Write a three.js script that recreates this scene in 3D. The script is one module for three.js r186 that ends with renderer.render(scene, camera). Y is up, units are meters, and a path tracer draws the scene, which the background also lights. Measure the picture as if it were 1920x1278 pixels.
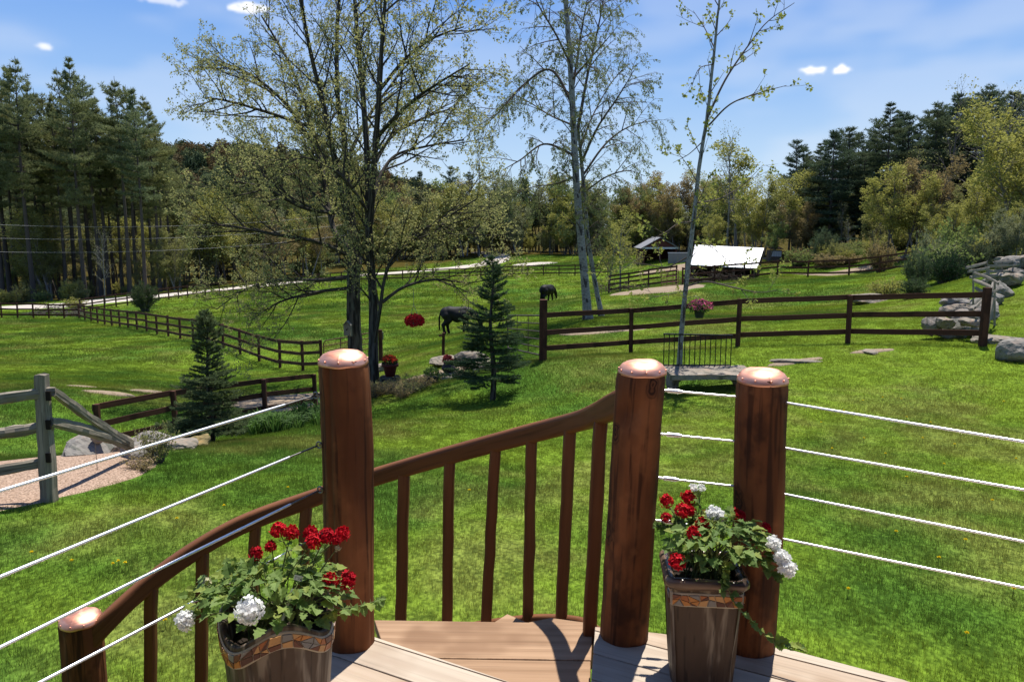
import * as THREE from 'three';
import { mergeGeometries } from 'three/addons/utils/BufferGeometryUtils.js';
import { MarchingCubes } from 'three/addons/objects/MarchingCubes.js';

// ---------------------------------------------------------------- camera, sky, sun, exposure
const scene = new THREE.Scene();
const EYE = 2.9, PITCH = 8.2 * Math.PI / 180, FOCAL = 1450, CX = 960, CY = 639;
const camera = new THREE.PerspectiveCamera(2 * Math.atan(CY / FOCAL) * 180 / Math.PI, 1920 / 1278, 0.05, 6000);
camera.position.set(0, EYE, 0);
camera.rotation.x = -PITCH;
const renderer = new THREE.WebGLRenderer({ antialias: true });
renderer.toneMapping = THREE.LinearToneMapping;
renderer.toneMappingExposure = 1.55;
renderer.shadowMap.enabled = true;

const SUN_AZ = 15.5 * Math.PI / 180, SUN_EL = 60 * Math.PI / 180;
const sunDir = new THREE.Vector3(Math.sin(SUN_AZ) * Math.cos(SUN_EL), Math.sin(SUN_EL), -Math.cos(SUN_AZ) * Math.cos(SUN_EL));
const sun = new THREE.DirectionalLight(new THREE.Color(1.0, 0.955, 0.87), 5.0);
sun.position.copy(sunDir).multiplyScalar(150);
sun.target.position.set(0, 0, -30);
sun.castShadow = true;
sun.shadow.mapSize.set(4096, 4096);
Object.assign(sun.shadow.camera, { left: -120, right: 120, top: 120, bottom: -120, near: 1, far: 420 });
scene.add(sun, sun.target);

// ---------------------------------------------------------------- numbers and noise
function rand(seed) { let s = (seed * 2654435761) | 0; return () => { s = (s + 0x6d2b79f5) | 0; let t = Math.imul(s ^ (s >>> 15), 1 | s); t = (t + Math.imul(t ^ (t >>> 7), 61 | t)) ^ t; return ((t ^ (t >>> 14)) >>> 0) / 4294967296; }; }
const PERM = (() => { const r = rand(4242), a = new Uint8Array(1024), b = Array.from({ length: 256 }, (_, k) => k); for (let k = 255; k > 0; k--) { const q = Math.floor(r() * (k + 1)); [b[k], b[q]] = [b[q], b[k]]; } for (let k = 0; k < 1024; k++) a[k] = b[k & 255]; return a; })();
function hash3(x, y, z) { const a = PERM[(x & 255) + PERM[(y & 255) + PERM[(z & 255)]]], b = PERM[(a + 97 + (x >> 8) + (y >> 8)) & 255]; return (a * 256 + b) / 65535; }
const fade = (t) => t * t * (3 - 2 * t), lerp = (a, b, t) => a + (b - a) * t, clamp = (x, a = 0, b = 1) => Math.min(b, Math.max(a, x)), smooth = (a, b, x) => fade(clamp((x - a) / (b - a)));
function noise2(x, y, px = 0, py = 0, s = 0) {          // value noise, periodic if px, py are given
  const xi = Math.floor(x), yi = Math.floor(y), u = fade(x - xi), v = fade(y - yi), m = (a, p) => (p ? ((a % p) + p) % p : a);
  const a = m(xi, px), b = m(xi + 1, px), c = m(yi, py), d = m(yi + 1, py);
  return lerp(lerp(hash3(a, c, s), hash3(b, c, s), u), lerp(hash3(a, d, s), hash3(b, d, s), u), v);
}
function fbm(x, y, px, py, oct = 4, s = 0) { let r = 0, a = 0.5, t = 0; for (let o = 0; o < oct; o++) { r += a * noise2(x, y, px, py, s + o * 17); t += a; a *= 0.5; x *= 2; y *= 2; px *= 2; py *= 2; } return r / t; }
function noise3(x, y, z, s = 0) {
  const xi = Math.floor(x), yi = Math.floor(y), zi = Math.floor(z), u = fade(x - xi), v = fade(y - yi), w = fade(z - zi);
  const h = (a, b, c) => hash3(a + s * 31, b + s * 57, c);
  return lerp(lerp(lerp(h(xi, yi, zi), h(xi + 1, yi, zi), u), lerp(h(xi, yi + 1, zi), h(xi + 1, yi + 1, zi), u), v), lerp(lerp(h(xi, yi, zi + 1), h(xi + 1, yi, zi + 1), u), lerp(h(xi, yi + 1, zi + 1), h(xi + 1, yi + 1, zi + 1), u), v), w);
}
const V = (x, y, z) => new THREE.Vector3(x, y, z);

// ---------------------------------------------------------------- sky: air, thin cirrus and a few small cumulus clouds
{
  const W = 3000, H = 1500, data = new Float32Array(W * H * 4), D = Math.PI / 180;
  const stops = [[0, 0.50, 0.60, 0.69], [4, 0.40, 0.54, 0.69], [9, 0.25, 0.41, 0.67], [16, 0.125, 0.275, 0.62], [30, 0.075, 0.18, 0.46], [60, 0.045, 0.12, 0.34], [90, 0.04, 0.105, 0.30]];
  const air = (el) => { el = Math.max(0, el); let k = 0; while (k < stops.length - 2 && el > stops[k + 1][0]) k++; const a = stops[k], b = stops[k + 1], t = clamp((el - a[0]) / (b[0] - a[0])); return [1, 2, 3].map((c) => lerp(a[c], b[c], t)); };
  // cumulus: azimuth to the right of straight ahead, elevation, half width, half height (degrees)
  const puffs = [[20.55, 10.32, 0.95, 0.36, 1], [22.3, 10.25, 0.62, 0.40, 1], [-30.1, 10.95, 0.55, 0.28, 0.8], [-18.0, 14.35, 1.5, 0.5, 0.9], [-23.2, 14.3, 1.6, 0.4, 0.55], [52, 13, 1.4, 0.5, 0.9], [-58, 12, 1.6, 0.5, 0.9], [95, 15, 2, 0.6, 0.9], [-120, 13, 2.2, 0.7, 0.9], [160, 14, 2, 0.6, 0.9], [-160, 18, 1.6, 0.5, 0.8], [70, 22, 1.8, 0.6, 0.8]];
  const cw = W / 4, ch = H / 8, coarse = new Float32Array(cw * ch);            // cirrus, streaked along azimuth, the same all round
  for (let j = 0; j < ch; j++) for (let i = 0; i < cw; i++) { const el = (j + 0.5) / ch * 90, u = (i + 0.5) / cw, e2 = el + Math.sin(u * 6.2832) * 4; const ci = fbm(u * 26, e2 * 0.22, 26, 0, 4, 3) * 0.65 + fbm(u * 90, e2 * 0.9, 90, 0, 3, 9) * 0.35; coarse[j * cw + i] = smooth(0.44, 0.66, ci) * (0.5 + 0.5 * fbm(u * 14, el * 0.12, 14, 0, 2, 21)) * smooth(0, 5, el) * 0.34; }
  const cirrus = (u, el) => { const x = u * cw - 0.5, y = clamp(el / 90 * ch - 0.5, 0, ch - 1.001), i = Math.floor(x), j = Math.floor(y), p = x - i, q = y - j, w = (a) => ((a % cw) + cw) % cw, j1 = Math.min(ch - 1, j + 1); return lerp(lerp(coarse[j * cw + w(i)], coarse[j * cw + w(i + 1)], p), lerp(coarse[j1 * cw + w(i)], coarse[j1 * cw + w(i + 1)], p), q); };
  for (let j = 0; j < H; j++) {
    const el = (j + 0.5) / H * 180 - 90, base = air(el);
    for (let i = 0; i < W; i++) {
      const o = (j * W + i) * 4;
      let [r, g, b] = base;
      if (el > -1) {
        const phi = ((i + 0.5) / W - 0.5) * 360;            // atan2(z, x)
        let az = phi + 90; if (az > 180) az -= 360;         // -z is straight ahead
        const ci = cirrus((az + 180) / 360, Math.max(0, el));
        r = lerp(r, 0.62, ci); g = lerp(g, 0.66, ci); b = lerp(b, 0.72, ci);
        for (const [pa, pe, hw, hh, op] of puffs) {
          const dx = (az - pa) / hw, dy = (el - pe) / hh;
          if (Math.abs(dx) > 1.6 || Math.abs(dy) > 2) continue;
          const n = fbm(az * 2.6 + 70, el * 3.6, 0, 0, 4, 5), d = 1 - Math.hypot(dx, dy < 0 ? dy * 1.5 : dy) + (n - 0.5) * 0.9;
          const a = smooth(0.05, 0.42, d) * op, l = 0.72 + 0.16 * clamp(dy * 0.5 + 0.5 + (n - 0.5));
          r = lerp(r, l, a); g = lerp(g, l * 1.0, a); b = lerp(b, l * 1.02, a);
        }
      }
      data[o] = r; data[o + 1] = g; data[o + 2] = b; data[o + 3] = 1;
    }
  }
  const t = new THREE.DataTexture(data, W, H, THREE.RGBAFormat, THREE.FloatType);
  t.mapping = THREE.EquirectangularReflectionMapping; t.magFilter = t.minFilter = THREE.LinearFilter; t.wrapS = THREE.RepeatWrapping; t.needsUpdate = true;
  scene.background = t; scene.environment = t;
  scene.backgroundIntensity = scene.environmentIntensity = 0.9;
}

// ---------------------------------------------------------------- surveying: where a sight line at a given forward distance meets the place
const SP = Math.sin(PITCH), CP = Math.cos(PITCH);
function P(px, py, D) { const dx = (px - CX) / FOCAL, dy = (CY - py) / FOCAL, t = D / (CP + dy * SP); return V(dx * t, EYE + (-SP + dy * CP) * t, -D); }
function onLevel(px, py, y) { const dx = (px - CX) / FOCAL, dy = (CY - py) / FOCAL, t = (y - EYE) / (-SP + dy * CP); return V(dx * t, y, -t * (CP + dy * SP)); }

// terrain: a thin-plate surface through surveyed points [px, py, distance]
const SURVEY = [
  [90, 935, 8], [-200, 940, 8], [300, 905, 9.2], [200, 848, 11], [400, 830, 13.3], [640, 800, 14.2], [922, 752, 16.9], [1018, 675, 20], [1183, 663, 22], [1383, 650, 20.6], [1590, 643, 20], [1845, 650, 17.6], [2050, 660, 17],
  [1268, 728, 15.5], [1900, 1000, 7], [1500, 800, 12.2], [1700, 720, 15], [2000, 800, 11.5], [1910, 552, 27], [1890, 506, 32], [2000, 480, 36], [1590, 520, 63], [1460, 513, 64], [1700, 500, 60], [1400, 520, 62], [1237, 491, 95],
  [852, 625, 42], [1030, 566, 70], [1105, 598, 30], [1300, 600, 29], [1500, 590, 31], [1240, 540, 55], [1680, 560, 38], [148, 597, 67], [20, 597, 64], [286, 624, 49.4], [400, 646, 40.5], [500, 683, 35], [568, 697, 32], [700, 678, 30.5],
  [497, 778, 20], [185, 849, 15.4], [30, 770, 17.8], [590, 770, 22], [200, 736, 22], [200, 650, 42], [30, 660, 38], [732, 727, 21], [830, 668, 27], [850, 682, 24], [840, 712, 22], [715, 725, 21.5],
  [200, 563, 80], [20, 578, 74], [400, 545, 92], [600, 523, 105], [800, 507, 116], [910, 494, 126], [1000, 489, 126], [950, 476, 140], [1150, 478, 140], [990, 516, 97], [1150, 513, 92], [800, 555, 75], [600, 560, 80],
  [1560, 478, 82], [1700, 462, 76], [1850, 432, 64], [1950, 400, 66], [2100, 380, 70], [60, 566, 95], [-300, 575, 80], [400, 530, 115], [1380, 478, 110],
];
const KNOTS = SURVEY.map(([a, b, d]) => { const p = P(a, b, d); return [p.x, p.z, p.y]; });
for (const [x, z, y] of [[0, 1, 0], [3, -4, 0], [-3, -5, 0], [6, 0, 0.1], [-6, -1, 0], [0, 12, 0], [12, 10, 0.3], [-12, 10, 0], [0, -6, 0], [2, -8.5, -0.1], [-2, -9, -0.15], [0, -12, -0.45],
  [-160, -170, -5], [-60, -190, -3], [40, -190, -0.5], [120, -150, 9], [170, -80, 15], [90, -30, 5], [60, 10, 2.5], [-90, -20, -4], [-60, 10, -1], [-160, -60, -6], [0, -320, 1], [-220, -320, 0], [220, -320, 12], [-280, -100, -6], [280, -100, 18]]) KNOTS.push([x, z, y]);
const tps = (() => {
  const n = KNOTS.length, S = 20, N = n + 3, A = Array.from({ length: N }, () => new Float64Array(N + 1));
  const U = (r2) => (r2 < 1e-12 ? 0 : r2 * Math.log(r2));
  for (let i = 0; i < n; i++) {
    for (let j = 0; j < n; j++) A[i][j] = U(((KNOTS[i][0] - KNOTS[j][0]) ** 2 + (KNOTS[i][1] - KNOTS[j][1]) ** 2) / S / S);
    A[i][i] += 0.004;
    A[i][n] = A[n][i] = 1; A[i][n + 1] = A[n + 1][i] = KNOTS[i][0] / S; A[i][n + 2] = A[n + 2][i] = KNOTS[i][1] / S; A[i][N] = KNOTS[i][2];
  }
  for (let c = 0; c < N; c++) {
    let p = c; for (let r = c + 1; r < N; r++) if (Math.abs(A[r][c]) > Math.abs(A[p][c])) p = r;
    [A[c], A[p]] = [A[p], A[c]];
    for (let r = 0; r < N; r++) if (r !== c && A[r][c]) { const f = A[r][c] / A[c][c]; for (let k = c; k <= N; k++) A[r][k] -= f * A[c][k]; }
  }
  const w = A.map((row, i) => row[N] / row[i]);
  return (x, z) => { let y = w[n] + w[n + 1] * x / S + w[n + 2] * z / S; for (let i = 0; i < n; i++) y += w[i] * U(((x - KNOTS[i][0]) ** 2 + (z - KNOTS[i][1]) ** 2) / S / S); return y; };
})();
function gridded(f, x0, x1, z0, z1, st) { const nx = Math.ceil((x1 - x0) / st) + 2, nz = Math.ceil((z1 - z0) / st) + 2, a = new Float64Array(nx * nz).fill(NaN), at = (i, j) => { const k = j * nx + i; if (a[k] !== a[k]) a[k] = f(x0 + i * st, z0 + j * st); return a[k]; }; return (x, z) => { const u = (x - x0) / st, v = (z - z0) / st, i = Math.floor(u), j = Math.floor(v), p = u - i, q = v - j; return lerp(lerp(at(i, j), at(i + 1, j), p), lerp(at(i, j + 1), at(i + 1, j + 1), p), q); }; }
const tpsFine = gridded(tps, -22, 22, -36, 10, 0.4), tpsMid = gridded(tps, -80, 80, -150, 30, 1.5), tpsFar = gridded(tps, -321, 321, -341, 31, 5);
const level = (x, z) => (x > -22 && x < 22 && z > -36 && z < 10 ? tpsFine(x, z) : x > -80 && x < 80 && z > -150 && z < 30 ? tpsMid(x, z) : tpsFar(x, z));
function ground(x, z) {
  const far = smooth(230, 420, Math.hypot(x, z));
  const cx = clamp(x, -320, 320), cz = clamp(z, -340, 30);
  const d = Math.hypot(x, z), bump = (fbm(x * 0.35 + 50, z * 0.35 + 90, 0, 0, 3, 2) - 0.5) * 0.10 * smooth(4, 16, d) + (fbm(x * 0.05 + 9, z * 0.05, 0, 0, 2, 8) - 0.5) * 1.2 * smooth(140, 260, d);
  return lerp(level(cx, cz), 4, far) + bump;
}
function G(px, D) { let y = 0, x = 0; for (let k = 0; k < 4; k++) { x = (px - CX) / FOCAL * (D * CP + (EYE - y) * SP); y = ground(x, -D); } return V(x, y, -D); }
function toPixel(v) { const y = v.y - EYE, d = -v.z * CP - y * SP; return [CX + v.x / d * FOCAL, CY - (y * CP - v.z * SP) / d * FOCAL, d]; }

// ---------------------------------------------------------------- naming
const taken = {};
function numbered(name) { const n = taken[name] = (taken[name] ?? -1) + 1; return n ? name + '_' + String(n).padStart(3, '0') : name; }
function meta(o, label, category, group, kind) { if (label) o.userData.label = label; if (category) o.userData.category = category; if (group) o.userData.group = group; if (kind) o.userData.kind = kind; return o; }
function shadows(m) { m.castShadow = m.receiveShadow = true; return m; }
function thing(name, label, category, pos, group) { const o = new THREE.Group(); o.name = numbered(name); if (pos) o.position.copy(pos); scene.add(o); return meta(o, label, category, group); }
function part(name, geo, mat, parent, at) { const m = shadows(new THREE.Mesh(geo, mat)); m.name = name; if (at) m.position.copy(at); parent.add(m); return m; }
function partW(name, geo, mat, parent) { const p = worldOf(parent); geo.translate(-p.x, -p.y, -p.z); return part(name, geo, mat, parent); }   // geometry given in world metres
function worldOf(o) { const v = V(0, 0, 0); while (o && o !== scene) { v.add(o.position); o = o.parent; } return v; }
function solo(name, geo, mat, label, category, pos, group) { const m = shadows(new THREE.Mesh(geo, mat)); m.name = numbered(name); if (pos) { geo.translate(-pos.x, -pos.y, -pos.z); m.position.copy(pos); } scene.add(m); return meta(m, label, category, group); }
function structure(name, geo, mat) { const m = shadows(new THREE.Mesh(geo, mat)); m.name = numbered(name); scene.add(m); return meta(m, null, null, null, 'structure'); }
function copyOf(o, label) { const c = o.clone(); c.name = numbered(o.name.replace(/_\d{3}$/, '')); c.userData = { ...o.userData }; if (label) c.userData.label = label; scene.add(c); return c; }

// ---------------------------------------------------------------- geometry builder
class GB {
  constructor() { this.p = []; this.n = []; this.u = []; this.i = []; }
  get count() { return this.p.length / 3; }
  tube(pts, rad, sides, vScale = 1, uScale = 1, closed = false) {
    const n = pts.length; let T = V(0, 0, 0).subVectors(pts[1], pts[0]).normalize();
    let N = Math.abs(T.y) < 0.9 ? V(0, 1, 0).cross(T).normalize() : V(1, 0, 0).cross(T).normalize(), B = V(0, 0, 0).crossVectors(T, N), len = 0;
    const start = this.count, cols = sides + 1;
    for (let k = 0; k < n; k++) {
      if (k) { const a = pts[Math.min(k + 1, n - 1)], b = pts[k - 1]; T = V(0, 0, 0).subVectors(a, b).normalize(); N.addScaledVector(T, -N.dot(T)).normalize(); B.crossVectors(T, N); len += pts[k].distanceTo(pts[k - 1]); }
      const r = typeof rad === 'function' ? rad(k / (n - 1)) : Array.isArray(rad) ? rad[k] : rad;
      for (let s = 0; s < cols; s++) {
        const a = s / sides * Math.PI * 2, c = Math.cos(a), d = Math.sin(a), nx = N.x * c + B.x * d, ny = N.y * c + B.y * d, nz = N.z * c + B.z * d;
        this.p.push(pts[k].x + nx * r, pts[k].y + ny * r, pts[k].z + nz * r); this.n.push(nx, ny, nz); this.u.push(s / sides * uScale, len * vScale);
      }
    }
    for (let k = 0; k < n - 1; k++) for (let s = 0; s < sides; s++) { const a = start + k * cols + s, b = a + cols; this.i.push(a, a + 1, b, a + 1, b + 1, b); }
    if (closed) for (const [k, sg] of [[0, -1], [n - 1, 1]]) {
      const a = pts[k === 0 ? 1 : k - 1], d = V(0, 0, 0).subVectors(pts[k], a).normalize(), c = this.count;
      this.p.push(pts[k].x, pts[k].y, pts[k].z); this.n.push(d.x, d.y, d.z); this.u.push(0.5, 0.5);
      for (let s = 0; s < cols; s++) { const q = start + k * cols + s; this.p.push(this.p[q * 3], this.p[q * 3 + 1], this.p[q * 3 + 2]); this.n.push(d.x, d.y, d.z); this.u.push(s / sides, 0); }
      for (let s = 0; s < sides; s++) sg > 0 ? this.i.push(c, c + 1 + s, c + 2 + s) : this.i.push(c, c + 2 + s, c + 1 + s);
    }
    return this;
  }
  tri(a, b, c) {
    const e = V(0, 0, 0).subVectors(b, a), f = V(0, 0, 0).subVectors(c, a); e.cross(f).normalize(); const k = this.count;
    this.p.push(a.x, a.y, a.z, b.x, b.y, b.z, c.x, c.y, c.z); for (let q = 0; q < 3; q++) this.n.push(e.x, e.y, e.z); this.u.push(0, 0, 1, 0, 0.5, 1); this.i.push(k, k + 1, k + 2);
  }
  quad(a, b, c, d) { const e = V(0, 0, 0).subVectors(b, a), f = V(0, 0, 0).subVectors(d, a); e.cross(f).normalize(); const k = this.count; for (const q of [a, b, c, d]) { this.p.push(q.x, q.y, q.z); this.n.push(e.x, e.y, e.z); } this.u.push(0, 0, 1, 0, 1, 1, 0, 1); this.i.push(k, k + 1, k + 2, k, k + 2, k + 3); }
  leaf(at, dir, side, len, wid) {          // a diamond-shaped leaf, two faces
    const m = V(at.x + dir.x * len * 0.45, at.y + dir.y * len * 0.45, at.z + dir.z * len * 0.45), t = V(at.x + dir.x * len, at.y + dir.y * len, at.z + dir.z * len);
    this.quad(at, V(m.x - side.x * wid, m.y - side.y * wid, m.z - side.z * wid), t, V(m.x + side.x * wid, m.y + side.y * wid, m.z + side.z * wid));
  }
  build() { const g = new THREE.BufferGeometry(); g.setAttribute('position', new THREE.Float32BufferAttribute(this.p, 3)); g.setAttribute('normal', new THREE.Float32BufferAttribute(this.n, 3)); g.setAttribute('uv', new THREE.Float32BufferAttribute(this.u, 2)); g.setIndex(this.count > 65535 ? new THREE.Uint32BufferAttribute(this.i, 1) : new THREE.Uint16BufferAttribute(this.i, 1)); return g; }
}
function rdir(r) { const y = r() * 2 - 1, a = r() * 6.2832, s = Math.sqrt(1 - y * y); return V(s * Math.cos(a), y, s * Math.sin(a)); }
function perp(d, r) { return rdir(r).cross(d).normalize(); }
// a board or bar between two points, with its own width (sideways) and height, edges broken by a small chamfer and a little unevenness
function board(a, b, w, h, r, wob = 0.004, up = V(0, 1, 0)) {
  const d = V(0, 0, 0).subVectors(b, a), L = d.length(); d.normalize(); const s = V(0, 0, 0).crossVectors(d, up).normalize(), u = V(0, 0, 0).crossVectors(s, d);
  const c = Math.min(w, h) * 0.12, prof = [[-w / 2 + c, -h / 2], [w / 2 - c, -h / 2], [w / 2, -h / 2 + c], [w / 2, h / 2 - c], [w / 2 - c, h / 2], [-w / 2 + c, h / 2], [-w / 2, h / 2 - c], [-w / 2, -h / 2 + c]];
  const n = Math.max(2, Math.min(7, Math.round(L / 0.5) + 1)), g = new GB(), rings = [];
  for (let k = 0; k < n; k++) { const t = k / (n - 1), ox = (r() - 0.5) * wob * 2, oy = (r() - 0.5) * wob * 2; rings.push(prof.map(([x, y]) => V(a.x + d.x * L * t + s.x * (x + ox) + u.x * (y + oy), a.y + d.y * L * t + s.y * (x + ox) + u.y * (y + oy), a.z + d.z * L * t + s.z * (x + ox) + u.z * (y + oy)))); }
  const v0 = r() * 5, u0 = r() * 3; let per = 0;
  for (let e = 0; e < 8; e++) {
    const f = (e + 1) % 8, w8 = Math.hypot(prof[f][0] - prof[e][0], prof[f][1] - prof[e][1]);
    for (let k = 0; k < n - 1; k++) { g.quad(rings[k][e], rings[k][f], rings[k + 1][f], rings[k + 1][e]); const q = g.u.length - 8, t0 = k / (n - 1) * L + v0, t1 = (k + 1) / (n - 1) * L + v0; g.u.splice(q, 8, u0 + per, t0, u0 + per + w8, t0, u0 + per + w8, t1, u0 + per, t1); }
    per += w8;
  }
  for (const [ring, sg] of [[rings[0], 1], [rings[n - 1], -1]]) for (let e = 1; e < 7; e++) sg > 0 ? g.tri(ring[0], ring[e + 1], ring[e]) : g.tri(ring[0], ring[e], ring[e + 1]);
  const out = g.build(); out.userData = {}; return out;
}
// a split or rough log: uneven many-sided loft between two points
function roughLog(a, b, r0, r1, r, sides = 7, flat = 0.7, rings = 7, amp = 0.14) {
  const d = V(0, 0, 0).subVectors(b, a), L = d.length(); d.normalize(); const s = Math.abs(d.y) < 0.95 ? V(0, 0, 0).crossVectors(d, V(0, 1, 0)).normalize() : V(1, 0, 0), u = V(0, 0, 0).crossVectors(s, d);
  const prof = Array.from({ length: sides }, () => 1 + (r() - 0.5) * 0.45), P_ = [], bend = (r() - 0.5) * L * 0.025, bend2 = (r() - 0.5) * L * 0.02;
  for (let k = 0; k <= rings; k++) { const t = k / rings, rr = lerp(r0, r1, t) * (k === 0 || k === rings ? 0.82 : 1), row = []; for (let e = 0; e < sides; e++) { const q = e / sides * 6.2832, m = rr * prof[e] * (1 + (r() - 0.5) * amp), x = Math.cos(q) * m * flat, y = Math.sin(q) * m; const bx = Math.sin(t * Math.PI) * bend, by = Math.sin(t * Math.PI) * bend2; row.push(V(a.x + d.x * L * t + s.x * (x + bx) + u.x * (y + by), a.y + d.y * L * t + s.y * (x + bx) + u.y * (y + by), a.z + d.z * L * t + s.z * (x + bx) + u.z * (y + by))); } P_.push(row); }
  const g = new GB(), v0 = r() * 4, cir = (r0 + r1) * Math.PI;
  for (let k = 0; k < rings; k++) for (let e = 0; e < sides; e++) { const f = (e + 1) % sides; g.quad(P_[k][e], P_[k + 1][e], P_[k + 1][f], P_[k][f]); const q = g.u.length - 8, u0 = e / sides * cir, u1 = (e + 1) / sides * cir, a0 = v0 + k / rings * L, a1 = v0 + (k + 1) / rings * L; g.u.splice(q, 8, u0, a0, u0, a1, u1, a1, u1, a0); }
  for (let e = 1; e < sides - 1; e++) { g.tri(P_[0][0], P_[0][e], P_[0][e + 1]); g.tri(P_[rings][0], P_[rings][e + 1], P_[rings][e]); }
  return g.build();
}
function rock(seed, sx, sy, sz, detail = 4, amp = 0.35, fac = 0.5) {
  const g = new THREE.IcosahedronGeometry(1, detail), p = g.attributes.position, r = rand(seed), cuts = Array.from({ length: 9 }, () => { const d = rdir(r); d.y *= 0.8; return [d.normalize(), 0.62 + r() * 0.25]; });
  for (let i = 0; i < p.count; i++) {
    const v = V(p.getX(i), p.getY(i), p.getZ(i)); const q = v.clone();
    let m = 1 + (noise3(q.x * 1.3 + 9, q.y * 1.3 + 9, q.z * 1.3 + 9, seed) - 0.5) * amp * 1.6;
    for (const [d, c] of cuts) { const e = q.dot(d); if (e > c) m = Math.min(m, lerp(m, c / e, fac + 0.35)); }
    m += (noise3(q.x * 5 + 9, q.y * 5 + 9, q.z * 5 + 9, seed + 3) - 0.5) * amp * 0.3 + (noise3(q.x * 13 + 9, q.y * 13, q.z * 13 + 9, seed + 5) - 0.5) * amp * 0.12;
    v.multiplyScalar(m); p.setXYZ(i, v.x * sx, v.y * sy, v.z * sz);
  }
  const uv = g.attributes.uv; for (let i = 0; i < p.count; i++) uv.setXY(i, p.getX(i) + p.getZ(i) * 0.3, p.getY(i) + p.getZ(i) * 0.8);
  g.computeVertexNormals(); return g;
}

// ---------------------------------------------------------------- textures and materials
const l2s = (c) => Math.round(255 * clamp(c <= 0.0031308 ? c * 12.92 : 1.055 * Math.pow(c, 1 / 2.4) - 0.055));
function tex(w, h, fn, color = true) {           // fn(u, v) -> linear colour [r, g, b] or a height
  const d = new Uint8Array(w * h * 4);
  for (let j = 0; j < h; j++) for (let i = 0; i < w; i++) { const c = fn((i + 0.5) / w, (j + 0.5) / h), o = (j * w + i) * 4; if (color) { d[o] = l2s(c[0]); d[o + 1] = l2s(c[1]); d[o + 2] = l2s(c[2]); } else d[o] = d[o + 1] = d[o + 2] = Math.round(255 * clamp(c)); d[o + 3] = 255; }
  const t = new THREE.DataTexture(d, w, h, THREE.RGBAFormat); t.magFilter = THREE.LinearFilter; t.minFilter = THREE.LinearMipmapLinearFilter; t.generateMipmaps = true; t.wrapS = t.wrapT = THREE.RepeatWrapping; if (color) t.colorSpace = THREE.SRGBColorSpace; t.needsUpdate = true; return t;
}
const mix3 = (a, b, t) => [lerp(a[0], b[0], t), lerp(a[1], b[1], t), lerp(a[2], b[2], t)];
function rep(t, x, y) { const c = t.clone(); c.repeat.set(x, y); c.needsUpdate = true; return c; }
function mat(o) { const m = new THREE.MeshPhysicalMaterial({ roughness: 0.85, metalness: 0, specularIntensity: o.metalness ? 1 : 0.35, ...o }); if (Array.isArray(o.color)) m.color = new THREE.Color().setRGB(...o.color); return m; }
function leafMat(color, transmission = 0.4, extra = {}) { const m = new THREE.MeshPhysicalMaterial({ roughness: 0.95, metalness: 0, transmission, thickness: 0, side: THREE.DoubleSide, specularIntensity: 0.2, ...extra }); m.color.setRGB(...color); return m; }
function grainTex(cols, seed, su = 24, sv = 2, dark = 0.35, streak = 1) {     // wood running along v, one tile = 1 m
  return tex(320, 512, (u, v) => { const n = fbm(u * su, v * sv, su, sv, 5, seed), f = fbm(u * su * 5, v * sv * 3, su * 5, sv * 3, 3, seed + 40), b = fbm(u * 3, v * 3, 3, 3, 4, seed + 80), k = clamp((n - 0.5) * 1.6 * streak + 0.5), kk = smooth(0.56, 0.8, b); let c = mix3(cols[0], cols[1], k); c = mix3(c, cols[2], kk * 0.75); const d = 1 - dark * smooth(0.5, 0.85, f); return [c[0] * d, c[1] * d, c[2] * d]; });
}
function grainBump(seed, su = 24, sv = 2) { return tex(320, 320, (u, v) => fbm(u * su, v * sv, su, sv, 5, seed) * 0.7 + fbm(u * su * 4, v * sv * 2, su * 4, sv * 2, 2, seed + 40) * 0.3, false); }
const bumpWood = grainBump(5, 30, 2);
const M = {};
function logTex(cols, seed) { const kr = rand(seed), knots = Array.from({ length: 7 }, () => [kr(), kr(), 0.018 + kr() * 0.018]); return tex(384, 640, (u, v) => { let kn = 0; for (const [a, b, q] of knots) { let du = Math.abs(u - a), dv = Math.abs(v - b); du = Math.min(du, 1 - du); dv = Math.min(dv, 1 - dv); const e = Math.hypot(du / q, dv / q * 0.62) + (noise2(u * 60, v * 60, 60, 60, seed + 7) - 0.5) * 0.5; kn = Math.max(kn, smooth(1.25, 0.75, e) * (0.65 + 0.35 * Math.sin(e * 14))); } const g = fbm(u * 22, v * 2, 22, 2, 5, seed), b = fbm(u * 5, v * 4, 5, 4, 5, seed + 20), d = fbm(u * 10, v * 4, 10, 4, 5, seed + 40), k = fbm(u * 60, v * 3, 60, 3, 3, seed + 60); let c = mix3(cols[0], cols[1], smooth(0.3, 0.7, b * 0.6 + g * 0.4)); const w = fbm(u * 30, v * 26, 30, 26, 3, seed + 90); c = mix3(c, cols[2], smooth(0.50, 0.72, d * 0.7 + w * 0.3) * 0.7); c = mix3(c, cols[2], smooth(0.56, 0.70, k) * 0.7); return mix3(mix3(c, cols[3], smooth(0.55, 0.75, b * 0.6 + w * 0.4) * 0.5), cols[2], kn); }); }
const logBump = tex(384, 640, (u, v) => 0.45 * fbm(u * 22, v * 2, 22, 2, 5, 211) + 0.3 * fbm(u * 5, v * 4, 5, 4, 5, 231) + 0.25 * fbm(u * 60, v * 3, 60, 3, 3, 271), false);
M.logPost = mat({ map: logTex([[0.115, 0.041, 0.016], [0.235, 0.086, 0.032], [0.026, 0.012, 0.008], [0.31, 0.122, 0.046]], 211), bumpMap: logBump, bumpScale: 0.016, roughness: 0.72, specularIntensity: 0.3 });
M.railWood = mat({ map: grainTex([[0.100, 0.038, 0.017], [0.185, 0.074, 0.031], [0.045, 0.018, 0.010]], 12, 26, 1.5, 0.3), bumpMap: bumpWood, bumpScale: 0.003, roughness: 0.5 });
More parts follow.
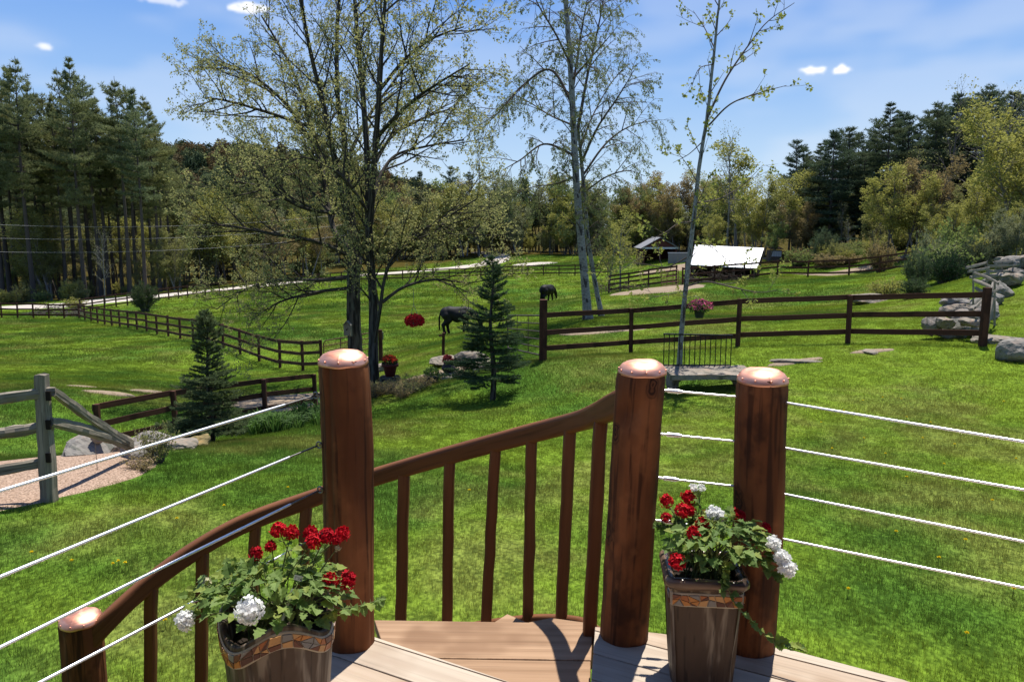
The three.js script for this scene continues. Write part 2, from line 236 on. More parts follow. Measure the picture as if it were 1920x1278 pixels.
M.deckA = mat({ map: grainTex([[0.33, 0.245, 0.175], [0.43, 0.345, 0.265], [0.27, 0.185, 0.12]], 14, 30, 1, 0.18), bumpMap: bumpWood, bumpScale: 0.002, roughness: 0.75 });
M.deckB = mat({ map: grainTex([[0.36, 0.29, 0.225], [0.46, 0.39, 0.31], [0.30, 0.225, 0.165]], 15, 30, 1, 0.18), bumpMap: bumpWood, bumpScale: 0.002, roughness: 0.75 });
M.tread = mat({ map: grainTex([[0.25, 0.15, 0.085], [0.36, 0.23, 0.14], [0.18, 0.10, 0.055]], 16, 34, 1, 0.22), bumpMap: bumpWood, bumpScale: 0.002, roughness: 0.7 });
M.fenceBrown = mat({ map: grainTex([[0.060, 0.025, 0.016], [0.100, 0.042, 0.026], [0.034, 0.015, 0.010]], 17, 20, 1, 0.3), roughness: 0.85 });
M.fenceFar = mat({ color: [0.075, 0.035, 0.024], roughness: 0.9 });
M.greyWood = mat({ map: grainTex([[0.175, 0.148, 0.112], [0.33, 0.29, 0.232], [0.085, 0.07, 0.052]], 18, 26, 1.5, 0.55), bumpMap: bumpWood, bumpScale: 0.008, roughness: 0.9 });
M.driftWood = mat({ map: grainTex([[0.14, 0.122, 0.10], [0.29, 0.262, 0.225], [0.075, 0.062, 0.05]], 19, 26, 1.5, 0.5), bumpMap: bumpWood, bumpScale: 0.008, roughness: 0.9 });
M.copper = mat({ map: tex(256, 256, (u, v) => { const n = fbm(u * 6, v * 6, 6, 6, 4, 31); return mix3([0.80, 0.43, 0.31], [0.66, 0.30, 0.20], smooth(0.4, 0.7, n)); }), roughnessMap: tex(256, 256, (u, v) => 0.5 + 0.4 * fbm(u * 8, v * 8, 8, 8, 4, 33), false), metalness: 1, roughness: 0.8 });
M.steel = mat({ color: [0.80, 0.80, 0.82], metalness: 1, roughness: 0.42 });
M.darkSteel = mat({ color: [0.22, 0.21, 0.20], metalness: 1, roughness: 0.5 });
M.bark = mat({ map: tex(256, 512, (u, v) => { const r = fbm(u * 10, v * 5, 10, 5, 5, 51), l = fbm(u * 5, v * 5, 5, 5, 3, 57); return mix3(mix3([0.022, 0.019, 0.016], [0.095, 0.082, 0.068], smooth(0.3, 0.7, r)), [0.12, 0.125, 0.10], smooth(0.55, 0.75, l) * 0.6); }), bumpMap: tex(256, 512, (u, v) => fbm(u * 10, v * 5, 10, 5, 5, 51), false), bumpScale: 0.03, roughness: 0.95 });
M.barkFar = mat({ color: [0.10, 0.088, 0.078], roughness: 1 });
M.barkGrey = mat({ color: [0.20, 0.185, 0.17], roughness: 1 });
M.barkPine = mat({ color: [0.075, 0.062, 0.054], roughness: 1 });
M.birch = mat({ map: tex(256, 1024, (u, v) => { const pap = fbm(u * 8, v * 24, 8, 24, 4, 61), s = fbm(u * 5, v * 60, 5, 60, 3, 63), p = fbm(u * 3, v * 7, 3, 7, 4, 65); let c = mix3([0.17, 0.165, 0.155], [0.33, 0.325, 0.31], pap); c = mix3(c, [0.10, 0.09, 0.085], smooth(0.54, 0.66, s) * 0.75); return mix3(c, [0.05, 0.045, 0.045], smooth(0.60, 0.68, p)); }), bumpMap: tex(256, 1024, (u, v) => fbm(u * 8, v * 24, 8, 24, 4, 61), false), bumpScale: 0.01, roughness: 0.85 });
M.birchTwig = mat({ color: [0.10, 0.078, 0.066], roughness: 0.95 });
M.rock = mat({ map: tex(512, 512, (u, v) => { const a = fbm(u * 4, v * 4, 4, 4, 6, 71), b = fbm(u * 18, v * 18, 18, 18, 3, 73), c = fbm(u * 3, v * 10, 3, 10, 4, 75); let k = mix3([0.10, 0.092, 0.083], [0.31, 0.29, 0.258], a * 0.6 + b * 0.4); k = mix3(k, [0.30, 0.22, 0.17], smooth(0.55, 0.8, c) * 0.6); return mix3(k, [0.07, 0.075, 0.06], smooth(0.58, 0.72, fbm(u * 9, v * 9, 9, 9, 4, 77)) * 0.7); }), bumpMap: tex(512, 512, (u, v) => fbm(u * 12, v * 12, 12, 12, 5, 79), false), bumpScale: 0.03, roughness: 0.95 });
M.rockPale = M.rock.clone(); M.rockPale.color = new THREE.Color().setRGB(1.12, 1.05, 0.96);
M.mulch = mat({ map: tex(512, 512, (u, v) => { const a = fbm(u * 160, v * 120, 160, 120, 2, 81), b = fbm(u * 30, v * 30, 30, 30, 3, 83), c = fbm(u * 5, v * 5, 5, 5, 3, 85); return mix3(mix3([0.10, 0.062, 0.040], [0.47, 0.345, 0.26], smooth(0.25, 0.75, a)), [0.34, 0.23, 0.165], b * 0.6 + c * 0.25); }), bumpMap: tex(512, 512, (u, v) => fbm(u * 80, v * 60, 80, 60, 2, 87), false), bumpScale: 0.03, roughness: 1 });
M.gravel = mat({ map: tex(512, 512, (u, v) => { const a = fbm(u * 90, v * 90, 90, 90, 2, 91), b = fbm(u * 6, v * 6, 6, 6, 4, 93); return mix3([0.30, 0.26, 0.225], [0.52, 0.47, 0.42], a * 0.5 + b * 0.5); }), roughness: 1 });
M.dirt = mat({ map: tex(512, 512, (u, v) => { const a = fbm(u * 60, v * 60, 60, 60, 3, 95), b = fbm(u * 6, v * 6, 6, 6, 4, 97); return mix3([0.15, 0.108, 0.072], [0.32, 0.25, 0.18], a * 0.5 + b * 0.5); }), roughness: 1 });
M.soil = mat({ color: [0.022, 0.016, 0.012], roughness: 1 });

// ================================================================ THE GROUND
const grassNoise = (x, z) => 0.2 * fbm(x * 0.33 + 4, z * 0.33 + 70, 0, 0, 2, 105) + 0.42 * fbm(x * 0.13 + 40, z * 0.13 + 40, 0, 0, 3, 101) + 0.38 * fbm(x * 0.9 + 7, z * 0.9 + 3, 0, 0, 3, 103);
// tone of the turf at a place: fresh, lush dark, or dry and brownish, as a multiplier of the grass colour
function turf(x, z) { const n = grassNoise(x, z), d = fbm(x * 0.42 + 90, z * 0.42 + 17, 0, 0, 4, 161), f = fbm(x * 2.3 + 5, z * 2.3 + 5, 0, 0, 2, 163); let c = mix3([0.64, 0.78, 0.84], [1.36, 1.18, 0.92], smooth(0.36, 0.62, n)); return mix3(c, [1.65, 1.05, 2.0], smooth(0.50, 0.70, d * 0.65 + f * 0.35) * 0.7); }
const flats = [];                     // outlines without grass: [cx, cz, rx, rz, turn]
function inFlat(x, z, grow = 1) { for (const [cx, cz, rx, rz, t, s] of flats) { const dx = x - cx, dz = z - cz, c = Math.cos(t), n = Math.sin(t), a = (dx * c + dz * n) / rx, b = (-dx * n + dz * c) / rz; if (a * a + b * b < (grow * (0.8 + 0.4 * edgeNoise(Math.atan2(b, a), s))) ** 2) return true; } return false; }
function edgeNoise(a, s) { return 0.6 * fbm(Math.cos(a) * 1.3 + 5, Math.sin(a) * 1.3 + 5, 0, 0, 3, s) + 0.4 * fbm(Math.cos(a) * 5 + 9, Math.sin(a) * 5 + 9, 0, 0, 3, s + 9); }
const roadLine = [[-420, 70.5], [-200, 72], [0, 74.5], [110, 76], [200, 80], [300, 86], [400, 92], [500, 99], [600, 105], [700, 111], [800, 116], [870, 121], [925, 128], [930, 140], [900, 152]].map(([a, d]) => G(a, d));
const roadCurve = new THREE.CatmullRomCurve3(roadLine.map((p) => V(p.x, 0, p.z)));
const roadPts = roadCurve.getSpacedPoints(160);
const roadDist = (x, z) => { let m = 1e9; for (let k = 0; k < roadPts.length; k += 2) { const p = roadPts[k], d = (p.x - x) ** 2 + (p.z - z) ** 2; if (d < m) m = d; } return Math.sqrt(m); };
// how far a place lies into the woods (0 = meadow, 1 = forest floor)
function woods(x, z) {
  const [px] = toPixel(V(x, -2, z)), D = -z; if (D < 8) return x > 40 ? 1 : 0;
  const edge = px < 150 ? 80 + (px < 0 ? 0 : px * 0.04) : px < 930 ? lerp(87, 136, (px - 150) / 780) : px < 1250 ? 137 : px < 1420 ? lerp(137, 84, (px - 1250) / 170) : px < 1640 ? 78 : px < 1760 ? lerp(78, 52, (px - 1640) / 120) : lerp(52, 44, (px - 1760) / 160);
  return smooth(edge - 1.5, edge + 2.5, D + (fbm(x * 0.3, z * 0.3, 0, 0, 2, 7) - 0.5) * 5);
}
{
  const zs = [], xs = []; let z = 9; while (z > -460) { zs.push(z); const d = Math.max(0, -z); z -= d < 3 ? 0.8 : Math.max(0.3, d * 0.019); }
  let x = 0; const half = [0]; while (x < 420) { x += Math.max(0.32, x * 0.03); half.push(x); } for (let k = half.length - 1; k > 0; k--) xs.push(-half[k]); xs.push(...half);
  const pos = [], uv = [], col = [], idx = [], nx = xs.length;
  const leafy = [0.72, 0.32, 0.6];
  for (const zz of zs) for (const xx of xs) {
    pos.push(xx, ground(xx, zz), zz); uv.push(xx / 5, zz / 5);
    col.push(...mix3(turf(xx, zz), leafy, woods(xx, zz)));
  }
  for (let j = 0; j < zs.length - 1; j++) for (let i = 0; i < nx - 1; i++) { const a = j * nx + i; idx.push(a, a + 1, a + nx, a + 1, a + nx + 1, a + nx); }
  const g = new THREE.BufferGeometry(); g.setAttribute('position', new THREE.Float32BufferAttribute(pos, 3)); g.setAttribute('uv', new THREE.Float32BufferAttribute(uv, 2)); g.setAttribute('color', new THREE.Float32BufferAttribute(col, 3)); g.setIndex(idx); g.computeVertexNormals();
  const lawnTex = tex(1024, 1024, (u, v) => { const a = fbm(u * 200, v * 150, 200, 150, 2, 111), b = fbm(u * 40, v * 40, 40, 40, 3, 113), c = fbm(u * 7, v * 7, 7, 7, 3, 115), k = a * 0.5 + b * 0.3 + c * 0.2; return mix3([0.036, 0.070, 0.009], [0.122, 0.215, 0.026], smooth(0.25, 0.75, k)); });
  structure('lawn', g, mat({ map: lawnTex, vertexColors: true, roughness: 1, specularIntensity: 0.05, bumpMap: tex(512, 512, (u, v) => fbm(u * 120, v * 120, 120, 120, 2, 117), false), bumpScale: 0.03 }));
}
function ribbon(pts, widths, lift, uvs = 3) {
  const pos = [], uv = [], idx = []; let len = 0; const K = 6;
  pts.forEach((p, k) => { const a = pts[Math.max(0, k - 1)], b = pts[Math.min(pts.length - 1, k + 1)], t = V(b.x - a.x, 0, b.z - a.z).normalize(), s = V(-t.z, 0, t.x); if (k) len += p.distanceTo(pts[k - 1]);
    for (let q = 0; q <= K; q++) { const w = (q / K - 0.5) * widths * (1 + (noise2(len * 0.5, q > 3 ? 9 : 1, 0, 0, 4) - 0.5) * 0.25), x = p.x + s.x * w, z = p.z + s.z * w; pos.push(x, ground(x, z) + (q === 0 || q === K ? -0.12 : lift), z); uv.push(w / uvs, len / uvs); } });
  for (let k = 0; k < pts.length - 1; k++) for (let q = 0; q < K; q++) { const a = k * (K + 1) + q, b = a + K + 1; idx.push(a, a + 1, b, a + 1, b + 1, b); }
  const g = new THREE.BufferGeometry(); g.setAttribute('position', new THREE.Float32BufferAttribute(pos, 3)); g.setAttribute('uv', new THREE.Float32BufferAttribute(uv, 2)); g.setIndex(idx); g.computeVertexNormals(); return g;
}
structure('gravel_road', ribbon(roadPts.map((p) => p.clone()), 5.4, 0.07), M.gravel);
function patch(name, cx, cz, rx, rz, turn, m, seed, lift = 0.03, grow = 1) {
  flats.push([cx, cz, rx * grow, rz * grow, turn, seed]);
  const pos = [cx, ground(cx, cz) + lift, cz], uv = [cx / 2, cz / 2], idx = [], n = 56, R = 8, c = Math.cos(turn), s = Math.sin(turn);
  for (let k = 1; k <= R; k++) for (let q = 0; q < n; q++) { const a = q / n * 6.2832, e = 0.8 + 0.4 * edgeNoise(a > Math.PI ? a - 6.2832 : a, seed), t = k / R * e, lx = Math.cos(a) * rx * t, lz = Math.sin(a) * rz * t, x = cx + lx * c - lz * s, z = cz + lx * s + lz * c; pos.push(x, ground(x, z) + (k === R ? -0.03 : lift * (1 - (k / R) ** 4 * 0.6)), z); uv.push(x / 2, z / 2); }
  for (let q = 0; q < n; q++) idx.push(0, 1 + (q + 1) % n, 1 + q);
  for (let k = 0; k < R - 1; k++) for (let q = 0; q < n; q++) { const a = 1 + k * n + q, b = 1 + k * n + (q + 1) % n; idx.push(a, b, a + n, b, b + n, a + n); }
  const g = new THREE.BufferGeometry(); g.setAttribute('position', new THREE.Float32BufferAttribute(pos, 3)); g.setAttribute('uv', new THREE.Float32BufferAttribute(uv, 2)); g.setIndex(idx); g.computeVertexNormals(); structure(name, g, m);
}
{
  const at = (px, D) => G(px, D);
  let p = V(-6.25, 0, -9.25); patch('mulch_bed', p.x, p.z, 1.62, 2.7, 0.02, M.mulch, 3, 0.03);
  for (const [a, D, rx, rz, s] of [[203, 22, 0.8, 0.42, 7], [276, 23.6, 0.55, 0.4, 8], [152, 23.4, 0.5, 0.25, 9], [1235, 55, 3.6, 3.2, 10], [1490, 17.6, 0.85, 0.22, 11], [1636, 18.2, 0.55, 0.22, 12], [560, 23.5, 2.6, 1.6, 13], [840, 23.2, 1.5, 0.5, 17], [1130, 27, 1.7, 0.7, 18], [1560, 66, 9, 1.3, 14], [1320, 88, 8, 3, 19]]) { p = at(a, D); patch('dirt_patch', p.x, p.z, rx, rz, a === 1490 ? -0.35 : 0, M.dirt, s, D > 40 ? 0.06 : 0.03); }
  p = at(1003, 119); patch('sand_bunker', p.x, p.z, 3.6, 3.4, 0, M.gravel, 15, 0.08);
}
{ // far wooded hill and a low mountain on the horizon
  const mk = (cx, cz, wx, wz, h, base) => { const g = new THREE.PlaneGeometry(wx * 4.4, wz * 4.4, 90, 50); g.rotateX(-Math.PI / 2); const p = g.attributes.position; for (let i = 0; i < p.count; i++) { const x = p.getX(i), z = p.getZ(i), e = Math.exp(-(x * x) / (2 * wx * wx) - (z * z) / (2 * wz * wz)); p.setXYZ(i, x + cx, base + h * e * (0.86 + 0.28 * fbm(x * 0.012 + 9, z * 0.012 + 9, 0, 0, 3, 121)) - 4 * (1 - e), z + cz); } g.computeVertexNormals(); return g; };
  const hillMat = mat({ color: [0.055, 0.062, 0.028], roughness: 1 });
  const hill = structure('hill', mk(-215, -520, 130, 90, 50, 0), hillMat);
  const r = rand(5), gb = new GB(); for (let k = 0; k < 420; k++) { const d = rdir(r), q = 0.55 + 0.45 * r(), c = V(d.x * 3 * q, 4.2 + d.y * 3.6 * q, d.z * 3 * q), a = perp(d, r); gb.leaf(c, a, perp(a, r), 0.7 + r() * 0.6, 0.28); } gb.tube([V(0, -2, 0), V(0, 4, 0)], 0.18, 3);
  const n = 3400, im = new THREE.InstancedMesh(gb.build(), leafMat([0.105, 0.108, 0.055], 0.25), n); const m4 = new THREE.Matrix4(), q = new THREE.Quaternion(), pa = hill.geometry.attributes.position; let k = 0; const col = new THREE.Color();
  while (k < n) { const i = Math.floor(r() * pa.count), x = pa.getX(i) + (r() - 0.5) * 8, z = pa.getZ(i) + (r() - 0.5) * 9, y = pa.getY(i); if (y < 3 || x > 60 || z < -545) continue; const s = 0.7 + r() * 0.8; q.setFromAxisAngle(V(0, 1, 0), r() * 6.28); im.setMatrixAt(k, m4.compose(V(x, y - 1.2, z), q, V(s, s * (0.9 + r() * 0.5), s))); const t = r(); t < 0.3 ? col.setRGB(0.35, 0.55, 0.5) : t < 0.5 ? col.setRGB(1.3, 0.85, 0.7) : col.setRGB(0.9 + r() * 0.4, 0.9 + r() * 0.3, 0.9); im.setColorAt(k, col); k++; }
  im.name = 'hill_wood'; shadows(im); meta(im, 'far wood covering the hill beyond the pines', 'woods', null, 'stuff'); scene.add(im);
}

// ================================================================ GRASS
{
  function tuftPatch(seed, size, blades, h, w) {
    const r = rand(seed), gb = new GB();
    for (let k = 0; k < blades; k++) {
      const x = (r() - 0.5) * size, z = (r() - 0.5) * size, a = r() * 6.2832, L = h * (0.55 + r() * 0.75), lean = 0.15 + r() * 0.75, b = r() * 6.2832;
      const sx = Math.cos(a) * w * (0.7 + r() * 0.6), sz = Math.sin(a) * w * (0.7 + r() * 0.6), tx = Math.cos(b) * lean * L, tz = Math.sin(b) * lean * L;
      gb.tri(V(x - sx / 2, -0.02, z - sz / 2), V(x + sx / 2, -0.02, z + sz / 2), V(x + tx, L * (1 - lean * 0.35), z + tz));
    }
    return gb.build();
  }
  const r = rand(77), up = V(0, 1, 0), m4 = new THREE.Matrix4(), q = new THREE.Quaternion(), q2 = new THREE.Quaternion(), col = new THREE.Color(), nrm = V(0, 0, 0);
  const grassMat = leafMat([0.148, 0.215, 0.027], 0.55, { roughness: 0.9, specularIntensity: 0.1 });
  function sow(name, label, seeds, size, blades, h, w, z0, z1, step, spread, keep) {
    const list = seeds.map(() => []);
    for (let D = z0; D < z1; D += step(D)) { const half = D * spread + 2.5, st = step(D); for (let x = -half; x < half; x += st) { const xx = x + (r() - 0.5) * st * 0.9, zz = -D + (r() - 0.5) * st * 0.9; if (!keep(xx, zz)) continue; list[Math.floor(r() * seeds.length)].push([xx, zz]); } }
    seeds.forEach((s, k) => {
      const im = new THREE.InstancedMesh(tuftPatch(s, size, blades, h, w), grassMat, list[k].length);
      list[k].forEach(([x, z], i) => {
        const y = ground(x, z); nrm.set(ground(x - 0.15, z) - ground(x + 0.15, z), 0.3, ground(x, z - 0.15) - ground(x, z + 0.15)).normalize();
        const n = grassNoise(x, z), t = smooth(0.33, 0.68, n), sc = (0.85 + r() * 0.35) * (1.12 - t * 0.3), wild = fbm(x * 1.7 + 3, z * 1.7, 0, 0, 2, 131);
        q.setFromUnitVectors(up, nrm); q2.setFromAxisAngle(up, r() * 6.28); q.multiply(q2);
        im.setMatrixAt(i, m4.compose(V(x, y, z), q, V(sc, sc * (0.7 + wild * 0.8), sc)));
        const b = 0.82 + r() * 0.36, tc = turf(x, z); col.setRGB(tc[0] * b, tc[1] * b, tc[2] * b); im.setColorAt(i, col);
      });
      im.name = numbered(name); shadows(im); meta(im, label, 'grass', null, 'stuff'); scene.add(im);
    });
  }
  const open = (x, z) => !inFlat(x, z, 0.97) && woods(x, z) < 0.4;
  sow('lawn_grass', 'short mown grass blades of the lawn round the deck', [1, 2, 3], 0.3, 230, 0.046, 0.0042, 2.6, 13, () => 0.2, 0.74, (x, z) => open(x, z));
  sow('meadow_grass', 'grass blades of the lawn and paddock farther out', [4, 5], 0.7, 300, 0.050, 0.010, 13, 34, () => 0.42, 0.72, (x, z) => open(x, z));
  sow('pasture_grass', 'grass of the horse pasture beyond the fences', [6], 1.6, 300, 0.075, 0.03, 34, 70, () => 1.05, 0.70, (x, z) => open(x, z) && roadDist(x, z) > 3.4);
  sow('far_pasture_grass', 'grass at the far end of the horse pasture', [7], 3.2, 300, 0.13, 0.07, 70, 138, () => 2.2, 0.68, (x, z) => open(x, z) && roadDist(x, z) > 4.2);
}

// ================================================================ TREES
// wood grows from given limbs; every level sprouts the next, the last level carries the leaves
function bent(from, dir, len, n, r, wig, rise) {
  const pts = [from.clone()], d = dir.clone();
  for (let k = 0; k < n; k++) { d.x += (r() - 0.5) * wig; d.y += (r() - 0.5) * wig + rise; d.z += (r() - 0.5) * wig; d.normalize(); const p = pts[k]; pts.push(V(p.x + d.x * len / n, p.y + d.y * len / n, p.z + d.z * len / n)); }
  return pts;
}
function along(pts, t) { const f = t * (pts.length - 1), k = Math.min(pts.length - 2, Math.floor(f)), q = f - k, a = pts[k], b = pts[k + 1]; return [V(lerp(a.x, b.x, q), lerp(a.y, b.y, q), lerp(a.z, b.z, q)), V(b.x - a.x, b.y - a.y, b.z - a.z).normalize()]; }
function sprout(W, L, pts, r0, r1, lv, spec, r) {
  const s = spec.levels[lv]; if (!s) return;
  let len = 0; for (let k = 1; k < pts.length; k++) len += pts[k].distanceTo(pts[k - 1]);
  const n = Math.max(1, Math.round(len * s.per * (0.85 + r() * 0.3)));
  for (let k = 0; k < n; k++) {
    const t = lerp(s.from, 1, (k + r()) / n), [at, tan] = along(pts, Math.min(0.999, t)), rr = lerp(r0, r1, t);
    const side = perp(tan, r); if (s.flat) { side.y *= s.flat; side.normalize(); }
    const ang = s.ang * (0.75 + r() * 0.5), d = tan.clone().multiplyScalar(Math.cos(ang)).addScaledVector(side, Math.sin(ang)); d.y += s.up || 0; d.normalize();
    const l = s.len * (0.5 + r() * 0.75) * lerp(1, s.tip ?? 0.45, t), q = bent(at, d, l, s.seg, r, s.wig, s.rise || 0);
    const b0 = Math.max(0.004, Math.min(rr * 0.75, s.r)), b1 = b0 * 0.3;
    W.tube(q, (e) => lerp(b0, b1, e), s.sides, 1, 1);
    if (lv === spec.levels.length - 1) foliage(L, q, spec, r); else sprout(W, L, q, b0, b1, lv + 1, spec, r);
  }
}
function foliage(L, pts, spec, r) {
  const f = spec.leaf; if (!f) return; const n = f.n * (0.6 + r() * 0.8);
  for (let k = 0; k < n; k++) { const [at, tan] = along(pts, Math.min(0.999, 0.25 + 0.75 * r())), d = rdir(r).addScaledVector(tan, 0.6); d.y += f.hang; d.normalize(); const s = f.size * (0.6 + r() * 0.8); L.leaf(V(at.x + d.x * f.off * r(), at.y + d.y * f.off * r(), at.z + d.z * f.off * r()), d, perp(d, r), s, s * f.wide); }
}
function pxLimb(list, D0) { return list.map(([a, b, dz]) => P(a, b, D0 + (dz || 0))); }
function smoothPath(pts, n) { return new THREE.CatmullRomCurve3(pts).getPoints(n); }
function plant(name, label, category, base, wood, crown, barkM, leafM, group) {
  const o = thing(name, label, category, base, group); wood.translate(-base.x, -base.y, -base.z); part('trunk', wood, barkM, o);
  for (const [g, m] of crown) if (g) { g.translate(-base.x, -base.y, -base.z); part('crown', g, m, o); }
  return o;
}
const mapleLeaf = leafMat([0.32, 0.315, 0.12], 0.5);
const mapleSpec = { levels: [{ per: 2.6, from: 0.2, len: 2.2, ang: 0.75, seg: 6, wig: 0.24, up: 0.12, rise: 0.04, r: 0.030, sides: 4, tip: 0.6, flat: 0.8 }, { per: 4.6, from: 0.12, len: 0.95, ang: 0.7, seg: 4, wig: 0.28, up: 0.08, rise: 0.02, r: 0.010, sides: 3, tip: 0.6 }, { per: 6.0, from: 0.12, len: 0.42, ang: 0.65, seg: 2, wig: 0.3, up: 0.06, r: 0.0055, sides: 3 }], leaf: { n: 9, size: 0.055, wide: 0.42, hang: -0.05, off: 0.07 } };
function bigTree(name, label, D, limbs, spec, seed, barkM, leafM, trunkSides = 10) {
  const W = new GB(), L = new GB(), r = rand(seed); let base = null;
  for (const { pts, r0, r1, grow = true, n = 22, spec: own } of limbs) {
    const path = smoothPath(pxLimb(pts, D), n); if (!base) { base = path[0].clone(); base.y = ground(base.x, base.z); path[0].y = base.y - 0.15; }
    for (let k = 1; k < path.length; k++) { path[k].x += (r() - 0.5) * r0 * 0.12; path[k].z += (r() - 0.5) * r0 * 0.12; }
    const flare = base && limbs[0].pts === pts ? (t) => lerp(r0, r1, t) * (1 + 0.55 * Math.exp(-t * 26)) : (t) => lerp(r0, r1, t);
    W.tube(path, flare, trunkSides, 0.5, 2); if (grow) sprout(W, L, path, r0, r1, 0, own || spec, r);
  }
  console.log(name, 'wood', W.i.length / 3, 'leaf', L.i.length / 3);
  return plant(name, label, 'tree', base, W.build(), [[L.build(), leafM]], barkM, leafM);
}
bigTree('maple_tree', 'tall many-limbed maple with the birdhouse on its thick trunk', 25, [
  { pts: [[668, 700], [665, 640, 0.1], [662, 560, 0.1], [664, 490, 0], [665, 446, 0]], r0: 0.25, r1: 0.20, grow: false },
  { pts: [[665, 455, 0], [655, 380, 0.2], [650, 330, 0.3], [645, 262, 0.5], [633, 184, 0.6], [631, 87, 0.8], [636, -10, 1.0], [640, -90, 1.2]], r0: 0.125, r1: 0.04 },
  { pts: [[662, 450, 0], [640, 360, -0.6], [628, 305, -0.9], [606, 194, -1.3], [587, 121, -1.6], [563, 0, -2.2], [550, -70, -2.4]], r0: 0.11, r1: 0.035 },
  { pts: [[660, 470, 0], [628, 436, 0.7], [612, 370, 1.2], [601, 300, 1.6], [582, 228, 1.9], [543, 121, 2.4], [490, 29, 2.9]], r0: 0.10, r1: 0.03 },
  { pts: [[620, 400, 0.9], [570, 345, 1.6], [510, 300, 2.2], [450, 262, 2.4]], r0: 0.07, r1: 0.02 },
  { pts: [[600, 300, 1.5], [540, 200, 1.4], [470, 140, 1.2], [405, 112, 1.0]], r0: 0.07, r1: 0.02 },
  { pts: [[587, 240, 1.0], [500, 210, -0.6], [430, 190, -1.6], [385, 182, -2.2]], r0: 0.06, r1: 0.02 },
  { pts: [[655, 480, 0], [600, 455, -1.0], [520, 440, -1.8], [440, 425, -2.2], [390, 418, -2.6]], r0: 0.08, r1: 0.02 },
  { pts: [[655, 520, 0], [600, 525, 0.6], [520, 525, 1.0], [455, 545, 1.4], [405, 580, 1.6]], r0: 0.07, r1: 0.015 },
  { pts: [[655, 540, 0], [590, 548, -1.2], [520, 568, -2.0], [470, 600, -2.6]], r0: 0.06, r1: 0.012 },
  { pts: [[640, 400, 0.2], [570, 390, -1.2], [490, 350, -2.4], [430, 340, -3.0]], r0: 0.07, r1: 0.02 },
  { pts: [[650, 300, 0.5], [690, 220, 1.6], [740, 150, 2.4], [790, 90, 2.8]], r0: 0.07, r1: 0.02 },
  { pts: [[655, 420, 0], [648, 330, 2], [600, 280, 3.6], [560, 240, 4.4]], r0: 0.07, r1: 0.02 },
], mapleSpec, 301, M.bark, mapleLeaf, 12);
bigTree('maple_tree', 'slender dark-trunked maple whose low bough carries the red hanging basket', 21.5, [
  { pts: [[699, 735], [700, 640, 0.1], [699, 557, 0.15], [694, 470, 0.1], [691, 412, 0], [689, 315, 0.3], [682, 194, 0.6], [672, 97, 1.0], [665, 0, 1.2], [660, -70, 1.3]], r0: 0.145, r1: 0.04, n: 34 },
  { pts: [[693, 420, 0], [702, 291, -0.5], [711, 170, -0.9], [718, 48, -1.2], [728, -50, -1.6]], r0: 0.10, r1: 0.03 },
  { pts: [[700, 370, -0.2], [715, 325, 0.3], [742, 291, 0.8], [800, 274, 1.3], [870, 262, 1.6]], r0: 0.06, r1: 0.02 },
  { pts: [[702, 640, 0], [712, 582, -0.3], [726, 505, -0.6], [766, 446, -0.9], [829, 412, -1.0], [895, 372, -1.1]], r0: 0.06, r1: 0.015 },
  { pts: [[717, 566, -0.3], [757, 538, 0.2], [815, 524, 0.5], [880, 530, 0.6], [930, 520, 0.5]], r0: 0.05, r1: 0.008 },
  { pts: [[711, 170, -0.9], [760, 110, -1.4], [815, 70, -1.8], [870, 50, -2.0]], r0: 0.05, r1: 0.015 },
  { pts: [[704, 260, -0.4], [760, 200, -1.6], [815, 160, -2.4], [880, 120, -2.6]], r0: 0.06, r1: 0.015 },
  { pts: [[690, 330, 0.3], [740, 250, 1.6], [810, 215, 2.4], [860, 200, 2.8]], r0: 0.06, r1: 0.015 },
  { pts: [[740, 480, -0.7], [800, 430, 0.4], [860, 440, 1.0], [915, 430, 1.2]], r0: 0.05, r1: 0.012 },
  { pts: [[692, 400, 0], [640, 330, -1.4], [590, 300, -2.2], [545, 290, -2.6]], r0: 0.05, r1: 0.012 },
], mapleSpec, 302, M.bark, mapleLeaf, 10);

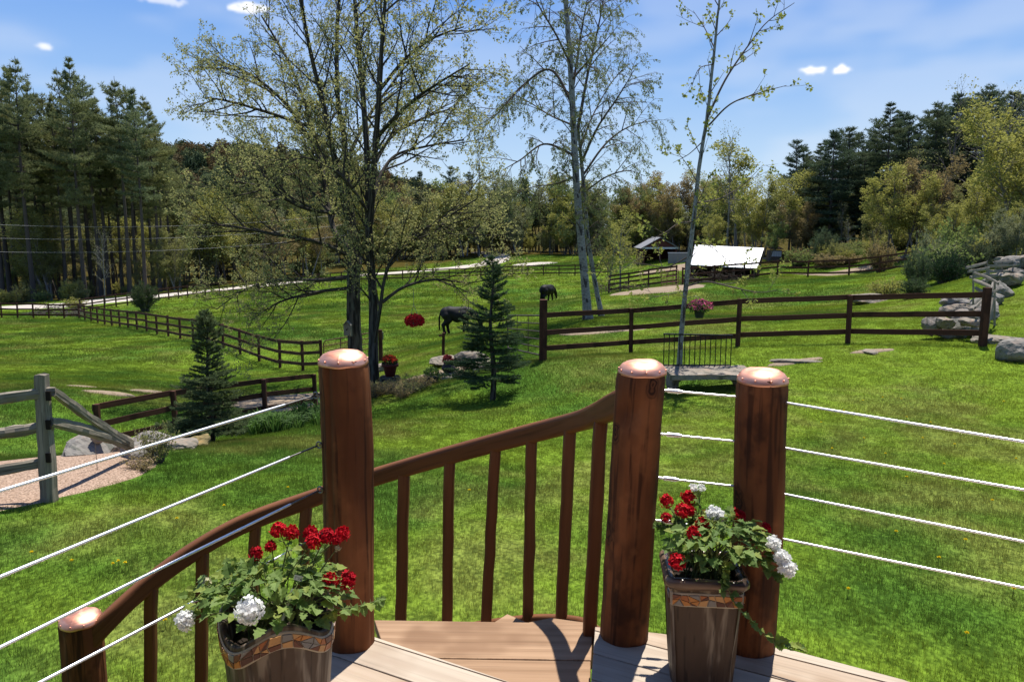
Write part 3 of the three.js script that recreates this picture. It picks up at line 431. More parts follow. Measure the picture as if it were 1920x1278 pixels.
// birches: white stems, fine hanging twigs
const birchLeaf = leafMat([0.20, 0.225, 0.085], 0.45), birchLeafYellow = leafMat([0.29, 0.31, 0.07], 0.45);
const birchSpec = { levels: [{ per: 2.3, from: 0.22, len: 1.9, ang: 0.8, seg: 6, wig: 0.22, up: 0.12, rise: -0.05, r: 0.024, sides: 4, tip: 0.6 }, { per: 5.5, from: 0.1, len: 1.05, ang: 0.7, seg: 4, wig: 0.2, up: -0.2, rise: -0.18, r: 0.008, sides: 3 }, { per: 4.2, from: 0.15, len: 0.5, ang: 0.5, seg: 2, wig: 0.2, up: -0.3, rise: -0.22, r: 0.005, sides: 3 }], leaf: { n: 14, size: 0.054, wide: 0.34, hang: -0.8, off: 0.06 } };
function birch(label, D, limbs, spec, seed, leafM, twigM = M.birchTwig) {
  const W = new GB(), B = new GB(), L = new GB(), r = rand(seed); let base = null;
  for (const { pts, r0, r1, white, n = 24, own } of limbs) {
    const path = smoothPath(pxLimb(pts, D), n); if (!base) { base = path[0].clone(); base.y = ground(base.x, base.z); path[0].y = base.y - 0.15; }
    for (let k = 1; k < path.length; k++) { path[k].x += (r() - 0.5) * r0 * 0.14; path[k].z += (r() - 0.5) * r0 * 0.14; }
    const flare = limbs[0].pts === pts ? (t) => lerp(r0, r1, t) * (1 + 0.5 * Math.exp(-t * 30)) : (t) => lerp(r0, r1, t);
    (white ? B : W).tube(path, flare, white ? 12 : 6, 0.5, 2); sprout(W, L, path, r0, r1, 0, own || spec, r);
  }
  const o = thing('birch_tree', label, 'tree', base); const bg = B.build(), wg = W.build(), lg = L.build(); for (const g of [bg, wg, lg]) g.translate(-base.x, -base.y, -base.z);
  console.log('birch wood', W.i.length / 3, 'leaf', L.i.length / 3);
  part('trunk', bg, M.birch, o); part('branches', wg, twigM, o); part('crown', lg, leafM, o); return o;
}
birch('tallest white birch, thick trunk behind the brown paddock fence', 30, [
  { white: true, pts: [[1103, 606], [1098, 540], [1088, 430], [1081, 340], [1075, 230], [1070, 120], [1062, 20], [1058, -60]], r0: 0.175, r1: 0.075, n: 34 },
  { pts: [[1076, 200, 0], [1030, 130, 0.8], [975, 165, 1.4], [935, 210, 1.8], [905, 240, 2]], r0: 0.06, r1: 0.012 },
  { pts: [[1075, 290, 0], [1020, 270, -1.0], [975, 300, -1.6], [940, 320, -2]], r0: 0.05, r1: 0.012 },
  { pts: [[1070, 120, 0], [1040, 60, -1.2], [1010, 10, -2], [990, -40, -2.4]], r0: 0.05, r1: 0.012 },
  { pts: [[1075, 160, 0], [1090, 60, 0.8], [1105, -20, 1.2]], r0: 0.06, r1: 0.02 },
  { pts: [[1080, 330, 0], [1040, 345, 1.2], [1000, 350, 2], [965, 365, 2.4]], r0: 0.04, r1: 0.01 },
  { pts: [[1075, 235, 0], [1030, 215, 2], [990, 190, 3], [960, 175, 3.4]], r0: 0.04, r1: 0.01 },
  { pts: [[1072, 150, 0], [1115, 100, -1.2], [1150, 60, -2]], r0: 0.045, r1: 0.012 },
], birchSpec, 311, birchLeaf);
birch('leaning white birch growing from the foot of the tallest birch', 31.5, [
  { white: true, pts: [[1129, 598], [1118, 540], [1104, 460], [1096, 370], [1090, 300], [1084, 240]], r0: 0.105, r1: 0.06, n: 26 },
  { pts: [[1090, 305, 0], [1120, 240, -0.6], [1160, 180, -1.2], [1190, 130, -1.6]], r0: 0.06, r1: 0.012 },
  { pts: [[1092, 330, 0], [1140, 265, 0.6], [1185, 235, 1.0], [1235, 225, 1.2]], r0: 0.05, r1: 0.012 },
  { pts: [[1084, 240, 0], [1100, 150, 0.6], [1120, 60, 1.0], [1135, -20, 1.2]], r0: 0.08, r1: 0.02 },
  { pts: [[1096, 360, 0], [1140, 330, -0.8], [1180, 320, -1.2], [1210, 330, -1.4]], r0: 0.04, r1: 0.01 },
  { pts: [[1088, 280, 0], [1110, 220, 1.6], [1150, 150, 2.6], [1180, 120, 3]], r0: 0.045, r1: 0.01 },
], birchSpec, 312, birchLeaf);
const thinSpec = { levels: [{ per: 2.8, from: 0.22, len: 0.85, ang: 0.7, seg: 5, wig: 0.2, up: 0.12, rise: 0.03, r: 0.012, sides: 4, tip: 0.6 }, { per: 4.4, from: 0.15, len: 0.40, ang: 0.6, seg: 3, wig: 0.25, up: 0.05, r: 0.004, sides: 3 }], leaf: { n: 10, size: 0.062, wide: 0.4, hang: -0.1, off: 0.03 } };
birch('slim bare-looking birch standing behind the stone bench', 16.4, [
  { white: true, pts: [[1272, 720], [1277, 640], [1287, 530], [1301, 410], [1313, 300], [1326, 220], [1335, 140], [1343, 60], [1350, -10], [1354, -60]], r0: 0.06, r1: 0.016, n: 40 },
  { pts: [[1326, 222, 0], [1360, 150, 0.2], [1400, 90, 0.4], [1440, 40, 0.6], [1490, 5, 0.7]], r0: 0.025, r1: 0.006 },
  { pts: [[1329, 235, 0], [1370, 195, -0.5], [1420, 175, -0.9], [1475, 160, -1.1]], r0: 0.02, r1: 0.005 },
  { pts: [[1340, 90, 0], [1320, 50, 0.4], [1300, 20, 0.6]], r0: 0.014, r1: 0.004 },
  { pts: [[1337, 120, 0], [1310, 130, -0.4], [1295, 170, -0.6]], r0: 0.012, r1: 0.004 },
  { pts: [[1309, 380, 0], [1350, 372, 0.5], [1395, 345, 0.8], [1430, 310, 0.9]], r0: 0.018, r1: 0.004 },
  { pts: [[1318, 265, 0], [1290, 290, 0.4], [1262, 305, 0.6]], r0: 0.012, r1: 0.004 },
  { pts: [[1300, 415, 0], [1270, 420, -0.6], [1240, 440, -0.9], [1205, 450, -1.0]], r0: 0.014, r1: 0.004 },
  { pts: [[1291, 535, 0], [1325, 528, -0.3], [1380, 540, -0.6], [1430, 548, -0.8], [1470, 540, -0.9]], r0: 0.022, r1: 0.004 },
  { pts: [[1293, 480, 0], [1250, 500, 0.5], [1200, 495, 0.9], [1150, 505, 1.1]], r0: 0.016, r1: 0.004 },
  { pts: [[1290, 545, 0], [1260, 550, -0.5], [1215, 560, -0.9]], r0: 0.012, r1: 0.004 },
  { pts: [[1297, 450, 0], [1330, 460, 0.6], [1370, 490, 1.0], [1400, 500, 1.2]], r0: 0.012, r1: 0.004 },
], thinSpec, 313, birchLeafYellow);

// ---- evergreens
function needleTuft(L, at, dir, r, n, len, w) { for (let k = 0; k < n; k++) { const d = rdir(r).multiplyScalar(0.85).addScaledVector(dir, 0.8); d.y += 0.15; d.normalize(); const s = perp(d, r), l = len * (0.6 + r() * 0.7); L.tri(V(at.x - s.x * w, at.y - s.y * w, at.z - s.z * w), V(at.x + s.x * w, at.y + s.y * w, at.z + s.z * w), V(at.x + d.x * l, at.y + d.y * l, at.z + d.z * l)); } }
function pineShape(seed, h, bare, R, profile, dens = 1) {
  const r = rand(seed), W = new GB(), L = new GB(), lean = (r() - 0.5) * 0.03 * h, lz = (r() - 0.5) * 0.03 * h;
  const axis = (t) => V(lean * t * t + Math.sin(t * 5 + seed) * 0.12, h * t, lz * t * t), path = Array.from({ length: 14 }, (_, k) => axis(k / 13)); path[0].y = -0.6;
  W.tube(path, (t) => lerp(0.011 * h + 0.03, 0.02, t) * (1 + 0.3 * Math.exp(-t * 40)), 7);
  for (let y = bare * h * 0.3; y < bare * h; y += 0.5 + r() * 0.9) { const a = r() * 6.28, l = 0.4 + r() * 1.5, p = axis(y / h), d = V(Math.cos(a), -0.1 + r() * 0.3, Math.sin(a)); W.tube(bent(p, d.normalize(), l, 2, r, 0.3, 0), (t) => lerp(0.028, 0.008, t), 3); }
  for (let y = bare * h; y < h * 0.985; y += (0.52 + r() * 0.4)) {
    const t = (y / h - bare) / (1 - bare), reach = R * profile(t), n = 4 + Math.floor(r() * 3);
    for (let k = 0; k < n; k++) {
      const a = r() * 6.2832, l = reach * (0.45 + r() * 0.75); if (l < 0.15) continue; const p = axis(y / h), el = lerp(0.0, 0.85, t * t) + (r() - 0.5) * 0.25, d = V(Math.cos(a) * Math.cos(el), Math.sin(el), Math.sin(a) * Math.cos(el)), q = bent(p, d, l, 4, r, 0.14, 0.05);
      W.tube(q, (e) => lerp(0.02 + 0.012 * l, 0.006, e), 3);
      const sites = Math.max(3, Math.round(l * 3.2 * dens));
      for (let s = 0; s < sites; s++) {
        const e = lerp(0.22, 1, (s + r()) / sites), [at, tan] = along(q, Math.min(0.999, e)); needleTuft(L, at, tan, r, 6, 0.42, 0.042);
        const sl = l * 0.34 * (1 - Math.abs(e - 0.6)) * (0.5 + r());
        for (const sg of [-1, 1]) { const sd = V(-tan.z * sg, 0.12, tan.x * sg).addScaledVector(tan, 0.75).normalize(); for (let m = 1; m <= Math.max(1, Math.round(sl / 0.30)); m++) needleTuft(L, V(at.x + sd.x * m * 0.28, at.y + sd.y * m * 0.28 + (r() - 0.5) * 0.1, at.z + sd.z * m * 0.28), sd, r, 6, 0.42, 0.042); }
      }
    }
  }
  return [W.build(), L.build(), h];
}
const needleM = [leafMat([0.175, 0.20, 0.085], 0.5), leafMat([0.150, 0.185, 0.088], 0.5), leafMat([0.20, 0.212, 0.080], 0.5)];
const needleDark = [leafMat([0.070, 0.105, 0.058], 0.4), leafMat([0.088, 0.115, 0.055], 0.4)];
const pineTall = [[1, 0.46], [2, 0.40], [3, 0.52], [4, 0.44], [5, 0.56]].map(([s, b]) => pineShape(400 + s, 25, b, 3.5, (t) => (0.5 + 0.75 * Math.sin(Math.PI * Math.min(1, t * 0.9 + 0.12))) * (1 - t ** 3) * (0.75 + 0.25 * Math.sin(t * 21 + s)), 0.85));
const pineFull = [[6, 0.16], [7, 0.22], [8, 0.12]].map(([s, b]) => pineShape(400 + s, 20, b, 3.9, (t) => Math.pow(1 - t, 0.72) * 1.15 * (0.85 + 0.2 * Math.sin(t * 17 + s)) + 0.1, 0.85));
console.log('pine tris', pineTall.map((p) => (p[0].index.count + p[1].index.count) / 3), pineFull.map((p) => (p[0].index.count + p[1].index.count) / 3));
function stand(name, label, category, group, base, s, turn, wood, woodM, leaves, leafM, sy = 1) {
  const o = thing(name, label, category, base, group); o.rotation.y = turn; o.scale.set(s, s * sy, s); part('trunk', wood, woodM, o); if (leaves) part('crown', leaves, leafM, o); return o;
}
const R0 = rand(900);
// tall pines of the left wood [px, distance, height of the top in the survey picture]
const leftPines = [[-30, 84, 150], [6, 84, 118], [34, 90, 140], [62, 82, 104], [98, 93, 165], [126, 86, 178], [160, 81, 106], [188, 87, 150], [214, 95, 205], [244, 83, 142], [274, 80, 163], [300, 88, 188], [322, 97, 268], [-70, 90, 130], [20, 100, 190], [80, 104, 210], [112, 108, 230], [142, 98, 200], [176, 106, 230], [230, 104, 240], [262, 100, 230], [286, 108, 262], [318, 112, 290], [46, 112, 240], [5, 108, 230], [200, 114, 260], [345, 104, 300], [370, 116, 320], [-10, 92, 128], [20, 86, 132], [48, 94, 122], [80, 90, 150], [112, 92, 172], [144, 90, 126], [174, 92, 130], [204, 90, 180], [230, 92, 172], [258, 90, 158], [288, 94, 176], [310, 92, 215], [-110, 88, 120], [-160, 92, 130], [-220, 88, 118], [-290, 92, 125], [-370, 90, 120]];
leftPines.forEach(([px, D0, top], k) => { const D = D0 + 8, b = G(px, D), h = P(px, top, D).y - b.y, [w, l, hh] = pineTall[k % 5]; stand('pine_tree', 'tall white pine with a bare lower trunk in the wood beyond the gravel road', 'tree', 'tall pines beyond the gravel road', b, h / hh, R0() * 6.28, w, M.barkPine, l, needleM[k % 3]).scale.multiply(V(0.66 + R0() * 0.36, 1, 0.66 + R0() * 0.36)); });
{ // deeper rows closing the wood
  const r = rand(931);
  for (let px = -70; px < 640; px += 24) { const D = 118 + r() * 34, top = 285 + r() * 95, p = px + r() * 8, b = G(p, D), h = P(p, top, D).y - b.y, full = r() < 0.7, [w, l, hh] = full ? pineFull[Math.floor(r() * 3)] : pineTall[Math.floor(r() * 5)]; stand('pine_tree', 'dark pine deep in the wood behind the tall pines', 'tree', 'pines deep in the wood', b, h / hh, r() * 6.28, w, M.barkPine, l, needleM[Math.floor(r() * 3)], 1); }
}
const rightPines = [[1488, 92, 262], [1530, 88, 268], [1553, 84, 246], [1584, 86, 238], [1612, 84, 262], [1652, 80, 190], [1692, 82, 216], [1738, 78, 192], [1776, 82, 176], [1800, 78, 176], [1838, 76, 158], [1880, 80, 172], [1912, 74, 178], [1625, 92, 250], [1712, 90, 232], [1860, 88, 190], [1945, 72, 170], [1510, 98, 285], [1980, 76, 160], [1760, 92, 215], [1498, 100, 275], [1540, 96, 262], [1570, 94, 240], [1600, 98, 250], [1634, 90, 222], [1668, 92, 205], [1682, 88, 212], [1724, 92, 205], [1750, 86, 196], [1788, 92, 178], [1816, 88, 172], [1850, 84, 170], [1892, 86, 178], [1926, 84, 176], [2010, 78, 165], [2060, 72, 160], [2110, 74, 150], [2170, 70, 150], [2230, 72, 140], [2300, 68, 140]];
rightPines.forEach(([px, D, top], k) => { const b = G(px, D), h = P(px, top, D).y - b.y, full = k % 4 !== 1, [w, l, hh] = full ? pineFull[k % 3] : pineTall[k % 5]; stand('pine_tree', 'dark green pine on the slope behind the white-roofed shelter', 'tree', 'dark pines on the slope', b, h / hh, R0() * 6.28, w, M.barkPine, l, needleDark[k % 2]).scale.multiply(V(1.15 + R0() * 0.3, 1, 1.15 + R0() * 0.3)); });
const midPines = [[925, 150, 342], [955, 156, 346], [985, 152, 338], [1010, 158, 330], [1045, 150, 335], [1235, 150, 352], [1262, 145, 350], [1290, 150, 345], [1320, 140, 352], [880, 152, 318], [845, 148, 312], [790, 146, 322], [1130, 156, 362], [1355, 136, 345], [900, 148, 352], [520, 135, 300], [470, 130, 330], [440, 140, 310], [410, 128, 330], [1180, 152, 358], [940, 145, 372], [1030, 146, 368]];
midPines.forEach(([px, D, top], k) => { const b = G(px, D), h = P(px, top, D).y - b.y, [w, l, hh] = k % 3 ? pineFull[k % 3] : pineTall[k % 5]; stand('pine_tree', 'far dark pine in the tree line beyond the pasture', 'tree', 'pines of the far tree line', b, h / hh, R0() * 6.28, w, M.barkPine, l, needleDark[k % 2], 1); });

// ---- broadleaf trees in young leaf
function leafyShape(seed, h, spread, leafN, size, stems = 1, low = 0.25) {
  const r = rand(seed), W = new GB(), L = new GB();
  const spec = { levels: [{ per: 18 / h, from: low, len: h * 0.33 * spread, ang: 0.72, seg: 4, wig: 0.3, up: 0.22, rise: 0.05, r: 0.05, sides: 3, tip: 0.45 }, { per: 2.6, from: 0.2, len: h * 0.15, ang: 0.7, seg: 3, wig: 0.35, up: 0.1, r: 0.02, sides: 3 }], leaf: { n: leafN * 2.6, size: size * 0.88, wide: 0.42, hang: -0.05, off: 0.5 } };
  for (let s = 0; s < stems; s++) { const a = r() * 6.28, d = V(Math.cos(a) * (stems > 1 ? 0.22 : 0.05), 1, Math.sin(a) * (stems > 1 ? 0.22 : 0.05)).normalize(), p = bent(V(Math.cos(a) * 0.25 * (stems - 1), -0.3, Math.sin(a) * 0.25 * (stems - 1)), d, h * (0.85 + r() * 0.15), 9, r, 0.10, 0.01), r0 = 0.009 * h + 0.03; W.tube(p, (t) => lerp(r0, 0.015, t), 5); sprout(W, L, p, r0, 0.02, 0, spec, r); }
  return [W.build(), L.build(), h];
}
const leafy = [[1, 1, 15, 0.20, 1], [2, 1.1, 11, 0.19, 1], [3, 0.9, 18, 0.20, 2], [4, 1.0, 8, 0.18, 1], [5, 1.15, 14, 0.20, 3], [6, 0.8, 13, 0.19, 1]].map(([s, sp, n, size, st]) => leafyShape(500 + s, 12, sp, n, size, st, s === 5 ? 0.15 : 0.28));
const bare = [[7, 0.8], [8, 1.0]].map(([s, sp]) => leafyShape(500 + s, 12, sp, 1.6, 0.14, 1, 0.3));
console.log('leafy tris', leafy.map((p) => (p[0].index.count + p[1].index.count) / 3));
const leafTone = { lime: leafMat([0.31, 0.305, 0.075], 0.48), green: leafMat([0.185, 0.235, 0.065], 0.48), rust: leafMat([0.27, 0.21, 0.09], 0.46), olive: leafMat([0.245, 0.25, 0.085], 0.48), pale: leafMat([0.22, 0.235, 0.12], 0.45) };
const toneWords = { lime: 'yellow-green', green: 'fresh green', rust: 'rust-tinged', olive: 'olive', pale: 'pale green' };
function wood(where, group, list) {
  for (const [px, D, top, tone, v] of list) { const b = G(px, D), h = Math.max(2, P(px, top, D).y - b.y), [w, l, hh] = v === 'b' ? bare[Math.floor(R0() * 2)] : leafy[v ?? Math.floor(R0() * 6)]; stand('leafy_tree', v === 'b' ? 'bare grey young tree ' + where : toneWords[tone] + ' tree in young leaf ' + where, 'tree', group + ', ' + (v === 'b' ? 'bare' : tone), b, h / hh, R0() * 6.28, w, R0() < 0.6 ? M.barkFar : M.barkGrey, l, leafTone[tone]).scale.multiply(V(v === 'b' ? 1 : 1.3, 1, v === 'b' ? 1 : 1.3)); }
}
{
  const tones = ['lime', 'olive', 'lime', 'green', 'pale', 'lime', 'rust'], T = () => tones[Math.floor(R0() * 7)], L = [];
  for (let px = -40; px < 350; px += 7) L.push([px + R0() * 10, 94 + R0() * 24, 395 + R0() * 110, R0() < 0.5 ? 'olive' : T(), R0() < 0.35 ? 'b' : undefined]);
  for (let px = 345; px < 600; px += 10) L.push([px + R0() * 12, 104 + R0() * 30, 365 + R0() * 75, T(), R0() < 0.2 ? 'b' : undefined]);
  wood('in the wood beyond the gravel road', 'young trees beyond the gravel road', L);
  const C = []; for (let px = 600; px < 1440; px += 10) { const pxx = px + R0() * 12; C.push([pxx, 138 + R0() * 22, 332 + R0() * 55, px > 1180 && px < 1260 ? 'rust' : T(), R0() < 0.16 ? 'b' : undefined]); }
  for (let px = 640; px < 1300; px += 16) C.push([px + R0() * 18, 137 + R0() * 6, 395 + R0() * 50, T()]);
  for (const [px, top, t] of [[1075, 352, 'lime'], [1110, 360, 'pale'], [1170, 360, 'green'], [1225, 350, 'rust'], [1195, 372, 'rust']]) C.push([px, 142, top, t]);
  for (let px = 590; px < 1440; px += 9) C.push([px + R0() * 8, 140 + R0() * 14, 425 + R0() * 30, R0() < 0.5 ? 'olive' : T(), 4]);
  wood('in the far tree line', 'leafy trees of the far tree line', C);
  wood('beside the white-roofed shelter', 'trees by the shelter', [[1330, 100, 330, 'lime', 3], [1362, 96, 235, 'pale', 'b'], [1378, 108, 262, 'lime', 0], [1400, 100, 360, 'lime', 2], [1425, 92, 345, 'lime', 4], [1452, 88, 348, 'olive', 1], [1478, 86, 318, 'lime', 5], [1500, 90, 322, 'lime', 0], [1345, 92, 410, 'lime', 4], [1440, 84, 420, 'green', 2]]);
  const S = [[1665, 66, 310, 'lime', 0], [1690, 64, 330, 'lime', 2], [1722, 66, 312, 'rust', 4], [1748, 64, 345, 'lime', 1], [1640, 68, 370, 'olive', 5], [1795, 58, 320, 'lime', 2], [1825, 60, 360, 'olive', 4], [1850, 62, 350, 'lime', 1], [1885, 54, 205, 'lime', 0], [1915, 50, 200, 'lime', 2], [1900, 58, 300, 'green', 5], [1870, 46, 390, 'lime', 4], [1945, 48, 260, 'lime', 1], [1775, 68, 150, 'olive', 'b'], [1832, 70, 150, 'olive', 'b'], [1868, 66, 145, 'olive', 'b'], [1705, 74, 260, 'olive', 'b'], [1575, 80, 380, 'pale', 'b'], [1590, 78, 400, 'olive', 'b'], [1760, 54, 395, 'lime', 4], [1905, 40, 400, 'pale', 4], [1980, 44, 330, 'lime', 0], [2030, 48, 250, 'lime', 4], [2080, 46, 270, 'olive', 2], [2140, 48, 230, 'lime', 4], [2210, 46, 240, 'green', 2], [2280, 48, 220, 'lime', 4]];
  for (let px = 1480; px < 1960; px += 15) S.push([px + R0() * 10, 84 + R0() * 12, 372 - Math.max(0, px - 1600) * 0.22 + R0() * 40, T(), R0() < 0.5 ? 4 : 2]);
  wood('on the shrubby slope above the boulders', 'trees of the shrubby slope', S);
  wood('growing by the weathered corral fence', 'small trees by the corral', [[1163, 63.5, 408, 'lime', 3], [1142, 66, 430, 'lime', 1]]);
  const F = [[196, 77, 430, 'pale', 'b']]; wood('between the pines and the road', 'bare tree by the road', F);
}
// ---- shrubs
function shrubShape(seed, n, leafN, size, squat = 1, needle = false) {
  const r = rand(seed), W = new GB(), L = new GB();
  for (let k = 0; k < n; k++) {
    const a = r() * 6.28, out = Math.sqrt(r()) * 0.75, d = V(Math.cos(a) * out, 1, Math.sin(a) * out).normalize(), q = bent(V(Math.cos(a) * 0.1 * out, -0.06, Math.sin(a) * 0.1 * out), d, (0.7 + r() * 0.35) / (1 + out * 0.3) * squat, 4, r, 0.2, 0.01); W.tube(q, (t) => lerp(0.014, 0.003, t), 3);
    for (let m = 0; m < 7; m++) { const [at, tan] = along(q, Math.min(0.99, 0.22 + 0.78 * r())), dd = tan.clone().multiplyScalar(0.7).addScaledVector(perp(tan, r), 0.8).normalize(), tw = bent(at, dd, 0.1 + r() * 0.22, 2, r, 0.3, 0); W.tube(tw, (t) => lerp(0.005, 0.002, t), 3); if (needle) { for (let e = 0; e < 3; e++) needleTuft(L, along(tw, e / 3 + 0.2)[0], dd, r, leafN, size, size * 0.09); } else foliage(L, tw, { leaf: { n: leafN, size, wide: 0.4, hang: 0.1, off: 0.06 } }, r); }
  }
  return [W.build(), L.build()];
}
const shrub = [shrubShape(601, 34, 11, 0.055), shrubShape(602, 40, 13, 0.05), shrubShape(603, 46, 7, 0.10, 1, true), shrubShape(604, 30, 5, 0.05)];
const greyGreen = leafMat([0.115, 0.155, 0.075], 0.35), darkGreen = leafMat([0.030, 0.060, 0.024], 0.25), budRed = leafMat([0.16, 0.10, 0.06], 0.35);
function bush(label, px, D, h, w, shape, m, name = 'shrub', group) { const b = G(px, D), [wo, l] = shrub[shape], o = thing(name, label, 'shrub', b, group); o.rotation.y = R0() * 6.28; o.scale.set(w / 1.3, h, w / 1.3); part('trunk', wo, M.barkFar, o); part('crown', l, m, o); return o; }
bush('rounded pale green young pine bush behind the far brown rail fence', 1545, 74, 3.6, 3.0, 2, greyGreen);
bush('dark green bushy young pine beside the boulder heap', 1778, 36, 1.7, 2.1, 2, darkGreen);
bush('second dark pine bush close behind the weathered zigzag fence', 1822, 40, 2.0, 2.2, 2, needleDark[1]);
bush('light green open pine sapling above the boulders', 1718, 38, 2.3, 1.5, 2, greyGreen);
bush('low pine bush in front of the pine sapling on the bank', 1712, 31, 0.9, 1.3, 2, leafMat([0.085, 0.125, 0.05], 0.3));
bush('rust-tinged shrub at the end of the far brown rail fence', 1650, 58, 2.6, 2.4, 1, leafTone.rust);
bush('yellow-green grassy shrub on the bank by the flat ledge', 1660, 36, 1.1, 1.8, 0, leafTone.lime);
bush('dark rounded evergreen shrub at the edge of the gravel road', 272, 72, 3.0, 2.9, 2, leafMat([0.075, 0.105, 0.038], 0.3));
bush('low yellow-green bush at the bend of the gravel road', 141, 73, 1.2, 2.3, 0, leafTone.lime);
{
  const r = rand(640);
  for (let k = 0; k < 26; k++) bush('leafy shrub of the overgrown slope above the zigzag fence', 1735 + r() * 230, 40 + r() * 14, 1.3 + r() * 2.0, 1.6 + r() * 1.6, r() < 0.5 ? 0 : 1, [leafTone.lime, leafTone.green, leafTone.pale, leafTone.lime][Math.floor(r() * 4)], 'shrub', 'shrubs of the overgrown slope');
  for (let k = 0; k < 34; k++) bush('low shrub at the foot of the dark slope pines', 1470 + r() * 300, 70 + r() * 9, 1.0 + r() * 1.8, 1.6 + r() * 2, r() < 0.5 ? 0 : 1, [leafTone.olive, leafTone.green, leafTone.rust, leafTone.lime][Math.floor(r() * 4)], 'shrub', 'shrubs below the slope pines');
  for (let k = 0; k < 30; k++) { const px = -30 + r() * 640; bush('small leafy shrub along the edge of the pine wood', px, (px < 150 ? 82 : lerp(87, 116, (px - 150) / 460)) + r() * 9, 0.8 + r() * 1.8, 1.4 + r() * 1.8, r() < 0.5 ? 0 : 1, [leafTone.olive, leafTone.green, leafTone.lime][Math.floor(r() * 3)], 'shrub', 'shrubs at the edge of the pine wood'); }
}

// ================================================================ YARD AND PASTURE
const R1 = rand(1200);
// ---- young spruces
function spruce(label, px, D, top, R, seed, needle, open, gap) {
  const b = G(px, D), h = P(px, top, D).y - b.y, r = rand(seed), W = new GB(), L = new GB();
  W.tube(Array.from({ length: 10 }, (_, k) => V(Math.sin(k) * 0.012 * h, k === 0 ? -0.1 : h * k / 9, Math.cos(k * 1.7) * 0.01 * h)), (t) => lerp(0.022 * h, 0.006, t), 8);
  const spray = (q, step, nl) => { let len = 0; for (let k = 1; k < q.length; k++) len += q[k].distanceTo(q[k - 1]); const n = Math.max(2, Math.round(len / step)); for (let s = 0; s < n; s++) { const [at, tan] = along(q, Math.min(0.999, 0.1 + 0.9 * s / n)); for (let e = 0; e < 6; e++) { const d = perp(tan, r).addScaledVector(tan, 0.7); d.y += 0.25; d.normalize(); const sd = perp(d, r), w = 0.0065; L.tri(V(at.x - sd.x * w, at.y - sd.y * w, at.z - sd.z * w), V(at.x + sd.x * w, at.y + sd.y * w, at.z + sd.z * w), V(at.x + d.x * nl, at.y + d.y * nl, at.z + d.z * nl)); } } };
  for (let y = gap * h; y < h * 0.99; y += h * (0.020 + r() * 0.018)) {
    const t = (y / h - gap) / (1 - gap), reach = R * (Math.pow(1 - t, 0.85) + 0.05) * Math.min(1, 0.66 + t * 4) * (0.62 + 0.6 * noise2(y / h * 9, seed, 0, 0, 3)), n = open ? 5 : 6;
    for (let k = 0; k < n; k++) {
      const a = r() * 6.2832, l = reach * (0.55 + r() * 0.4 + 0.35 * noise2(Math.cos(a) * 1.5 + y / h * 7, Math.sin(a) * 1.5, 0, 0, seed)); if (l < 0.05) continue; const el = lerp(-0.12, 0.9, t * t), d = V(Math.cos(a) * Math.cos(el), Math.sin(el), Math.sin(a) * Math.cos(el)), q = bent(V(0, y, 0), d, l, 4, r, 0.12, 0.05);
      W.tube(q, (e) => lerp(0.009, 0.002, e), 3); spray(q.slice(1), 0.018, 0.042);
      const m = Math.round(l * 13); for (let s = 0; s < m; s++) { const e = 0.25 + 0.72 * (s + r()) / m, [at, tan] = along(q, Math.min(0.99, e)), sg = s % 2 ? 1 : -1, sd = V(-tan.z * sg, -0.05 + r() * 0.2, tan.x * sg).addScaledVector(tan, 0.8).normalize(), q2 = bent(at, sd, l * 0.36 * (1.1 - e) * (0.6 + r() * 0.8) + 0.05, 2, r, 0.2, 0); W.tube(q2, 0.003, 3); spray(q2, 0.017, 0.042); }
    }
  }
  console.log('spruce', L.i.length / 3, W.i.length / 3, 'h', h);
  const o = thing('spruce_tree', label, 'tree', b); part('trunk', W.build(), M.bark, o); part('crown', L.build(), needle, o); return o;
}
spruce('young spruce standing alone on the lawn with open lower boughs', 923, 16.9, 478, 1.0, 701, leafMat([0.070, 0.115, 0.052], 0.33), false, 0.13);
spruce('bushy young spruce beside the weathered split-rail fence', 398, 13.3, 582, 0.92, 702, leafMat([0.115, 0.155, 0.065], 0.35), false, 0.06);

// ---- board fences
function railFence(label, posts, o = {}) {
  const { h = 1.28, rails = [1.2, 0.75, 0.3], rh = 0.135, pw = 0.11, m = M.fenceBrown, group, side = 1, name = 'rail_fence' } = o;
  const base = posts.map((q) => (q.isVector3 ? q : G(q[0], q[1]))), f = thing(name, label, 'fence', base[0], group), r = rand(label.length * 7 + posts.length);
  base.forEach((b, k) => { const hk = posts[k][2] || h, w = posts[k][3] || pw, lean = V((r() - 0.5) * 0.05, 0, (r() - 0.5) * 0.05); partW('post', board(V(b.x, b.y - 0.2, b.z), V(b.x + lean.x, b.y + hk * (0.985 + r() * 0.03), b.z + lean.z), w, w, r, 0.003, V(0, 0, 1)), m, f); });
  for (let k = 0; k < base.length - 1; k++) for (const y of rails) {
    const a = base[k], b = base[k + 1], d = V(b.x - a.x, 0, b.z - a.z).normalize(), s = V(-d.z, 0, d.x).multiplyScalar(side * (pw / 2 + 0.018)), ya = y + (r() - 0.5) * 0.04, yb = y + (r() - 0.5) * 0.04;
    partW('rail', board(V(a.x + s.x - d.x * 0.03, a.y + ya, a.z + s.z - d.z * 0.03), V(b.x + s.x + d.x * 0.03, b.y + yb, b.z + s.z + d.z * 0.03), 0.03, rh, r, 0.006), m, f);
  }
  return f;
}
const lineOf = (a, b, n) => Array.from({ length: n + 1 }, (_, k) => { const x = lerp(a.x, b.x, k / n), z = lerp(a.z, b.z, k / n); return V(x, ground(x, z), z); });
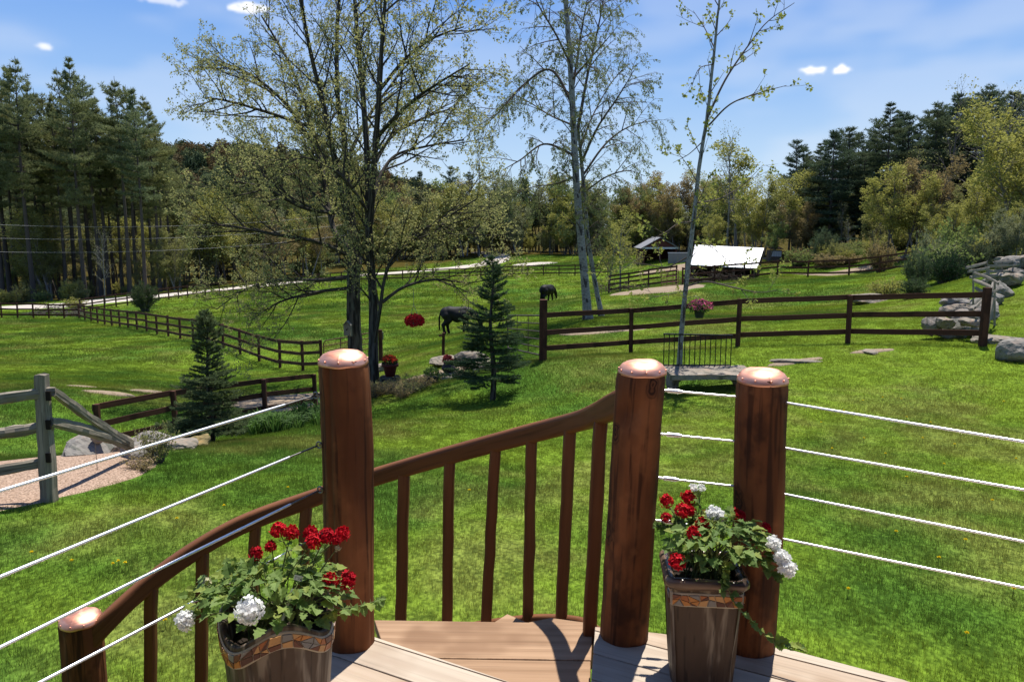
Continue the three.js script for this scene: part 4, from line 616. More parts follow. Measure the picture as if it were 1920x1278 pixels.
railFence('brown three-rail paddock fence running from the gatepost to the boulder heap', [[1018, 20, 1.62, 0.2], [1183, 22], [1383, 20.6], [1590, 20], [1843, 17.6, 1.36, 0.15]], { side: -1, rails: [1.20, 0.74, 0.30] });
railFence('long brown fence dividing the two paddocks, ending at the tube gate', [...lineOf(G(148, 67), G(568, 32), 19), G(603, 31)], { m: M.fenceBrown });
railFence('brown fence along the gravel road at the paddock corner', lineOf(G(-90, 63), G(148, 67), 8), { m: M.fenceBrown });
railFence('brown fence following the gravel road beside the wood', lineOf(G(150, 71), G(385, 86), 12).concat(lineOf(G(385, 86), G(640, 99), 11).slice(1)), { m: M.fenceFar });
railFence('dark brown fence crossing the far end of the pasture', lineOf(G(640, 99), G(990, 97), 12).concat(lineOf(G(990, 97), G(1140, 92), 5).slice(1)), { m: M.fenceFar, pw: 0.13 });
railFence('weathered brown corral fence in front of the dark red shed', [[1141, 62], [1178, 62], [1216, 61], [1268, 60]], { h: 1.5, rails: [1.42, 1.1, 0.75, 0.35], rh: 0.15, m: M.fenceFar });
railFence('brown fence running past the white-roofed shelter to the rust-tinged shrub', [[1280, 57], [1340, 58], [1395, 59], [1458, 61], [1515, 60], [1592, 57], [1650, 56], [1720, 54]], { h: 1.3, m: M.fenceBrown });
railFence('low brown fence behind the bushy spruce, slanting down to the split-rail corner', [[186, 15.6], [330, 17.6], [497, 20], [592, 22.3]], { h: 0.98, rails: [0.92, 0.55, 0.18], rh: 0.13, side: -1 });
// ---- tube gates
function tubeGate(label, a, b, h, m) {
  const g = thing('tube_gate', label, 'gate', a), d = V(b.x - a.x, 0, b.z - a.z), L = d.length(); d.normalize();
  const at = (t, y) => V(a.x + d.x * t, lerp(a.y, b.y, t / L) + y, a.z + d.z * t), rr = 0.022, pts = [];
  const y0 = 0.15, y1 = h, c = 0.14; for (const [cx, cy, a0] of [[L - c, y1 - c, 0], [c, y1 - c, 1], [c, y0 + c, 2], [L - c, y0 + c, 3]]) for (let k = 0; k <= 4; k++) { const q = (a0 + k / 4) * Math.PI / 2; pts.push(at(cx + Math.cos(q) * c, cy + Math.sin(q) * c)); } pts.push(pts[0].clone());
  partW('frame', new GB().tube(pts, rr, 8).build(), m, g);
  for (let k = 1; k < 5; k++) partW('bar', new GB().tube([at(0, lerp(y0, y1, k / 5)), at(L, lerp(y0, y1, k / 5))], rr * 0.8, 8).build(), m, g);
  for (const t of [0.33, 0.67]) partW('brace', board(at(L * t, y0), at(L * t, y1), 0.05, 0.012, R1, 0.001, V(d.z, 0, -d.x)), m, g);
  return g;
}
const gateRed = mat({ color: [0.16, 0.062, 0.040], roughness: 0.55, metalness: 0.2 }), gateDark = mat({ color: [0.060, 0.034, 0.028], roughness: 0.5, metalness: 0.2 });
tubeGate('rust-red tube gate at the end of the long dividing fence', G(608, 31), G(706, 30.4), 1.2, gateRed);
{ const b = G(714, 30.4), o = thing('gate_post', 'short brown gatepost holding the latch side of the rust-red tube gate', 'post', b); partW('post', board(V(b.x, b.y - 0.2, b.z), V(b.x, b.y + 1.25, b.z), 0.15, 0.15, R1, 0.004, V(0, 0, 1)), M.fenceBrown, o); partW('latch', board(V(b.x + 0.1, b.y + 0.85, b.z), V(b.x + 0.1, b.y + 1.15, b.z), 0.05, 0.05, R1, 0.002, V(0, 0, 1)), M.darkSteel, o); }
tubeGate('dark tube gate standing open beside the tall gatepost', V(G(1013, 20.2).x, G(1013, 20.2).y, -20.2), G(952, 24.5), 1.2, gateDark);
tubeGate('small tube gate of the corral by the bare dirt', G(1240, 56), G(1272, 56.5), 1.2, gateRed);
{ const b = G(831, 27), o = thing('post_stub', 'lone short brown post by the pale stones', 'post', b); partW('post', board(V(b.x, b.y - 0.2, b.z), V(b.x + 0.02, b.y + 0.84, b.z), 0.1, 0.1, R1, 0.004, V(0, 0, 1)), M.fenceBrown, o); partW('crosspiece', board(V(b.x - 0.14, b.y + 0.74, b.z + 0.07), V(b.x + 0.02, b.y + 0.77, b.z + 0.07), 0.04, 0.06, R1, 0.004), M.fenceBrown, o); }

// ---- weathered split-rail fence with rails dropped into a bed of stones and driftwood
{
  const b = G(91, 8), o = thing('split_rail_fence', 'grey weathered split-rail fence with two rails slanting to the ground', 'fence', b), r = rand(81);
  const z = b.z, px2m = (px, py, D) => P(px, py, D);
  const topY = px2m(95, 700, 8).y;
  // post: tapered, flat-faced, with mortise holes
  const prof = (y) => { const t = (y - b.y) / (topY - b.y); return [0.075 - 0.012 * t + (noise2(t * 9, 1, 0, 0, 6) - 0.5) * 0.012, 0.058 - 0.008 * t]; };
  const rows = 14, gb = new GB(), ring = []; for (let k = 0; k <= rows; k++) { const y = lerp(b.y - 0.2, topY, k / rows), [w, d] = prof(y), cx = b.x + 0.035 * (k / rows) + (r() - 0.5) * 0.008; ring.push([[-w, -d], [-w * 0.85, d], [w * 0.2, d * 1.15], [w, d * 0.9], [w * 0.96, -d], [0, -d * 1.12]].map(([x, q]) => V(cx + x, y - (k === rows ? Math.abs(x) * 0.25 : 0), z + q))); }
  for (let k = 0; k < rows; k++) for (let e = 0; e < 6; e++) { const f = (e + 1) % 6; gb.quad(ring[k][e], ring[k][f], ring[k + 1][f], ring[k + 1][e]); const q = gb.u.length - 8, y0 = ring[k][e].y, y1 = ring[k + 1][e].y; gb.u.splice(q, 8, e * 0.07, y0, (e + 1) * 0.07, y0, (e + 1) * 0.07, y1, e * 0.07, y1); }
  for (let e = 1; e < 5; e++) gb.tri(ring[rows][0], ring[rows][e], ring[rows][e + 1]);
  const post = partW('post', gb.build(), M.greyWood, o);
  for (const py of [742, 796, 858]) { const c = px2m(90, py, 7.94), h = new THREE.BoxGeometry(0.05, 0.10, 0.02); h.translate(c.x, c.y, c.z + 0.0); partW('mortise', h, M.soil, o); }
  const rail = (a, c, r0, r1) => partW('rail', roughLog(a, c, r0, r1, r, 9, 0.55, 14, 0.24), M.greyWood, o);
  rail(px2m(-160, 770, 7.6), px2m(104, 733, 8.03), 0.065, 0.06);
  rail(px2m(-160, 835, 7.6), px2m(100, 797, 8.03), 0.066, 0.055);
  rail(px2m(-160, 905, 7.6), px2m(98, 864, 8.03), 0.07, 0.055);
  rail(px2m(100, 735, 8.0), px2m(240, 830, 10.2), 0.062, 0.065);
  rail(px2m(96, 790, 8.0), px2m(246, 832, 10.4), 0.05, 0.09);
  const b2 = G(-170, 7.6); partW('post', roughLog(V(b2.x, b2.y - 0.2, b2.z), V(b2.x, b2.y + 1.2, b2.z), 0.09, 0.075, r, 7, 0.9, 8), M.greyWood, o);
}
// ---- boulders and stones
function boulder(label, px, D, sx, sy, sz, seed, m = M.rock, sink = 0.35, tilt = 0, name = 'boulder', group, lift = 0) { const b = G(px, D), g = rock(seed, sx, sy, sz, 5); g.rotateY(seed * 1.7); if (tilt) g.rotateZ(tilt); const o = shadows(new THREE.Mesh(g, m)); o.name = numbered(name); o.position.set(b.x, b.y + sy * (1 - 2 * sink) * 0.9 + lift, b.z); scene.add(o); return meta(o, label, 'rock', group); }
boulder('long pale reddish ledge stone behind the split-rail post', 175, 11.3, 0.85, 0.24, 0.40, 1, M.rock, 0.35);
boulder('small yellowish stone lying on the ledge stone', 186, 11.0, 0.13, 0.09, 0.10, 2, M.rockPale, 0, 0, 'boulder', null, 0.20);
boulder('smooth grey boulder under the fallen rails', 262, 10.7, 0.38, 0.19, 0.32, 3, M.rock, 0.35);
boulder('grey stone behind the fallen rails', 285, 12.0, 0.40, 0.22, 0.3, 4, M.rock, 0.3);
boulder('flat pale stepping stone below the bushy spruce', 340, 11.9, 0.36, 0.10, 0.26, 5, M.rockPale, 0.25);
boulder('mossy brown rock at the foot of the bushy spruce', 372, 12.3, 0.22, 0.14, 0.16, 6, mat({ map: M.rock.map, color: [1.1, 0.95, 0.5], roughness: 1 }), 0.3);
boulder('flat pale stone by the lone short post', 836, 24.6, 0.72, 0.20, 0.5, 8, M.rockPale, 0.3);
boulder('rounded pale stone next to the lone post, half behind the spruce', 885, 24.2, 0.75, 0.24, 0.5, 9, M.rockPale, 0.3);
boulder('low pale stone under the dark urn', 846, 22.2, 0.62, 0.14, 0.4, 10, M.rockPale, 0.3);
boulder('pale stone half hidden by the lawn spruce', 905, 22.6, 0.5, 0.16, 0.4, 12, M.rockPale, 0.3);
boulder('pale stone peeping from behind the slender maple trunk', 722, 27, 0.3, 0.22, 0.3, 13, M.rockPale, 0.25);
{
  for (const [label, px, D, sx, sy, sz, sd, lift, m] of [['flat-topped long boulder crowning the heap by the zigzag fence', 1783, 20.6, 0.56, 0.17, 0.4, 21, 0.80, M.rock], ['blocky dark boulder at the tail of the heap', 1746, 19.6, 0.26, 0.30, 0.3, 22, 0.26, M.rock], ['smooth pale boulder in the middle of the heap', 1771, 19.2, 0.27, 0.17, 0.24, 24, 0.38, M.rockPale], ['sharp-backed grey boulder under the crowning boulder', 1803, 19.8, 0.34, 0.18, 0.3, 23, 0.48, M.rock], ['flat pale boulder next to the fence end post', 1818, 18.9, 0.32, 0.12, 0.3, 25, 0.40, M.rockPale], ['large shadowed boulder at the base of the heap', 1790, 19.6, 0.62, 0.30, 0.36, 26, 0.1, M.rock], ['pinkish boulder behind the sharp-backed one', 1790, 20.2, 0.42, 0.24, 0.3, 27, 0.52, M.rockPale], ['rounded boulder low behind the fence end post', 1830, 19.6, 0.3, 0.3, 0.3, 29, 0.12, M.rock]]) boulder(label, px, D, sx, sy, sz, sd, m, 0.3, 0, 'boulder', null, lift);
  boulder('broad pale slab of rock at the end of the brown fence', 1878, 18.2, 0.62, 0.17, 0.55, 30, M.rockPale, 0.35);
  boulder('big craggy dark boulder on the lawn beside the rock slab', 1918, 16.2, 0.50, 0.36, 0.42, 31, M.rock, 0.3);
  boulder('sloping rock ledge in the grass beyond the brown fence', 1625, 33, 1.1, 0.3, 0.9, 32, M.rockPale, 0.25);
  boulder('rocky outcrop at the top of the bank by the zigzag fence', 1900, 36, 0.8, 0.34, 0.7, 33, M.rockPale, 0.15);
  boulder('flat rock set flush in the lawn', 1632, 18.1, 0.40, 0.06, 0.2, 34, M.rockPale, 0.3);
  boulder('long thin bare rock strip showing through the lawn', 1497, 17.5, 0.70, 0.06, 0.17, 35, M.rockPale, 0.3, 0);
}
{ const r = rand(88); for (const [px, D, lift] of [[1836, 22.8, 0.1], [1850, 24, 0.15], [1838, 25, 0.2], [1858, 26, 0.2], [1874, 27.2, 0.2], [1886, 28.6, 0.25], [1866, 28.8, 0.3], [1900, 30, 0.2], [1912, 31.4, 0.25], [1890, 31.5, 0.4], [1920, 33, 0.3]]) boulder('rough grey stone in the low wall under the zigzag rails', px, D, 0.34 + r() * 0.3, 0.24 + r() * 0.14, 0.3 + r() * 0.15, 50 + Math.floor(r() * 40), r() < 0.6 ? M.rock : M.rockPale, 0.3, 0, 'boulder', 'stones under the zigzag rails', lift * 0.5); }
// ---- zigzag fence of silvery split rails on the bank
{
  const b = G(1850, 20), o = thing('zigzag_fence', 'silvery zigzag fence of stacked split rails climbing the bank', 'fence', b), r = rand(91);
  for (const [a, c, D0, D1, q = 0.056] of [[[1828, 512], [1873, 532], 24, 22], [[1862, 531], [1848, 563], 21.4, 19.2, 0.065], [[1870, 544], [1829, 577], 21.2, 18.6], [[1868, 560], [1838, 590], 21, 18.6], [[1816, 509], [1856, 502], 24.6, 27.2], [[1812, 502], [1852, 492], 24.4, 27.4], [[1820, 520], [1856, 512], 24.6, 27.2], [[1848, 499], [1914, 496], 27, 31], [[1850, 508], [1908, 507], 27, 31], [[1866, 492], [1915, 488], 28, 32.5], [[1826, 525], [1872, 545], 23.8, 21.8], [[1830, 540], [1870, 560], 23.6, 21.8], [[1850, 517], [1908, 514], 27, 31], [[1890, 494], [1912, 486], 31, 33]]) partW('rail', roughLog(P(...a, D0), P(...c, D1), q, q * 0.85, r, 6, 0.6, 7, 0.18), M.driftWood, o);
  for (const [px, D, top] of [[1826, 24.2, 505], [1866, 21.4, 528], [1852, 27, 488], [1902, 31, 490], [1880, 29, 490]]) { const g0 = G(px, D), t = P(px, top, D); partW('stake', roughLog(V(g0.x, g0.y - 0.1, g0.z), t, 0.042, 0.036, r, 6, 0.8, 6), M.greyWood, o); }
  const p = G(1843, 17.75), q = P(1862, 560, 18.3); partW('prop', roughLog(V(p.x, p.y - 0.05, p.z), q, 0.075, 0.07, r, 6, 0.8, 7), M.greyWood, o);
}
// ---- stone bench with an iron back
{
  const D = 15.5, a = P(1246, 690, D), c = P(1402, 692, D), seatY = a.y, gl = G(1310, D), o = thing('stone_bench', 'rough stone slab bench with a black iron railing for its back', 'bench', V((a.x + c.x) / 2, gl.y, -D));
  const L = c.x - a.x, cx = (a.x + c.x) / 2, g = new THREE.BoxGeometry(L, 0.10, 0.86, 32, 2, 16), p = g.attributes.position;
  for (let i = 0; i < p.count; i++) { const x = p.getX(i), y = p.getY(i), z = p.getZ(i); p.setXYZ(i, x + (noise3(x * 4, y * 9, z * 4, 3) - 0.5) * 0.05, y + (noise3(x * 7 + 3, 1, z * 7, 5) - 0.5) * 0.022, z + (noise3(x * 5, y * 8, z * 3 + 9, 7) - 0.5) * 0.06 + x * 0.02); }
  const uv = g.attributes.uv; for (let i = 0; i < p.count; i++) uv.setXY(i, p.getX(i), p.getZ(i) * 1.3 + p.getY(i)); g.computeVertexNormals(); g.rotateX(0.05); g.translate(cx, seatY - 0.055, -D + 0.18); partW('seat', g, M.rockPale, o);
  for (const [x, s] of [[a.x + 0.18, 41], [c.x - 0.20, 42]]) { const lg = rock(s, 0.13, (seatY - gl.y) * 0.62, 0.2, 4, 0.3); const gy = ground(x, -D); lg.translate(x, lerp(gy, seatY, 0.42), -D); partW('leg', lg, M.rock, o); }
  const z = -D - 0.2, x0 = P(1245, 660, D + 0.2).x, x1 = P(1371, 660, D + 0.2).x, y1 = P(1245, 626, D + 0.2).y, iron = mat({ color: [0.012, 0.012, 0.013], roughness: 0.45, metalness: 0.6 });
  const back = part('backrest', new THREE.BoxGeometry(0.001, 0.001, 0.001), iron, o); back.geometry = board(V(x0 - cx - 0.02, y1 - gl.y, z + D), V(x1 - cx + 0.02, y1 - gl.y - 0.03, z + D), 0.04, 0.03, R1, 0);
  part('rail', board(V(x0 - cx, seatY - gl.y + 0.03, z + D), V(x1 - cx, seatY - gl.y + 0.03, z + D), 0.03, 0.02, R1, 0), iron, back);
  for (let k = 0; k < 14; k++) { const x = lerp(x0, x1, k / 13) - cx; part('baluster', new THREE.CylinderGeometry(0.010, 0.010, y1 - seatY - 0.02, 8).translate(x, (y1 + seatY) / 2 - gl.y, z + D), iron, back); }
}
// ---- horses
function horseBody(joints, bones, cell, k = 0.06) {
  const lo = V(1e9, 1e9, 1e9), hi = V(-1e9, -1e9, -1e9); for (const [x, y, z, r] of Object.values(joints)) { lo.min(V(x - r - 0.1, y - r - 0.1, z - r - 0.1)); hi.max(V(x + r + 0.1, y + r + 0.1, z + r + 0.1)); }
  const size = Math.max(hi.x - lo.x, hi.y - lo.y, hi.z - lo.z), res = Math.ceil(size / cell), mc = new MarchingCubes(res, new THREE.MeshBasicMaterial(), false, false, 90000), half = res / 2, ctr = lo.clone().add(hi).multiplyScalar(0.5), S = size / 2;
  const list = bones.map(([a, b]) => [joints[a], joints[b]]);
  for (let z = 0; z < res; z++) for (let y = 0; y < res; y++) for (let x = 0; x < res; x++) {
    const px = ctr.x + (x - half) / half * S, py = ctr.y + (y - half) / half * S, pz = ctr.z + (z - half) / half * S; let d = 9;
    for (const [a, b] of list) { const bx = b[0] - a[0], by = b[1] - a[1], bz = b[2] - a[2], h = clamp(((px - a[0]) * bx + (py - a[1]) * by + (pz - a[2]) * bz) / (bx * bx + by * by + bz * bz + 1e-9)), e = Math.hypot(px - a[0] - bx * h, py - a[1] - by * h, pz - a[2] - bz * h) - lerp(a[3], b[3], h), q = clamp(0.5 + 0.5 * (d - e) / k); d = lerp(d, e, q) - k * q * (1 - q); }
    mc.field[x + y * res + z * res * res] = -d;
  }
  mc.isolation = 0; mc.update(); const n = mc.count, g = new THREE.BufferGeometry(); g.setAttribute('position', new THREE.BufferAttribute(mc.positionArray.slice(0, n * 3).map((v, i) => v * S + [ctr.x, ctr.y, ctr.z][i % 3]), 3)); g.setAttribute('normal', new THREE.BufferAttribute(mc.normalArray.slice(0, n * 3), 3)); g.setAttribute('uv', new THREE.BufferAttribute(new Float32Array(n * 2), 2)); return g;
}
{
  // the horse looks along +x, hooves at y = 0; head down, grazing
  const J = { rump: [-0.58, 1.17, 0, 0.345], croup: [-0.38, 1.20, 0, 0.335], barrel: [0.0, 1.06, 0, 0.37], belly: [0.05, 0.98, 0, 0.35], girth: [0.40, 1.05, 0, 0.355], wither: [0.48, 1.32, 0, 0.20], chest: [0.64, 1.06, 0, 0.28], neck0: [0.70, 1.20, 0, 0.27], neck1: [1.02, 1.04, 0.02, 0.215], poll: [1.30, 0.78, 0.04, 0.135], jaw: [1.36, 0.62, 0.04, 0.125], nose: [1.46, 0.34, 0.05, 0.07], lip: [1.47, 0.26, 0.05, 0.055] };
  const B = [['rump', 'croup'], ['croup', 'barrel'], ['barrel', 'girth'], ['belly', 'girth'], ['croup', 'belly'], ['girth', 'wither'], ['girth', 'chest'], ['croup', 'wither'], ['chest', 'neck0'], ['wither', 'neck0'], ['neck0', 'neck1'], ['neck1', 'poll'], ['poll', 'jaw'], ['jaw', 'nose'], ['nose', 'lip']];
  for (const [s, z, fx, hx] of [['l', 0.15, 0.10, -0.02], ['r', -0.15, -0.12, 0.22]]) {
    Object.assign(J, { ['sh' + s]: [0.56, 1.00, z, 0.19], ['el' + s]: [0.50 + fx * 0.2, 0.78, z, 0.14], ['kn' + s]: [0.54 + fx * 0.6, 0.45, z, 0.082], ['fe' + s]: [0.53 + fx, 0.15, z, 0.064], ['fh' + s]: [0.57 + fx, 0.055, z, 0.085], ['hi' + s]: [-0.58, 1.04, z * 1.05, 0.27], ['st' + s]: [-0.46 + hx * 0.3, 0.78, z * 1.1, 0.19], ['ho' + s]: [-0.74 + hx, 0.51, z, 0.098], ['hf' + s]: [-0.69 + hx, 0.16, z, 0.066], ['hh' + s]: [-0.65 + hx, 0.055, z, 0.085] });
    B.push(['sh' + s, 'el' + s], ['el' + s, 'kn' + s], ['kn' + s, 'fe' + s], ['fe' + s, 'fh' + s], ['hi' + s, 'st' + s], ['st' + s, 'ho' + s], ['ho' + s, 'hf' + s], ['hf' + s, 'hh' + s]);
  }
  J.earl = [1.26, 0.86, 0.07, 0.035]; J.eart = [1.22, 0.97, 0.10, 0.012]; J.earr = [1.26, 0.86, 0.01, 0.035]; J.eaq = [1.22, 0.97, -0.02, 0.012]; B.push(['earl', 'eart'], ['earr', 'eaq']);
  const body = horseBody(J, B, 0.036, 0.05), coat = mat({ color: [0.012, 0.011, 0.012], roughness: 0.62 }), hair = mat({ color: [0.008, 0.008, 0.009], roughness: 0.6 });
  const r = rand(33), tail = new GB(), mane = new GB();
  for (let k = 0; k < 70; k++) { const q = [V(-0.88, 1.30, (r() - 0.5) * 0.06)]; const sx = -0.04 - r() * 0.07, sz = (r() - 0.5) * 0.18; for (let e = 1; e <= 5; e++) q.push(V(-0.90 + sx * Math.min(1, e / 2), 1.30 - e * (0.20 + r() * 0.02), (q[0].z + sz * e / 5))); tail.tube(q, (t) => lerp(0.026, 0.010, t), 3); }
  for (let k = 0; k < 90; k++) { const t = k / 89, a = V(lerp(0.55, 1.28, t), lerp(1.50, 0.90, t) - 0.05 * Math.sin(t * 3), 0.03), l = 0.22 + r() * 0.12, q = [a, V(a.x + 0.02, a.y - 0.02, 0.14), V(a.x + 0.03 - r() * 0.05, a.y - l, 0.17)]; mane.tube(q, (e) => lerp(0.016, 0.005, e), 3); }
  const tg = tail.build(), mg = mane.build();
  const horse = (label, px, D, turn, s) => { const b = G(px, D), o = thing('horse', label, 'horse', b); o.rotation.y = turn; o.scale.setScalar(s); part('body', body, coat, o); part('mane', mg, hair, o); part('tail', tg, hair, o); return o; };
  horse('black horse grazing behind the lone lawn spruce, seen side-on', 856, 42, 0.12, 0.96);
  horse('black horse grazing far out in the pasture, seen from behind', 1026, 70, 0.95, 1.02);
}
// ---- sheds
{
  const b = G(1237, 95), y0 = b.y, o = thing('shed', 'dark red open-fronted shed with a grey gable roof', 'shed', b), W = 4.1, dep = 5, H = 1.75, A = 2.9, red = mat({ color: [0.095, 0.034, 0.028], roughness: 0.9 }), white = mat({ color: [0.55, 0.56, 0.6], roughness: 0.8 }), grey = mat({ color: [0.19, 0.19, 0.195], roughness: 0.7 });
  const bx = (n, w, h, d, x, y, z, m) => part(n, new THREE.BoxGeometry(w, h, d).translate(x, y, z), m, o);
  bx('wall', 0.1, H + 0.3, dep, -W / 2, H / 2 - 0.15, -dep / 2, red); bx('wall', 0.1, H + 0.3, dep, W / 2, H / 2 - 0.15, -dep / 2, red); bx('wall', W - 0.1, H + 0.3, 0.1, 0, H / 2 - 0.15, -dep, red);
  const sh = new THREE.Shape([new THREE.Vector2(-W / 2 - 0.05, H), new THREE.Vector2(W / 2 + 0.05, H), new THREE.Vector2(0, A)]); part('gable', new THREE.ExtrudeGeometry(sh, { depth: 0.08, bevelEnabled: false }).translate(0, 0, -0.05), red, o);
  bx('beam', W + 0.3, 0.2, 0.12, 0, H - 0.02, 0.1, white);
  for (const x of [-W / 2 + 0.1, 0, W / 2 - 0.1]) bx('post', 0.14, H + 0.3, 0.14, x, H / 2 - 0.2, 0.09, red);
  for (const s of [-1, 1]) part('roof', board(V(s * (W / 2 + 0.35) / 2 + 0, (A + H - 0.2) / 2 + 0.12, 0.35), V(s * (W / 2 + 0.35) / 2, (A + H - 0.2) / 2 + 0.12, -dep - 0.2), Math.hypot(W / 2 + 0.35, A - H + 0.2), 0.07, R1, 0, V(s * (A - H + 0.2), W / 2 + 0.35, 0).normalize()), grey, o);
  const c = G(1271, 92), t = thing('stock_tank', 'pale grey metal panel wall beside the dark red shed', 'panel', c); for (let k = 0; k < 4; k++) part('panel', new THREE.BoxGeometry(0.56, 1.2, 0.06).translate(-0.87 + k * 0.58, 0.55, 0), grey, t); part('top_rail', new THREE.BoxGeometry(2.4, 0.08, 0.1).translate(0, 1.2, 0), white, t);
}
{
  // run-in shelter: low, with a bright metal roof that comes down almost to the ground
  const eL = P(1296, 497, 61.5), eR = P(1421, 504, 61), rL = P(1304, 460, 65.5), rR = P(1434, 466, 65), base = V((eL.x + eR.x) / 2, G(1360, 62).y, -62), o = thing('run_in_shelter', 'low run-in shelter with a bright white standing-seam metal roof', 'shelter', base);
  const metal = mat({ color: [0.60, 0.61, 0.63], roughness: 0.45, metalness: 0.3 }), dark = mat({ color: [0.105, 0.075, 0.055], roughness: 0.9 }), N = 9;
  const mixV = (a, b, t) => a.clone().lerp(b, t), back = (v) => v.clone().add(V(0.4, 0, -4.2));
  for (let k = 0; k < N; k++) { const t0 = k / N, t1 = (k + 1) / N - 0.009, n = V(0, 0.05, 0), g = new GB(), a = mixV(eL, eR, t0), b = mixV(eL, eR, t1), c = mixV(rL, rR, t1), d = mixV(rL, rR, t0); const u = [a, b, c, d].map((v) => v.clone().add(n)); g.quad(...u); g.quad(d, c, b, a); for (let e = 0; e < 4; e++) { const f = (e + 1) % 4; g.quad([a, b, c, d][e], [a, b, c, d][f], u[f], u[e]); } const pn = partW('roof_panel', g.build(), metal, o); const s = new GB(); s.tube([u[0].clone(), u[3].clone()], 0.04, 6); partW('seam', s.build(), metal, o); }
  { const g = new GB(), a = rL.clone().add(V(0, 0.02, 0)), b = rR.clone().add(V(0, 0.02, 0)), c = V(rR.x + 0.2, eR.y, rR.z - 4), d = V(rL.x + 0.2, eL.y, rL.z - 4); g.quad(a, b, c, d); g.quad(d, c, b, a); partW('roof', g.build(), metal, o); }
  for (const [e, r] of [[eL, rL], [eR, rR]]) { const gy = G(1430, 63).y - 0.2, q = V(r.x + 0.2, e.y, r.z - 4), g = new GB(), s = V(0.06, 0, 0); const pts = [V(e.x, gy, e.z), e, r, q, V(q.x, gy, q.z)].map((v) => v.clone().add(V(0.02, -0.03, -0.1))); for (const sg of [0, 1]) { const z = pts.map((v) => v.clone().addScaledVector(s, sg)); g.tri(z[0], z[1], z[2]); g.tri(z[0], z[2], z[3]); g.tri(z[0], z[3], z[4]); } partW('wall', g.build(), dark, o); }
  const gy = base.y - 0.2; for (let k = 0; k < 4; k++) { const v = mixV(eL, eR, 0.04 + k * 0.305); partW('post', board(V(v.x, gy, v.z - 0.12), V(v.x, v.y - 0.02, v.z - 0.12), 0.14, 0.14, R1, 0.003, V(0, 0, 1)), dark, o); }
  { const a = V(rL.x, gy, rL.z - 3.6), b = V(rR.x, gy, rR.z - 3.6), g = board(V(a.x, (gy + eL.y) / 2, a.z), V(b.x, (gy + eL.y) / 2, b.z), 0.1, eL.y - gy, R1, 0); partW('back_wall', g, dark, o); }
  const s = G(1456, 84), t = thing('small_shed', 'small dark lean-to with a pale front panel beyond the shelter', 'shed', s); part('wall', new THREE.BoxGeometry(1.2, 1.2, 1.4).translate(0, 0.5, -0.8), dark, t); part('roof', board(V(0, 1.22, 0.1), V(0, 1.5, -1.7), 1.4, 0.06, R1, 0), dark, t); for (let k = 0; k < 4; k++) part('panel', new THREE.BoxGeometry(0.24, 0.6, 0.05).translate(-0.4 + k * 0.27, 0.72, -0.04), mat({ color: [0.42, 0.42, 0.43] }), t);
}
// brush pile and hay behind the shelter fence
{
  const b = G(1350, 58.6), r = rand(61), g = new GB(); for (let k = 0; k < 260; k++) { const x = (r() - 0.5) * 5.2, y = r() * 0.55 * (1 - Math.abs(x) / 3.2), p = V(x, y, (r() - 0.5) * 0.9), d = rdir(r); d.y *= 0.4; g.tube(bent(p, d.normalize(), 0.5 + r() * 0.9, 2, r, 0.3, 0), 0.018, 3); }
  const o = shadows(new THREE.Mesh(g.build(), mat({ color: [0.045, 0.034, 0.028] }))); o.name = 'brush_pile'; o.position.copy(b); scene.add(o); meta(o, 'dark brush heaped along the foot of the white-roofed shelter', 'brush', null, 'stuff');
  const b2 = G(1170, 60.5), g2 = new GB(); for (let k = 0; k < 160; k++) { const x = (r() - 0.5) * 4, y = r() * 0.5, p = V(x, y, (r() - 0.5) * 0.9), d = rdir(r); d.y *= 0.4; g2.tube(bent(p, d.normalize(), 0.5 + r() * 0.8, 2, r, 0.3, 0), 0.016, 3); }
  const o2 = shadows(new THREE.Mesh(g2.build(), mat({ color: [0.07, 0.055, 0.04] }))); o2.name = 'brush_pile_001'; o2.position.copy(b2); scene.add(o2); meta(o2, 'tangled brush lying along the corral fence', 'brush', null, 'stuff');
  const b3 = G(108, 68.5), g3 = new GB(); for (let k = 0; k < 220; k++) { const x = (r() - 0.5) * 5, y = r() * 0.9 * (1 - Math.abs(x) / 3.2), p = V(x, y, (r() - 0.5) * 1.2), d = rdir(r); d.y *= 0.4; g3.tube(bent(p, d.normalize(), 0.5 + r() * 0.9, 2, r, 0.3, 0), 0.02, 3); }
  const o3 = shadows(new THREE.Mesh(g3.build(), mat({ color: [0.085, 0.075, 0.065] }))); o3.name = 'brush_pile_002'; o3.position.copy(b3); scene.add(o3); meta(o3, 'grey brush pile behind the paddock corner by the road', 'brush', null, 'stuff');
}
